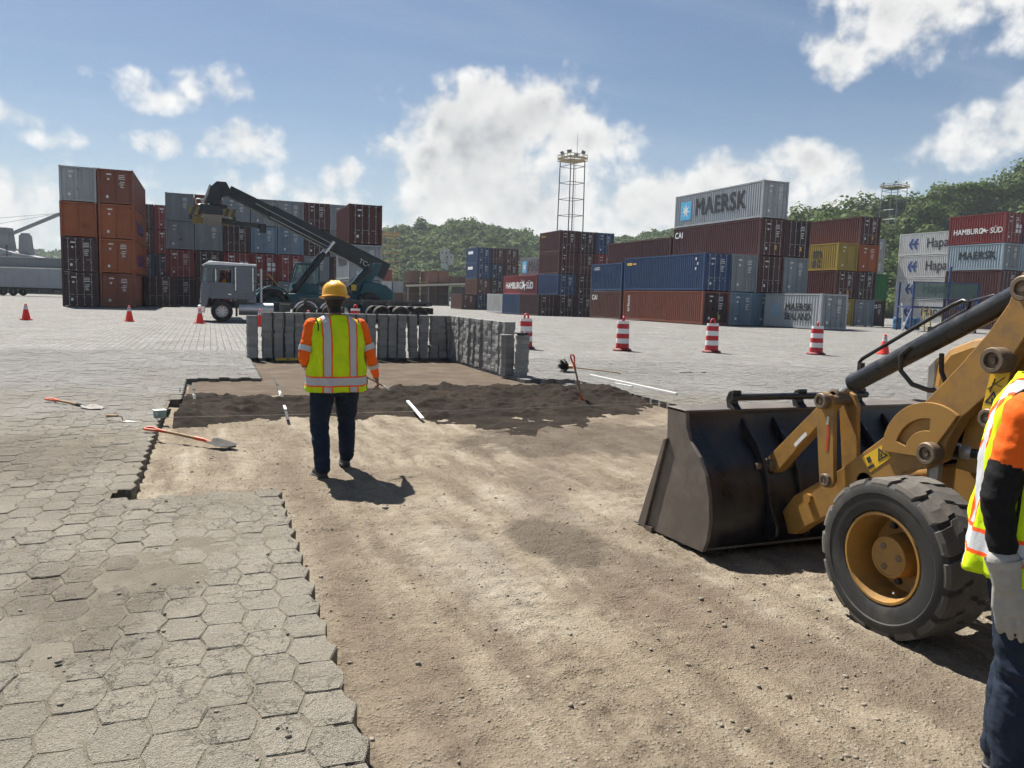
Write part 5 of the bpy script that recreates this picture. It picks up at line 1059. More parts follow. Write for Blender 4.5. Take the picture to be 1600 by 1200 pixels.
# ------------------------------------------------------------------ stacks of new pavers
M_newpaver = paint('new_paver', (0.235, 0.235, 0.228), 0.9, dirt=0.4, dirtcol=(0.33, 0.325, 0.31), scale=5, bump=0.4, spec=0.2, var=0.30)
def stack_paver(seed):
    r = random.Random(seed); w1, w2, h = 0.132, 0.106, 0.120; base = [(w1, 0), (w2, h * 0.6), (w2 - 0.01, h), (-w2 + 0.01, h), (-w2, h * 0.6), (-w1, 0), (-w2, -h * 0.6), (-w2 + 0.01, -h), (w2 - 0.01, -h), (w2, -h * 0.6)]
    mb = MB(); b = 0.007; mb.loft([[(x * 0.965, y * 0.975, 0) for x, y in base], [(x, y, b) for x, y in base], [(x, y, 0.082 - b) for x, y in base], [(x * 0.97, y * 0.97, 0.083) for x, y in base]]); return mb.mesh('paver', M_newpaver)
spm = [stack_paver(i) for i in range(3)]
def paver_stack(x, y, n, label, group, z=0.0, lean=(0, 0), rz=0.0, jit=0.006):
    s = empty('paver_stack', (x, y, z), rz); tag(s, label, 'paver stack', group); lx, ly = 0.0, 0.0
    for k in range(n):
        lx += random.gauss(lean[0], 0.0016); ly += random.gauss(lean[1], 0.0016)
        link('paver', spm[k % 3], s, (lx + random.gauss(0, jit), ly + random.gauss(0, jit), k * 0.0845), (0, 0, random.gauss(0, 0.035) + (math.pi if k % 2 else 0)))
    return s
gA, gB = 'paver stacks across the far end of the dug strip', 'paver stacks along the right side of the dug strip'
nums = ['leftmost', 'second', 'third', 'fourth', 'fifth', 'sixth', 'seventh', 'eighth', 'ninth', 'tenth', 'eleventh', 'twelfth', 'thirteenth', 'fourteenth', 'fifteenth', 'sixteenth', 'seventeenth', 'eighteenth', 'nineteenth', 'twentieth', 'twenty-first', 'twenty-second', 'twenty-third', 'twenty-fourth', 'twenty-fifth']
xsA = [0.93, 1.27, 1.52, 1.77, 2.01, 2.26, 2.50, 2.75, 2.99, 3.24, 3.50, 3.76, 4.06, 4.30, 4.54, 4.86, 5.11, 5.38, 5.62, 5.86]
for k, x in enumerate(xsA):
    n = 12 if k == 0 else 13
    ln = (0, 0) if k < 15 else (-0.0045 if k > 17 else random.choice((-0.003, 0.002)), 0)
    paver_stack(x, 19.35 + random.uniform(-0.03, 0.03), n, f'grey paver stack in the far row, {nums[k]} from the left', gA, 0.0, ln)
yB = np.linspace(19.5, 15.3, 17)
for k, y in enumerate(yB):
    n = 13
    paver_stack(5.90 + random.uniform(-0.04, 0.04), y, n, f'grey paver stack in the right row, {nums[k] if k else "first"} counting from the far corner', gB, 0.0, (random.gauss(0, 0.002), 0), R_(90) + random.gauss(0, 0.05), 0.009)
for k, y in enumerate((18.9, 18.1, 17.3, 16.5)):
    paver_stack(6.18, y, 12, f'grey paver stack in the outer right row, {["first", "second", "third", "fourth", "fifth"][k]} counting from the far corner', 'paver stacks on the outer side of the right row', 0.0, (0, 0), R_(90), 0.009)
paver_stack(5.76, 14.98, 10, 'low grey paver stack without gloves, between right row and its near end', gB, 0.0, (0, 0), 0.2, 0.008)
paver_stack(5.98, 14.68, 10, 'low grey paver stack with black gloves on top, at the near end of right row', gB, 0.0, (0, 0), 0.1, 0.008)
# black gloves lying on it, and a yellow level at the foot of the far row
gl = MB(); rr = random.Random(4)
gl.loft([[(math.cos(a) * r + 0.0, math.sin(a) * r * 0.7, z) for a in np.linspace(0, 2 * math.pi, 9)[:-1]] for r, z in ((0.06, 0.0), (0.085, 0.025), (0.07, 0.06), (0.02, 0.075))])
for k in range(4): gl.tube([(0.05, -0.04 + k * 0.027, 0.03), (0.10, -0.045 + k * 0.03, 0.05), (0.145, -0.05 + k * 0.032, 0.03 + 0.02 * (k % 2))], [0.016, 0.015, 0.011], 6)
gl.tube([(-0.02, 0.06, 0.03), (0.03, 0.12, 0.05), (0.07, 0.14, 0.045)], [0.018, 0.016, 0.012], 6); glm = gl.mesh('work_glove', M_dark, 60)
for k, (x, y, rz, lab) in enumerate(((5.93, 14.65, 2.6, 'black work glove on the low paver stack, left of the pair'), (6.06, 14.70, 0.4, 'black work glove on the low paver stack, right of the pair'))): tag(link('work_glove', glm, None, (x, y, 0.846), (0, 0, rz)), lab, 'glove', 'gloves left on the pavers')
lv = empty('spirit_level', (1.72, 19.12, -0.045)); tag(lv, 'yellow spirit level at the foot of the far paver row', 'level'); MB().box((0, 0, 0.03), (0.55, 0.03, 0.06)).build('body', M_yplate, lv); MB().box((0, -0.017, 0.035), (0.07, 0.004, 0.03)).build('vial', M_clear, lv)
# ------------------------------------------------------------------ loader in the right foreground (heading +Y, centre line X = 4.2)
M_yel = paint('loader_yellow', (0.33, 0.176, 0.040), 0.45, dirt=0.85, dirtcol=(0.150, 0.096, 0.048), scale=3.0, bump=0.10, var=0.12)
M_bucket = paint('bucket_black', (0.011, 0.012, 0.016), 0.32, dirt=0.6, dirtcol=(0.075, 0.058, 0.045), scale=1.6, bump=0.2, streak=True)
M_worn = paint('worn_steel', (0.105, 0.088, 0.076), 0.5, 0.2, dirt=0.8, dirtcol=(0.20, 0.17, 0.14), scale=2.6, bump=0.12)
M_pin = paint('pin_steel', (0.17, 0.125, 0.085), 0.55, 0.3, dirt=0.6, dirtcol=(0.05, 0.045, 0.04), scale=12)
M_hose = paint('hose_black', (0.014, 0.014, 0.016), 0.45, dirt=0.2, scale=6); M_cylp = paint('cylinder_black', (0.016, 0.018, 0.022), 0.3, dirt=0.35, dirtcol=(0.09, 0.08, 0.07), scale=4)
M_tyre = paint('dusty_tyre', (0.085, 0.078, 0.070), 0.95, dirt=0.85, dirtcol=(0.175, 0.157, 0.135), scale=3.2, bump=0.35); M_side = paint('tyre_sidewall', (0.024, 0.024, 0.024), 0.65, dirt=0.7, dirtcol=(0.085, 0.077, 0.068), scale=3.5, bump=0.15)
M_decal = paint('decal_yellow', (0.72, 0.44, 0.02), 0.45, dirt=0.2, scale=8); M_red = paint('red_mark', (0.45, 0.05, 0.02), 0.5, dirt=0.2)
ld = empty('wheel_loader', (4.2, 2.9, -0.1)); tag(ld, 'yellow wheel loader with black bucket lowered on the gravel, cut by right edge', 'loader')
ox, oy, oz = 4.2, 2.9, -0.1
def L(X, Y, Z): return (X - ox, Y - oy, Z - oz)
def yz(poly): return [(y - oy, z - oz) for y, z in poly]
def LX(X): return X - ox
BW0, BW1 = 3.06, 5.34
back = [(4.47, 0.85), (4.455, 0.74), (4.40, 0.655), (4.29, 0.57), (4.205, 0.46), (4.155, 0.32), (4.135, 0.16), (4.15, 0.03), (4.19, -0.055)]
inn = [(4.23, -0.02), (4.185, 0.05), (4.17, 0.16), (4.19, 0.31), (4.235, 0.44), (4.315, 0.54), (4.43, 0.63), (4.485, 0.73), (4.50, 0.85)]
bk = empty('bucket', (0, 0, 0), 0, ld)
MB().prism(yz(back + [(4.96, -0.098), (4.96, -0.07)] + inn), LX(BW0 + 0.03), LX(BW1 - 0.03)).build('shell', M_bucket, bk, 30)
MB().box(L(4.2, 4.585, 0.853), (BW1 - BW0, 0.235, 0.022)).build('top_lip', M_worn, bk, bevel=0.004); MB().box(L(4.2, 4.475, 0.80), (BW1 - BW0 - 0.07, 0.016, 0.10)).build('top_band', M_bucket, bk)
sp = [(4.47, 0.862), (4.70, 0.862), (4.685, 0.62), (4.97, -0.10), (4.19, -0.06), (4.148, 0.03), (4.13, 0.16), (4.15, 0.32), (4.20, 0.46), (4.285, 0.57), (4.40, 0.66), (4.45, 0.74)]
for X0, X1 in ((BW0, BW0 + 0.028), (BW1 - 0.028, BW1)): MB().prism(yz(sp), LX(X0), LX(X1)).build('side_plate', M_worn, bk, bevel=0.004)
for X0, X1 in ((BW0 - 0.022, BW0 - 0.001), (BW1 + 0.001, BW1 + 0.022)): MB().prism(yz([(4.655, 0.64), (4.70, 0.62), (5.0, -0.098), (4.90, -0.098)]), LX(X0), LX(X1)).build('wear_strip', M_worn, bk, bevel=0.005)
MB().prism(yz([(4.80, -0.100), (5.06, -0.103), (5.05, -0.085), (4.80, -0.066)]), LX(BW0 - 0.02), LX(BW1 + 0.02)).build('cutting_edge', M_worn, bk)
MB().prism(yz([(4.17, -0.045), (4.5, -0.1), (4.5, -0.075), (4.19, -0.02)]), LX(BW0 + 0.03), LX(BW1 - 0.03)).build('heel_plate', M_worn, bk)
for X in (3.46, 4.05, 4.62):
    MB().prism(yz([(4.43, 0.86), (4.52, 0.866), (4.54, 0.93), (4.51, 0.985), (4.46, 1.0), (4.45, 0.975), (4.49, 0.95), (4.48, 0.90)]), LX(X - 0.02), LX(X + 0.05)).build('guard_bracket', M_bucket, bk, bevel=0.006)
MB().cyl(L(3.44, 4.48, 0.945), L(4.70, 4.48, 0.945), 0.026, n=12).build('guard_bar', M_bucket, bk, 40)
hp = [(4.46, 0.80), (4.30, 0.66), (4.21, 0.55), (4.17, 0.47), (4.10, 0.24), (4.035, 0.13), (4.03, 0.06), (4.08, 0.02), (4.17, 0.02), (4.16, 0.2), (4.22, 0.42), (4.33, 0.56), (4.44, 0.68)]
for X in (3.53, 3.80, 4.585, 4.855): MB().prism(yz(hp), LX(X), LX(X + 0.022)).build('hinge_plate', M_bucket, bk, bevel=0.003)
for X in (3.66, 4.74): MB().cyl(L(X - 0.17, 4.235, 0.495), L(X + 0.17, 4.235, 0.495), 0.026, n=14).build('pin', M_pin, bk, 40)
# loader arms
arm = [(4.134, 0.195), (4.06, 0.06), (3.99, 0.075), (3.888, 0.165), (3.637, 0.340), (3.148, 0.70), (3.042, 0.735), (2.952, 0.80), (2.925, 0.907), (2.86, 1.039), (2.705, 1.204), (2.617, 1.38), (2.50, 1.60), (2.44, 1.80), (2.50, 1.87), (2.58, 1.84), (2.63, 1.75), (2.661, 1.645), (2.747, 1.505), (2.89, 1.323), (3.10, 1.08), (3.276, 0.91), (3.659, 0.588), (3.761, 0.519), (4.034, 0.328)]
def disc(parent, name, X, y, z, r, t, m, n=24): return MB().lathe([(r * 0.999, 0), (r, t * 0.8), (r * 0.86, t), (0.001, t)], n, L(X, y, z), 'X').build(name, m, parent, 35)
def boss(parent, X, y, z, r, out):
    """pin boss standing out towards -X, with a recessed greased centre"""
    MB().lathe([(r, 0.02), (r, -out * 0.85), (r * 0.9, -out), (r * 0.62, -out), (r * 0.58, -out * 0.72), (r * 0.28, -out * 0.72), (r * 0.26, -out * 0.9), (0.001, -out * 0.9)], 24, L(X, y, z), 'X').build('pin_boss', M_pin, parent, 35)
for side in (0, 1):
    X0 = 3.66 if side == 0 else 4.66; am = empty('loader_arm', (0, 0, 0), 0, ld)
    MB().prism(yz(arm), LX(X0), LX(X0 + 0.085)).build('arm_plate', M_yel, am, bevel=0.006)
    Xf = X0
    # stiffening sector with its curved slot
    cy, cz = 3.02, 0.80; mb = MB(); na = 20
    def pt(a, r): return (cy + math.cos(a) * r, cz + math.sin(a) * r)
    A0_, A1_ = R_(-4), R_(122)
    for i in range(na):
        a0 = A0_ + (A1_ - A0_) * i / na; a1 = A0_ + (A1_ - A0_) * (i + 1) / na
        slot = 3 <= i < 15
        for (r0, r1, k) in ((0.03, 0.150, 0), (0.150, 0.215, 1), (0.215, 0.305, 2)):
            if slot and k == 1: continue
            mb.prism([(p[0] - oy, p[1] - oz) for p in (pt(a0, r0), pt(a0, r1), pt(a1, r1), pt(a1, r0))], LX(Xf - 0.022), LX(Xf + 0.002))
    bm_ = mb.mesh('sector_plate', M_yel); b2 = bmesh.new(); b2.from_mesh(bm_); bmesh.ops.remove_doubles(b2, verts=b2.verts, dist=0.0005); 
    seen = {}
    for f in list(b2.faces):
        key = tuple(sorted(v.index for v in f.verts)); seen.setdefault(key, []).append(f)
    bmesh.ops.delete(b2, geom=[f for fs in seen.values() if len(fs) > 1 for f in fs], context='FACES_ONLY'); bmesh.ops.recalc_face_normals(b2, faces=b2.faces); b2.to_mesh(bm_); b2.free()
    link('sector_plate', bm_, am, bevel=0.004)
    boss(am, Xf - 0.02, 2.99, 0.832, 0.062, 0.055); boss(am, Xf, 2.665, 1.366, 0.066, 0.075); boss(am, Xf, 2.69, 1.07, 0.050, 0.035); boss(am, Xf, 2.57, 1.72, 0.062, 0.045)
    MB().cyl(L(Xf + 0.0, 3.885, 0.350), L(Xf - 0.028, 3.885, 0.350), 0.032, n=18).build('plug', M_yel, am, 40)
    # tilt lever pair, link and their pins
    lev = [(3.815, 1.00), (3.80, 1.05), (3.755, 1.075), (3.70, 1.06), (3.665, 1.0), (3.625, 0.60), (3.615, 0.53), (3.64, 0.485), (3.69, 0.475), (3.73, 0.50), (3.745, 0.56)]
    for dx in (-0.075, 0.115): MB().prism(yz(lev), LX(Xf + dx), LX(Xf + dx + 0.03)).build('tilt_lever', M_yel, am, bevel=0.004)
    MB().prism(yz([(4.29, 0.53), (4.275, 0.46), (4.215, 0.445), (4.16, 0.475), (3.80, 0.868), (3.70, 0.99), (3.74, 1.045), (3.84, 0.965)]), LX(Xf - 0.040), LX(Xf + 0.035)).build('tilt_link', M_yel, am, bevel=0.005)
    boss(am, Xf - 0.075, 3.675, 0.528, 0.040, 0.025); boss(am, Xf - 0.075, 3.737, 1.020, 0.050, 0.045); boss(am, Xf - 0.045, 4.235, 0.498, 0.048, 0.03)
    MB().cyl(L(Xf - 0.08, 3.737, 1.02), L(Xf + 0.16, 3.737, 1.02), 0.034, n=14).build('pin', M_pin, am, 40)
    if side == 0:
        MB().box(L(Xf - 0.0765, 3.69, 0.79), (0.003, 0.018, 0.16)).build('level_mark', M_red, am); MB().box(L(Xf - 0.0765, 3.70, 0.90), (0.003, 0.016, 0.05)).build('level_mark', M_mark, am)
        MB().prism(yz([(4.02, 0.69), (3.92, 0.79), (3.905, 0.77), (4.005, 0.67)]), LX(Xf - 0.0425), LX(Xf - 0.0405)).build('label', M_mark, am)
        d1 = MB().prism(yz([(3.482, 0.706), (3.334, 0.815), (3.270, 0.750), (3.411, 0.632)]), LX(Xf - 0.003), LX(Xf - 0.0005)).build('warning_decal', M_decal, am)
        def tri(c, s, X, par, rot): 
            P = [(c[0] + s * math.cos(a + rot), c[1] + s * math.sin(a + rot)) for a in (R_(90), R_(210), R_(330))]; q = [(c[0] + s * 0.62 * math.cos(a + rot), c[1] + s * 0.62 * math.sin(a + rot)) for a in (R_(90), R_(210), R_(330))]
            mb = MB()
            for i in range(3): mb.prism(yz([P[i], P[(i + 1) % 3], q[(i + 1) % 3], q[i]]), LX(X - 0.0015), LX(X))
            mb.box(L(X - 0.001, c[0], c[1] - s * 0.05), (0.0015, s * 0.22, s * 0.55)); mb.build('warning_triangle', M_ink, par)
        tri((3.338, 0.752), 0.046, Xf - 0.0035, d1, R_(-36)); pg = MB(); pg.box(L(Xf - 0.004, 3.425, 0.705), (0.0015, 0.03, 0.035), (R_(-36), 0, 0)); pg.box(L(Xf - 0.004, 3.405, 0.668), (0.0015, 0.05, 0.018), (R_(-36), 0, 0)); pg.build('pictogram', M_ink, d1)
        d2 = MB().prism(yz([(2.715, 1.292), (2.612, 1.311), (2.640, 1.125), (2.742, 1.110)]), LX(Xf - 0.003), LX(Xf - 0.0005)).build('warning_decal', M_decal, am)
        tri((2.69, 1.165), 0.046, Xf - 0.0035, d2, 0.1); pg = MB()
        for a_, b_2 in (((2.72, 1.215), (2.635, 1.285)), ((2.705, 1.205), (2.685, 1.275)), ((2.70, 1.25), (2.65, 1.235))): pg.bar(L(Xf - 0.004, *a_), L(Xf - 0.004, *b_2), 0.0015, 0.010, up=(1, 0, 0))
        pg.build('pictogram', M_ink, d2)
    # tilt cylinder with rod, pipe and hose
    Xc = Xf + 0.06; cl = empty('tilt_cylinder', (0, 0, 0), 0, am); a_, b_2 = Vector(L(Xc, 3.64, 1.145)), Vector(L(Xc, 2.60, 1.72)); dv = (b_2 - a_).normalized()
    MB().cyl(L(Xc, 3.77, 1.045), a_ + dv * 0.05, 0.026, n=18).build('rod', M_chrome, cl, 40); MB().tube([a_ - dv * 0.03, a_ - dv * 0.02, a_ + dv * 0.01, a_ + dv * 0.03, b_2], [0.045, 0.058, 0.060, 0.056, 0.056], 20).build('barrel', M_cylp, cl, 40)
    MB().lathe([(0.03, -0.05), (0.045, -0.045), (0.045, 0.045), (0.03, 0.05)], 18, L(Xc, 3.765, 1.045), 'X').build('rod_eye', M_pin, cl, 40)
    up = Vector((0, dv.z * -1, dv.y)); up = up if up.z > 0 else -up
    base = a_ + dv * 0.08; MB().tube([base + up * 0.05, base + up * 0.10, base + dv * 0.03 + up * 0.112, base + dv * 0.70 + up * 0.125, base + dv * 0.77 + up * 0.118, base + dv * 0.80 + up * 0.09, base + dv * 0.775 + up * 0.062, base + dv * 0.55 + up * 0.06], 0.012, 8).build('pipe', M_hose, cl, 50)
    MB().box(base + up * 0.07, (0.03, 0.03, 0.05)).build('port', M_hose, cl); cp = MB(); cp.box(base + dv * 0.55 + up * 0.055, (0.05, 0.04, 0.03)); cp.build('clamp', M_hose, cl)
    h0 = base + dv * 0.42 + up * 0.0
    MB().tube([h0 + Vector((-0.06, 0, 0.01)), h0 + Vector((-0.075, 0.05, -0.04)), h0 + Vector((-0.07, 0.045, -0.13)), h0 + Vector((-0.05, -0.02, -0.20)), h0 + Vector((-0.02, -0.11, -0.225)), h0 + Vector((0.0, -0.22, -0.20))], 0.014, 8).build('hose', M_hose, cl, 60)
    if side == 0: MB().tube([h0 + Vector((0.06, -0.1, -0.02)), h0 + Vector((0.07, -0.10, -0.12)), h0 + Vector((0.07, -0.14, -0.19)), h0 + Vector((0.07, -0.22, -0.21))], 0.013, 8).build('hose', M_hose, cl, 60)
    # lift cylinder low down
    MB().cyl(L(Xf + 0.15, 3.05, 0.83), L(Xf + 0.15, 2.0, 0.95), 0.048, n=18).build('lift_cylinder', M_cylp, am, 40); MB().lathe([(0.052, 0), (0.056, 0.02), (0.056, 0.06), (0.05, 0.07)], 18, L(Xf + 0.15, 2.86, 0.85), 'Y').build('gland', M_steel, am, 40)
MB().cyl(L(3.66, 3.45, 0.56), L(4.74, 3.45, 0.56), 0.06, n=16).build('cross_tube', M_yel, ld, 40)
# machine body
MB().prism(yz([(3.22, 1.16), (3.21, 1.30), (3.14, 1.395), (3.0, 1.455), (2.6, 1.53), (1.2, 1.60), (1.2, 0.95), (3.18, 0.95)]), LX(3.86), LX(4.54)).build('hood', M_yel, ld, bevel=0.05)
MB().prism(yz([(3.26, 1.0), (3.27, 1.28), (3.215, 1.34), (3.205, 1.0)]), LX(3.88), LX(4.52)).build('headlight_panel', M_steel, ld, bevel=0.01)
gm = MB(); gm.box(L(4.2, 3.20, 0.82), (0.62, 0.04, 0.40)); gm.build('grille', M_dark, ld)
MB().prism(yz([(3.24, 0.42), (3.24, 0.70), (2.3, 0.95), (-0.4, 0.95), (-0.4, 0.42)]), LX(3.92), LX(4.48)).build('chassis', M_yel, ld, bevel=0.02)
tw = [(2.95, 0.75), (2.90, 1.05), (2.74, 1.40), (2.62, 1.72), (2.50, 1.80), (2.30, 1.70), (2.2, 0.75)]
for X in (3.77, 4.60): MB().prism(yz(tw), LX(X), LX(X + 0.03)).build('arm_tower', M_yel, ld, bevel=0.004)
MB().cyl(L(3.5, 2.9, 0.32), L(4.9, 2.9, 0.32), 0.09, n=16).build('front_axle', M_yel, ld, 40); MB().box(L(4.2, 2.9, 0.36), (0.5, 0.3, 0.22)).build('axle_housing', M_dark, ld, bevel=0.03)
MB().box(L(3.72, 3.02, 0.68), (0.035, 0.05, 0.20)).build('steering_stop', M_steel, ld)
# cab and rear wheels, outside the picture
cb2 = empty('driver_cab', (0, 0, 0), 0, ld)
for X in (3.55, 4.85):
    for Y in (1.15, -0.25): MB().bar(L(X, Y, 0.95), L(X + (0.06 if X < 4 else -0.06), Y * 0.9, 2.55), 0.07, 0.07).build('pillar', M_dark, cb2)
MB().box(L(4.2, 0.4, 2.6), (1.36, 1.55, 0.12)).build('cab_roof', M_yel, cb2, bevel=0.04); MB().box(L(4.2, 0.45, 0.95), (1.3, 1.5, 0.35)).build('cab_floor', M_yel, cb2, bevel=0.03); MB().box(L(4.2, 0.2, 1.35), (0.5, 0.5, 0.5)).build('seat', M_dark, cb2, bevel=0.05)
def loader_wheel(Xface, y, z, r, w_, left=True, lugs=16):
    """axle along X; the dished outer face looks to -X when left"""
    s = -1 if left else 1; wl = empty('wheel', (0, 0, 0), 0, ld); wl.location = L(Xface - s * w_ / 2, y, z); h = w_ / 2
    MB().lathe([(r * 0.56, s * h * 0.78), (r * 0.60, s * h * 0.94), (r * 0.68, s * h * 1.0), (r * 0.80, s * h * 1.0), (r * 0.815, s * h * 1.03), (r * 0.90, s * h * 1.02), (r * 0.93, s * h * 0.97), (r * 0.965, s * h * 0.90), (r * 0.972, s * h * 0.5), (r * 0.975, 0), (r * 0.972, -s * h * 0.5), (r * 0.965, -s * h * 0.90), (r * 0.90, -s * h), (r * 0.6, -s * h), (r * 0.56, -s * h * 0.8)], 64, (0, 0, 0), 'X').build('tyre', M_side, wl, 30)
    pitch = 2 * math.pi / lugs
    def lug(sgn):
        mb = MB(); secs = [(0.00, 0.0, 0.90), (0.34, 0.10, 0.89), (0.40, 0.24, 0.87), (0.80, 0.34, 0.84), (0.93, 0.36, 0.80), (1.0, 0.37, 0.74)]; rings = []
        for (f, off, wd) in secs:
            x = sgn * f * h; rt = r * (1.0 if f < 0.85 else 0.992 if f < 0.97 else 0.945); rb = r * (0.962 if f < 0.97 else 0.905); a0 = off * pitch; a1 = a0 + wd * pitch; am_ = (a0 + a1) / 2
            rings.append([(x, math.cos(a) * q, math.sin(a) * q) for a, q in ((a0, rb), (a0 + 0.012, rt), (am_, rt * 1.002), (a1 - 0.012, rt), (a1, rb), (am_, rb))])
        mb.loft(rings); return mb.mesh('tread_lug', M_tyre)
    for sgn in (-1, 1):
        me = lug(sgn)
        for k in range(lugs): link('tread_lug', me, wl, None, (k * pitch + (pitch / 2 if sgn > 0 else 0), 0, 0))
    MB().lathe([(r * 0.585, s * h * 0.86), (r * 0.575, s * h * 0.95), (r * 0.545, s * h * 0.95), (r * 0.535, s * h * 0.85), (r * 0.50, s * h * 0.45), (r * 0.475, -s * h * 0.25), (r * 0.30, -s * h * 0.32), (0.001, -s * h * 0.32)], 48, (0, 0, 0), 'X').build('rim', M_yel, wl, 35)
    MB().lathe([(r * 0.275, -s * h * 0.34), (r * 0.265, s * h * 0.55), (r * 0.255, s * h * 0.60), (r * 0.235, s * h * 0.60), (r * 0.23, s * h * 0.58), (0.001, s * h * 0.58)], 36, (0, 0, 0), 'X').build('hub', M_yel, wl, 30)
    for k in range(8):
        a = k * math.pi / 4 + 0.2; MB().lathe([(0.017, -s * h * 0.33), (0.017, -s * h * 0.12), (0.010, -s * h * 0.10), (0.001, -s * h * 0.10)], 6, (0, math.cos(a) * r * 0.385, math.sin(a) * r * 0.385), 'X').build('wheel_nut', M_dark, wl)
    for k in range(3):
        a = k * 2.1 + 0.9; MB().lathe([(0.019, s * h * 0.57), (0.018, s * h * 0.605), (0.001, s * h * 0.605)], 10, (0, math.cos(a) * r * 0.15, math.sin(a) * r * 0.15), 'X').build('hub_plug', M_pin, wl, 40)
    MB().tube([(s * h * 0.0, r * -0.10, -r * 0.50), (s * h * 0.45, r * -0.11, -r * 0.46), (s * h * 0.62, r * -0.13, -r * 0.42)], 0.006, 6).build('valve_stem', M_steel, wl)
loader_wheel(3.22, 2.9, 0.315, 0.415, 0.31, True); loader_wheel(5.18, 2.9, 0.315, 0.415, 0.31, False)
loader_wheel(3.20, 0.45, 0.60, 0.70, 0.42, True, 18); loader_wheel(5.20, 0.45, 0.60, 0.70, 0.42, False, 18)
# ------------------------------------------------------------------ people
M_jeans = paint('denim', (0.012, 0.020, 0.038), 0.9, dirt=0.6, dirtcol=(0.036, 0.047, 0.066), scale=5, bump=0.35, spec=0.2); M_skin = paint('skin', (0.20, 0.098, 0.062), 0.55, dirt=0.15, dirtcol=(0.15, 0.07, 0.045), scale=14)
M_shirt = paint('orange_shirt', (0.80, 0.125, 0.012), 0.8, dirt=0.2, dirtcol=(0.62, 0.09, 0.01), scale=6, bump=0.3, spec=0.2); M_black = paint('black_sleeve', (0.006, 0.006, 0.007), 0.75, dirt=0.3, dirtcol=(0.015, 0.015, 0.016), scale=9, bump=0.3, spec=0.25)
M_boot = paint('work_boot', (0.035, 0.027, 0.021), 0.8, dirt=0.6, dirtcol=(0.13, 0.105, 0.08), scale=9, bump=0.3); M_hair = paint('dark_hair', (0.008, 0.007, 0.006), 0.7, dirt=0.1); M_silver = paint('reflective_tape', (0.43, 0.45, 0.47), 0.45, 0.2, dirt=0.25, dirtcol=(0.33, 0.34, 0.36), scale=8)
M_helmet = paint('helmet_yellow', (0.72, 0.36, 0.010), 0.35, dirt=0.25, dirtcol=(0.45, 0.24, 0.03), scale=8); M_leather = paint('pale_leather', (0.34, 0.335, 0.315), 0.85, dirt=0.5, dirtcol=(0.20, 0.19, 0.17), scale=9, bump=0.4, spec=0.2)
def vest_material(name, zb, zt, xs_, hem):
    """lime cloth with printed silver tape edged in orange: a band round the hem and two uprights"""
    m, t, b = new_mat(name); tc = t.node('ShaderNodeTexCoord').outputs['Object']; sp_ = t.node('ShaderNodeSeparateXYZ'); t.put(sp_.inputs[0], tc); x = t.m('ABSOLUTE', sp_.outputs[0]); z = sp_.outputs[2]
    def band(v, lo, hi): return t.m('MULTIPLY', t.m('GREATER_THAN', v, lo), t.m('LESS_THAN', v, hi))
    e = 0.014; hs = band(z, zb, zt); ho_ = band(z, zb - e, zt + e); up = t.m('SUBTRACT', 1.0, ho_)
    vs = band(x, xs_[0], xs_[1]); vo = band(x, xs_[0] - e, xs_[1] + e)
    n = t.noise(tc, 7, 4, 0.6); lime = t.mix(t.ss(n, 0.35, 0.7), (0.56, 0.76, 0.010), (0.46, 0.64, 0.008))
    c = t.mix(t.m('MULTIPLY', vo, up), lime, (0.85, 0.10, 0.015)); c = t.mix(t.m('MULTIPLY', vs, up), c, (0.45, 0.47, 0.49)); c = t.mix(ho_, c, (0.85, 0.10, 0.015)); c = t.mix(hs, c, (0.45, 0.47, 0.49))
    t.put(b.inputs['Base Color'], c); b.inputs['Roughness'].default_value = 0.75; b.inputs['Specular IOR Level'].default_value = 0.2
    t.put(b.inputs['Normal'], t.bump(t.m('ADD', t.noise(t.mapping(tc, (1, 1, 0.35)), 16, 4, 0.6), t.m('MULTIPLY', t.noise(tc, 180, 2), 0.15)), 0.35, 0.012)); return m
def ball_tube(mb, pts, rs, n=14):
    """tapered limb with rounded ends"""
    pts = [Vector(p) for p in pts]; d0 = (pts[0] - pts[1]).normalized(); d1 = (pts[-1] - pts[-2]).normalized(); P, Rr = [], []
    for k in (0.95, 0.7, 0.4): P.append(pts[0] + d0 * rs[0] * k); Rr.append(rs[0] * math.sqrt(1 - k * k))
    # smooth the joints with a spline-like subdivision
    for i, p in enumerate(pts):
        P.append(p); Rr.append(rs[i])
        if i < len(pts) - 1:
            for f in (0.33, 0.66): P.append(p.lerp(pts[i + 1], f)); Rr.append(rs[i] * (1 - f) + rs[i + 1] * f)
    for k in (0.4, 0.7, 0.95): P.append(pts[-1] + d1 * rs[-1] * k); Rr.append(rs[-1] * math.sqrt(1 - k * k))
    mb.tube(P, Rr, n)
def ring(z, hx, hy, yo=0.0, xo=0.0, n=28, pw=2.4):
    out = []
    for k in range(n):
        a = 2 * math.pi * k / n; c, s = math.cos(a), math.sin(a); out.append((xo + hx * math.copysign(abs(c) ** (2 / pw), c), yo + hy * math.copysign(abs(s) ** (2 / pw), s), z))
    return out
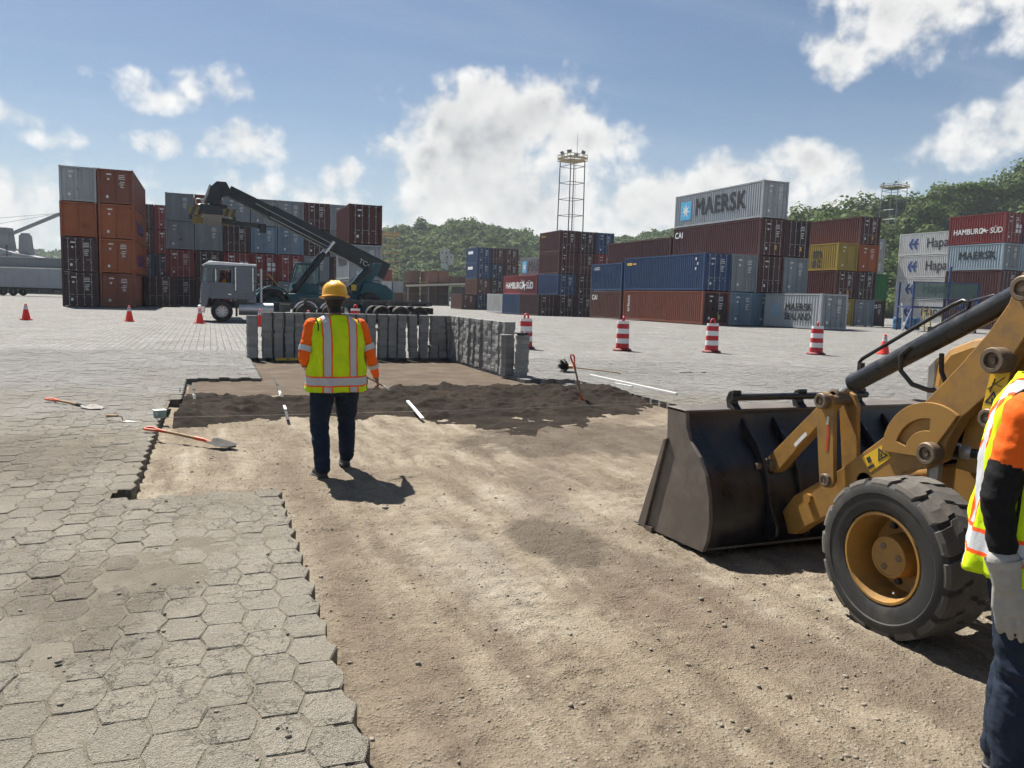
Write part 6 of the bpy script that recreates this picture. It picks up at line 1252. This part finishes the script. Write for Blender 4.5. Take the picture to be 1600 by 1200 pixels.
def hand(mb, wrist, dirv_, palm_n, thumb_side, curl=0.5, s=1.0):
    """palm and five bent fingers; dirv_: along the hand, palm_n: out of the palm, thumb_side: towards the thumb"""
    d, nrm, th = Vector(dirv_).normalized(), Vector(palm_n).normalized(), Vector(thumb_side).normalized(); w0 = Vector(wrist)
    rings = []
    for (t_, hw, hh) in ((-0.01, 0.026, 0.020), (0.03, 0.036, 0.019), (0.07, 0.043, 0.017), (0.095, 0.041, 0.014)):
        c = w0 + d * t_ * s; rings.append([c + th * hw * s * math.cos(a) + nrm * hh * s * math.sin(a) for a in np.linspace(0, 2 * math.pi, 13)[:-1]])
    mb.loft(rings)
    for k, (off, ln) in enumerate(((0.030, 0.072), (0.010, 0.080), (-0.011, 0.075), (-0.031, 0.058))):
        p = w0 + d * 0.088 * s + th * off * s; dd = d.copy(); P = [p - d * 0.015 * s]; c = curl * (0.85 + 0.12 * k)
        for f in (0.42, 0.32, 0.26):
            P.append(P[-1] + dd * ln * f * s + (d * 0.015 * s if len(P) == 1 else Vector())); ax = dd.cross(nrm); dd = (Matrix.Rotation(c, 3, ax) @ dd).normalized()
        ball_tube(mb, P, [0.0098 * s, 0.0094 * s, 0.0088 * s, 0.0075 * s], 8)
    p = w0 + d * 0.025 * s + th * 0.028 * s; t1 = p + (d * 0.6 + th * 0.7 + nrm * 0.25).normalized() * 0.036 * s; t2 = t1 + (d * 0.9 + th * 0.25 + nrm * 0.35).normalized() * 0.032 * s; t3 = t2 + (d + nrm * 0.4).normalized() * 0.024 * s
    ball_tube(mb, [p, t1, t2, t3], [0.014 * s, 0.0115 * s, 0.0105 * s, 0.0085 * s], 8)
def remesh(mb, voxel, smooth_it, wr=None):
    me = mb.mesh('tmp'); o = bpy.data.objects.new('tmp', me); COL.objects.link(o)
    rm = o.modifiers.new('r', 'REMESH'); rm.mode = 'VOXEL'; rm.voxel_size = voxel
    if smooth_it: s = o.modifiers.new('s', 'SMOOTH'); s.factor = 0.5; s.iterations = smooth_it
    bpy.context.view_layer.update(); out = bpy.data.meshes.new_from_object(o.evaluated_get(bpy.context.evaluated_depsgraph_get())); bpy.data.objects.remove(o); bpy.data.meshes.remove(me)
    n = len(out.vertices); co = np.empty(n * 3, np.float32); out.vertices.foreach_get('co', co); co = co.reshape(-1, 3); nr = np.empty(n * 3, np.float32); out.vertices.foreach_get('normal', nr); nr = nr.reshape(-1, 3)
    if wr is not None: co = co + nr * wr(co)[:, None]; out.vertices.foreach_set('co', co.astype(np.float32).reshape(-1))
    out.polygons.foreach_set('use_smooth', np.ones(len(out.polygons), bool)); out.update(); return out
def paint_regions(me, mats, fn):
    for m in mats: me.materials.append(m)
    n = len(me.polygons); c = np.empty(n * 3, np.float32); me.polygons.foreach_get('center', c); me.polygons.foreach_set('material_index', fn(c.reshape(-1, 3)).astype(np.int32)); me.update()
def wrinkle(co):
    """cloth folds: strongest at knees, elbows, crotch and ankles"""
    x, y, z = co[:, 0], co[:, 1], co[:, 2]
    f = (fbm(z * 26 + x * 7, (x + y) * 9, 3, 7) - 0.5) * 0.016 + (fbm(z * 60 + y * 20, x * 24, 2, 17) - 0.5) * 0.005
    leg = np.exp(-((z - 0.5) / 0.12) ** 2) + np.exp(-((z - 0.16) / 0.08) ** 2) + 0.6 * np.exp(-((z - 0.85) / 0.1) ** 2) + 0.55
    return np.where(z < 1.0, f * leg, np.where(z < 1.46, f * 0.9, 0))
def boot(root, x, y, rz, pitch=0.0, z=0.0):
    R3 = [ring(0.0, 0.046, 0.135, 0.045, pw=2.8), ring(0.018, 0.050, 0.140, 0.045, pw=2.8), ring(0.022, 0.044, 0.132, 0.045, pw=2.6), ring(0.06, 0.046, 0.122, 0.035, pw=2.4), ring(0.085, 0.044, 0.085, 0.0), ring(0.12, 0.042, 0.056, -0.028), ring(0.15, 0.040, 0.048, -0.03)]
    mb = MB(); mb.loft(R3[3:]); o = mb.build('boot', M_boot, root, 50, (x, y, z), (pitch, 0, rz)); so = MB(); so.loft(R3[:4]); so.build('sole', M_dark, o, 40)
def helmet(root, c, tilt, m=None):
    h = MB(); prof = [(0.150, 0.0), (0.152, 0.006), (0.128, 0.014), (0.126, 0.03), (0.122, 0.07), (0.108, 0.105), (0.080, 0.132), (0.045, 0.146), (0.001, 0.150)]; rings = []
    for (r, z) in prof[:-1]: rings.append([(math.cos(a) * r * 0.90, math.sin(a) * r * 1.12 + (0.02 if r > 0.14 and math.sin(a) > 0 else 0), z) for a in np.linspace(0, 2 * math.pi, 41)[:-1]])
    h.loft(rings); o = h.build('hard_hat', m or M_helmet, root, 50, c, tilt)
    rd = MB()
    for xo in (-0.03, 0.0, 0.03): rd.tube([(xo, math.sin(a) * 0.128 * 1.06, 0.02 + math.cos(a) * 0.128 * 1.02) for a in np.linspace(-1.1, 1.1, 14)], 0.009, 6)
    rd.build('ridge', m or M_helmet, o, 60); st = MB(); st.lathe([(0.112, -0.03), (0.114, -0.005)], 24, caps=False); s = st.build('suspension_band', M_dark, o, 40); s.scale = (0.86, 1.05, 1); return o
def person(name_label, loc, rz, pose, group, vest_args, sleeves, gloves=False, cat='person', hands=(True, True), torso_w=1.0):
    root = empty('person', loc, rz); tag(root, name_label, cat, group); mb = MB(); k = torso_w
    mb.loft([ring(0.74, 0.05, 0.07, pw=2), ring(0.80, 0.165 * k, 0.125, pw=2.3), ring(0.92, 0.190 * k, 0.145), ring(1.04, 0.190 * k, 0.140), ring(1.18, 0.195 * k, 0.140), ring(1.32, 0.205 * k, 0.132), ring(1.41, 0.185 * k, 0.112), ring(1.47, 0.10, 0.085, 0.0, pw=2), ring(1.50, 0.062, 0.064, 0.0, pw=2)])
    hx, hy, hz = pose['head']
    ball_tube(mb, [(0, -0.005, 1.44), (hx * 0.6, hy * 0.6 + 0.0, 1.56)], [0.062, 0.056])
    # head: skull, jaw, nose, ears
    hr = []
    for (dz, rx, ry, yo) in ((-0.125, 0.030, 0.040, 0.045), (-0.11, 0.050, 0.062, 0.030), (-0.07, 0.066, 0.082, 0.012), (-0.02, 0.074, 0.094, 0.002), (0.03, 0.077, 0.099, -0.002), (0.075, 0.068, 0.088, -0.004), (0.105, 0.045, 0.058, -0.004), (0.12, 0.015, 0.02, -0.004)): hr.append(ring(hz + dz, rx, ry, hy + yo, hx, 20, 2.0))
    mb.loft(hr); ball_tube(mb, [(hx, hy + 0.092, hz + 0.01), (hx, hy + 0.112, hz - 0.028)], [0.010, 0.014], 8)
    ball_tube(mb, [(hx - 0.022, hy + 0.083, hz - 0.065), (hx + 0.022, hy + 0.083, hz - 0.065)], [0.009, 0.009], 8)
    for s in (-1, 1): ball_tube(mb, [(hx + s * 0.077, hy - 0.008, hz + 0.012), (hx + s * 0.080, hy - 0.012, hz - 0.030)], [0.014, 0.010], 8)
    for s, key in ((-1, 'L'), (1, 'R')):
        hip, knee, ank = pose['leg' + key]; ball_tube(mb, [hip, Vector(hip).lerp(Vector(knee), 0.5) + Vector((0, 0.01, 0)), knee, Vector(knee).lerp(Vector(ank), 0.4) + Vector((0, -0.015, 0)), ank], [0.122, 0.110, 0.086, 0.083, 0.070])
        sh, el_, wr_ = pose['arm' + key]; rs_ = [0.074, 0.064, 0.053, 0.046, 0.034]; ball_tube(mb, [sh, Vector(sh).lerp(Vector(el_), 0.5), el_, Vector(el_).lerp(Vector(wr_), 0.45), wr_], rs_)
        if not gloves: hand(mb, wr_, *pose['hand' + key])
    me = remesh(mb, 0.0075, 3, wrinkle)
    arms = [(Vector(pose['arm' + q][0]), Vector(pose['arm' + q][1]), Vector(pose['arm' + q][2])) for q in 'LR']
    def reg(c):
        idx = np.zeros(len(c), int); idx[(c[:, 2] >= 0.93)] = 1
        for q, (sh, el_, wr_) in zip('LR', arms):
            def near(a, b, rad):
                a = np.array(a); b = np.array(b); t = np.clip(((c - a) @ (b - a)) / ((b - a) @ (b - a)), 0, 1); return np.linalg.norm(c - a - t[:, None] * (b - a), axis=1) < rad, t
            u, tu = near(sh, el_, 0.085); f, tf = near(el_, wr_, 0.068); out = np.abs(c[:, 0]) > 0.15
            hd = Vector(wr_) + Vector(pose['hand' + q][0]).normalized() * 0.16; hh, th_ = near(wr_, hd, 0.10)
            if sleeves == 'long': idx[(u | f) & out] = 1
            else: idx[u & out & (tu < 0.62)] = 1; idx[(u & out & (tu >= 0.62)) | (f & out)] = 3
            w_ = (np.array(wr_)); axis = np.array(Vector(pose['hand' + q][0]).normalized()); beyond = (c - w_) @ axis > 0.004
            if not gloves: idx[hh & beyond & (np.linalg.norm(c - w_, axis=1) < 0.24)] = 2
        idx[c[:, 2] > 1.475] = 2; hv = c - np.array((hx, hy, hz)); idx[(c[:, 2] > hz - 0.115) & (hv[:, 1] < 0.012 + 0.25 * hv[:, 2]) & (np.abs(hv[:, 0]) < 0.078)] = 4
        idx[(c[:, 2] > hz + 0.06)] = 4
        return idx
    paint_regions(me, [M_jeans, M_shirt, M_skin, M_black, M_hair], reg); body = link('body', me, root)
    if gloves:
        for q in 'LR':
            g = MB(); wr_ = pose['arm' + q][2]; d = Vector(pose['hand' + q][0]).normalized(); hand(g, Vector(wr_) + d * 0.01, *pose['hand' + q], 1.32)
            ball_tube(g, [Vector(wr_) - d * 0.045, Vector(wr_) + d * 0.03], [0.050, 0.043]); gm_ = remesh(g, 0.0045, 2); gm_.materials.append(M_leather); link('work_glove', gm_, root)
            cu = MB(); cu.tube([Vector(wr_) - d * 0.055, Vector(wr_) - d * 0.03], [0.054, 0.050], 18, False); cu.build('glove_cuff', M_leather, root, 50)
    # eyes
    for s in (-1, 1): MB().lathe([(0.001, 0.013), (0.009, 0.009), (0.013, 0), (0.009, -0.009), (0.001, -0.013)], 10, (hx + s * 0.031, hy + 0.080, hz + 0.012)).build('eye', M_mark, root, 60)
    # vest
    vb, vt = vest_args['hem'], 1.50; V = []; zs_ = np.linspace(vb, vt, 46); n = 96
    for z in zs_:
        hx_ = np.interp(z, [0.76, 0.92, 1.1, 1.25, 1.36, 1.42, 1.46, 1.50], [0.272, 0.264, 0.250, 0.248, 0.248, 0.226, 0.165, 0.082]) * (0.5 + 0.5 * k); hy_ = np.interp(z, [0.76, 0.92, 1.1, 1.3, 1.40, 1.46, 1.50], [0.185, 0.185, 0.172, 0.160, 0.135, 0.105, 0.080])
        V.append(ring(z, hx_, hy_, 0.0, 0.0, n, 2.5))
    A = np.array(V); ang = np.linspace(0, 2 * math.pi, n, endpoint=False)[None, :]; Zg = zs_[:, None]
    fold = (fbm(ang * 4 + Zg * 1.5, Zg * 5, 3, 5) - 0.5) * 0.050 + (fbm(np.cos(ang) * 7 + Zg * 16, np.sin(ang) * 6 + Zg * 5, 3, 6) - 0.5) * 0.026 + 0.010 * np.sin(ang * 7 + 2) * (1 - sstep(Zg, vb, vb + 0.35))
    A[:, :, 0] += np.cos(ang) * fold; A[:, :, 1] += np.sin(ang) * fold; vm = MB(); vm.loft([[tuple(p) for p in r_] for r_ in A], caps=False)
    vo = vm.build('safety_vest', vest_material('vest_' + group.replace(' ', '_')[:12], vest_args['zb'], vest_args['zt'], vest_args['xs'], vb), root, 60); sd_ = vo.modifiers.new('thick', 'SOLIDIFY'); sd_.thickness = 0.006
    pp = MB(); pp.tube([(A[i, 0 if False else int(n * f), 0] * 1.004, A[i, int(n * f), 1] * 1.004, zs_[i]) for i in range(0, 34) for f in (0.985,)], 0.005, 6); pp.build('side_zip', M_black, vo)
    for q, s in (('L', -1), ('R', 1)):   # dark binding round the arm holes
        sh, el_, _ = pose['arm' + q]; c0 = Vector((s * 0.212 * (0.5 + 0.5 * k), 0, 1.355)); bi = MB(); bi.tube([c0 + Vector((s * 0.022 * math.cos(a) - s * 0.010 * (1 + math.sin(a)), math.cos(a) * 0.105, math.sin(a) * 0.115)) for a in np.linspace(0, 2 * math.pi, 25)], 0.006, 6); bi.build('binding', M_black, vo, 60)
    if vest_args.get('arm_bands'):
        for q in 'LR':
            sh, el_, wr_ = [Vector(v) for v in pose['arm' + q]]
            for (a, b, t_, r_) in ((sh, el_, 0.70, 0.0655), (el_, wr_, 0.42, 0.0545)):
                p = a.lerp(b, t_); d = (b - a).normalized(); tb = MB(); tb.tube([p - d * 0.026, p, p + d * 0.026], [r_ + 0.004, r_ + 0.003, r_ + 0.001], 22, False); tb.build('reflective_band', M_silver, root, 50)
    return root
P1 = dict(head=(0.0, 0.055, 1.635), legL=((-0.112, 0, 0.86), (-0.150, 0.02, 0.48), (-0.165, -0.17, 0.10)), legR=((0.112, 0.0, 0.86), (0.150, 0.16, 0.49), (0.165, 0.20, 0.12)),
          armL=((-0.225, -0.01, 1.395), (-0.305, -0.03, 1.10), (-0.215, 0.20, 0.985)), armR=((0.225, -0.01, 1.395), (0.325, -0.03, 1.115), (0.425, 0.11, 0.915)),
          handL=((0.35, 0.9, -0.2), (0.8, -0.3, 0), (0, 0.2, 1), 0.6), handR=((0.35, 0.45, -0.82), (-0.8, 0.3, -0.2), (0.1, 0.85, 0.5), 0.75))
w1 = person('worker walking away in yellow hard hat, lime vest, orange sleeves and dark jeans', (1.09, 7.28, -0.1), R_(7), P1, 'workers', dict(hem=0.79, zb=0.855, zt=0.925, xs=(0.088, 0.150), arm_bands=True), 'long', torso_w=1.12)
helmet(w1, (0.0, 0.045, 1.660), (R_(-6), 0, 0)); boot(w1, -0.165, -0.135, R_(10)); boot(w1, 0.165, 0.235, R_(-6), R_(-6), 0.012)
MB().tube([(-0.0, 0.0, 0.0), (0.0, 0.11, 0.0)], 0.02, 6)
st = MB(); st.cyl((0, 0, 0), (0.30, 0.30, -0.13), 0.007, n=8)
wr_w = w1.matrix_basis @ Vector((0.455, 0.15, 0.835)); rod = empty('marking_rod', wr_w, R_(7)); tag(rod, 'thin dark rod with white tip held in the worker right hand', 'rod')
MB().cyl((-0.24, 0.02, 0.13), (0.06, 0.0, -0.035), 0.006, n=8).build('shaft', M_dark, rod); MB().cyl((0.06, 0.0, -0.035), (0.125, -0.003, -0.07), 0.010, 0.007, 8).build('tip', M_mark, rod)
P2 = dict(head=(0.0, 0.17, 1.585), legL=((-0.105, 0, 0.86), (-0.12, 0.03, 0.48), (-0.12, -0.02, 0.10)), legR=((0.105, 0.0, 0.86), (0.13, 0.03, 0.48), (0.14, 0.03, 0.10)),
          armL=((-0.225, -0.02, 1.385), (-0.285, -0.06, 1.115), (-0.275, 0.0, 0.865)), armR=((0.225, -0.03, 1.385), (0.275, -0.095, 1.11), (0.27, -0.05, 0.86)),
          handL=((0.10, 0.12, -1.0), (0.95, -0.3, 0.1), (0.3, 0.95, 0.1), 0.45), handR=((-0.05, 0.22, -1.0), (-0.97, -0.1, 0.0), (-0.1, 0.97, 0.2), 0.30))
w2 = person('person at right edge in lime vest, orange T-shirt, black arm sleeve and pale glove', (2.635, 1.752, -0.1), R_(-147), P2, 'bystander at the right edge', dict(hem=0.83, zb=0.905, zt=0.965, xs=(0.10, 0.16)), 'short', gloves=True)
boot(w2, -0.12, 0.015, R_(8)); boot(w2, 0.14, 0.06, R_(-8))
# driver seen in the truck window
P3 = dict(P2); P3['head'] = (0.0, 0.04, 1.62); P3['armL'] = ((-0.225, 0, 1.385), (-0.33, 0.15, 1.16), (-0.12, 0.36, 1.22)); P3['legL'] = ((-0.105, 0, 0.80), (-0.13, 0.40, 0.84), (-0.13, 0.45, 0.45)); P3['legR'] = ((0.105, 0, 0.80), (0.13, 0.40, 0.84), (0.13, 0.45, 0.45)); P3['handL'] = ((0.6, 0.8, 0.1), (0.4, -0.2, -0.9), (0, 0.5, 0.8), 0.7)
dv_ = person('truck driver seen through the open side window of the silver truck', (0.66, TY - 0.68, 0.66), R_(90), P3, 'truck driver', dict(hem=0.83, zb=0.905, zt=0.965, xs=(0.10, 0.16)), 'long')
# ------------------------------------------------------------------ tools and bits lying about
M_wood = paint('ash_handle', (0.30, 0.19, 0.10), 0.7, dirt=0.4, dirtcol=(0.16, 0.11, 0.07), scale=9); M_orange = paint('orange_grip', (0.55, 0.075, 0.015), 0.5, dirt=0.3, dirtcol=(0.3, 0.06, 0.02), scale=7); M_blade = paint('shovel_blade', (0.030, 0.029, 0.028), 0.85, 0.0, dirt=0.5, dirtcol=(0.10, 0.085, 0.07), scale=8)
M_string = paint('string', (0.62, 0.58, 0.50), 0.8, dirt=0.1); M_pvc = paint('white_rod', (0.70, 0.70, 0.68), 0.5, dirt=0.35, dirtcol=(0.35, 0.31, 0.26), scale=5)
M_dusty = paint('dusty_blade', (0.27, 0.26, 0.24), 0.9, dirt=0.5, dirtcol=(0.15, 0.13, 0.11), scale=7)
def shovel(loc, rot, label, pale=False):
    """D-grip at the -x end, blade at the +x end, lying along x"""
    s = empty('shovel', loc); s.rotation_euler = rot; tag(s, label, 'shovel', 'shovels')
    MB().tube([(-0.28, 0, 0.02), (0.0, 0, 0.02), (0.30, 0, 0.015)], [0.015, 0.017, 0.018], 10).build('handle', M_wood, s, 50)
    g = MB(); g.tube([(-0.28, 0, 0.02), (-0.33, 0.03, 0.02), (-0.40, 0.052, 0.02), (-0.44, 0.045, 0.02), (-0.445, 0, 0.02), (-0.44, -0.045, 0.02), (-0.40, -0.052, 0.02), (-0.33, -0.03, 0.02), (-0.28, 0, 0.02)], 0.014, 8); g.tube([(-0.30, 0, 0.02), (-0.18, 0, 0.02)], [0.021, 0.018], 8); g.build('grip', M_orange, s, 50)
    MB().tube([(0.20, 0, 0.016), (0.32, 0, 0.015), (0.42, 0, -0.002)], [0.021, 0.021, 0.017], 10).build('socket', M_orange if not pale else M_blade, s, 50)
    b = MB(); rows = []
    for (x, hw, dz) in ((0.40, 0.05, 0.012), (0.43, 0.105, 0.010), (0.52, 0.112, -0.004), (0.62, 0.105, -0.010), (0.69, 0.075, -0.006), (0.73, 0.012, 0.0)):
        rows.append([(x, hw * f, dz + 0.022 * f * f) for f in (-1, -0.6, -0.2, 0.2, 0.6, 1)])
    n = 6; V = [p for r in rows for p in r]; F = [(i * n + j, i * n + j + 1, (i + 1) * n + j + 1, (i + 1) * n + j) for i in range(len(rows) - 1) for j in range(n - 1)]
    b.add(V, F); o = b.build('blade', M_dusty if pale else M_blade, s, 60, fixn=False); sd_ = o.modifiers.new('t', 'SOLIDIFY'); sd_.thickness = 0.004
    return s
shovel((-0.33, 9.06, -0.012), (0.05, 0.085, R_(-39)), 'orange-gripped shovel lying across the paver edge with its blade over the gravel')
shovel((-1.80, 11.72, 0.01), (0.0, 0.02, R_(-50)), 'shovel with pale dusty blade lying on the pavers at left', True)
sv = shovel((5.62, 11.35, 0.27), (0, R_(72), R_(-60)), 'orange-gripped shovel standing upright in the dark sand')
# trowel with cranked neck
tw_ = empty('brick_trowel', (-1.0, 10.15, 0.0), R_(-38)); tag(tw_, 'small trowel with cranked neck lying on the pavers', 'trowel')
MB().tube([(-0.22, 0, 0.05), (-0.06, 0, 0.06)], [0.017, 0.014], 8).build('handle', M_wood, tw_, 50); MB().tube([(-0.06, 0, 0.06), (0.0, 0, 0.055), (0.015, 0, 0.01), (0.05, 0, 0.008)], 0.006, 6).build('neck', M_dark, tw_, 50); MB().prism([(0.03, -0.05), (0.26, 0), (0.03, 0.05)], 0.004, 0.008, 'XY').build('blade', M_steel, tw_)
bx2 = empty('plastic_tub', (-0.60, 10.42, 0.0), 0.3); tag(bx2, 'small pale green tub on the pavers at the edge of the dug strip', 'tub')
tb = MB(); tb.box((0, 0, 0.04), (0.13, 0.09, 0.08), taper=(1.1, 1.1)); tb.build('tub_body', paint('pale_green', (0.22, 0.34, 0.30), 0.6, dirt=0.3), bx2, bevel=0.008); MB().box((0, 0, 0.086), (0.15, 0.108, 0.010)).build('lid', M_mark, bx2, bevel=0.003)
# screed rails half buried in the sand, straightedge, spare rods on the pavers
def rod_(a, b, w_, h_, label, mat=M_pvc, name='screed_rail'):
    o = empty(name, a); tag(o, label, 'rail'); a, b = Vector(a), Vector(b); MB().bar((0, 0, 0), b - a, w_, h_).build('bar', mat, o, bevel=0.003); return o
def sandz(x, y): return float(sand_z(np.array(x), np.array(y)))
for k, (xa, ya, xb, yb, lab) in enumerate(((-0.29, 14.4, -0.20, 10.9, 'screed rail half buried in sand along the left side of strip'), (1.15, 15.4, 0.92, 10.15, 'screed rail half buried in sand left of the walking worker'))):
    o = empty('screed_rail', (xa, ya, 0)); tag(o, lab, 'rail', 'screed rails'); n = 7
    for i in range(n):
        f0, f1 = i / n, (i + 0.96) / n; y0, y1 = ya + (yb - ya) * f0, ya + (yb - ya) * f1; x0, x1 = xa + (xb - xa) * f0, xa + (xb - xa) * f1; z = -0.045 + max(0, (sandz((x0 + x1) / 2, (y0 + y1) / 2) + 0.045)) * 0.93
        MB().bar((x0 - xa, y0 - ya, z), (x1 - xa, y1 - ya, z + (0.012 if i % 2 else -0.008)), 0.035, 0.02).build('rail_length', M_pvc if i in (3, 5) else M_blade, o)
rod_((2.69, 11.0, 0.05), (2.67, 10.05, -0.06), 0.045, 0.025, 'short white straightedge lying on the slope of the dark sand')
rod_((7.54, 14.6, 0.02), (7.60, 11.4, 0.02), 0.045, 0.035, 'long white rod on the pavers right of the dark sand')
rod_((7.32, 13.1, 0.015), (7.38, 12.55, 0.015), 0.04, 0.03, 'short white rod beside the long one on the pavers')
# string lines across the strip
for k, (y, xa, xb, za, zb_, lab) in enumerate(((10.23, -0.62, 7.2, 0.02, 0.04, 'taut pale string line across the strip, nearer of two'), (12.9, -0.45, 6.9, 0.02, 0.03, 'taut pale string line across the strip, farther of two'))):
    o = empty('string_line', (xa, y, za)); tag(o, lab, 'string', 'string lines'); MB().tube([(0, 0, 0), ((xb - xa) / 2, 0.03, -0.012), (xb - xa, 0.05, zb_ - za)], 0.0022, 5).build('string', M_string, o); MB().cyl((0, 0, -0.05), (0, 0, 0.05), 0.008, n=6).build('stake', M_steel, o)
# broom lying behind the upright shovel
br_ = empty('yard_broom', (7.50, 15.5, 0.0), R_(-24)); tag(br_, 'black bristle broom lying on the pavers behind the upright shovel', 'broom')
MB().tube([(0.1, 0, 0.10), (1.1, -0.1, 0.02)], 0.013, 8).build('handle', M_wood, br_, 50); rr = np.random.default_rng(5); bb = MB(); bb.box((0, 0, 0.12), (0.10, 0.44, 0.06))
bb.build('head', M_wood, br_, bevel=0.01); bs = MB()
for k in range(170): p = Vector((-0.03 + rr.normal(0, 0.02), rr.uniform(-0.21, 0.21), 0.11)); e = p + Vector((-0.16 + rr.normal(0, 0.05), rr.normal(0, 0.05), rr.normal(0.03, 0.07))); bs.tube([p, e], [0.008, 0.005], 3)
o = bs.build('bristles', M_black, br_); o['kind'] = 'stuff'
M_grey_scrap = paint('grey_scrap', (0.20, 0.20, 0.20), 0.8, dirt=0.6, dirtcol=(0.05, 0.05, 0.05), scale=14)
# scraps on the right-hand pavers and lumps near the step
for k, (x, y, s, lab) in enumerate(((10.3, 15.15, 1.0, 'crumpled grey scrap lying on the open pavers right of the sand'), (10.75, 15.1, 0.7, 'smaller crumpled scrap beside the larger one on the pavers'))):
    mb = MB(); r2 = random.Random(k); mb.loft([[(math.cos(a) * r * s * r2.uniform(0.7, 1.2), math.sin(a) * r * 0.6 * s * r2.uniform(0.7, 1.2), z * s) for a in np.linspace(0, 2 * math.pi, 10)[:-1]] for r, z in ((0.16, 0.0), (0.17, 0.012), (0.12, 0.035), (0.03, 0.028))]); tag(mb.build('paper_scrap', M_grey_scrap, None, 20, (x, y, 0.004), (0, 0, k)), lab, 'scrap', 'scraps on the pavers')
def clod(x, y, z, s, label, grp, mat, sq=0.6):
    V = IV * (1 + (rng.random((len(IV), 1)) - 0.5) * 0.5) * np.array([s, s * 0.8, s * sq]); o = link('stone_lump', np_mesh('stone_lump', V, IF, False), None, (x, y, z), (0, 0, random.random() * 6)); o.data.materials.append(mat); b = o.modifiers.new('b', 'SUBSURF'); b.levels = 1; b.render_levels = 1; tag(o, label, 'stone', grp)
clod(-1.72, 5.55, 0.012, 0.030, 'dark stone on the pavers at the left', 'loose stones', M_crumb); clod(-0.62, 3.58, 0.012, 0.022, 'dark stone on the near pavers', 'loose stones', M_crumb); clod(0.47, 6.30, -0.02, 0.045, 'dark broken chunk at the corner of the paver step', 'loose stones', M_crumb)
clod(1.28, 5.92, -0.09, 0.035, 'grey stone at the head of the worker shadow', 'loose stones', M_stone); clod(2.52, 3.22, -0.092, 0.026, 'pale stone on the gravel in front of the bucket', 'loose stones', M_stone)
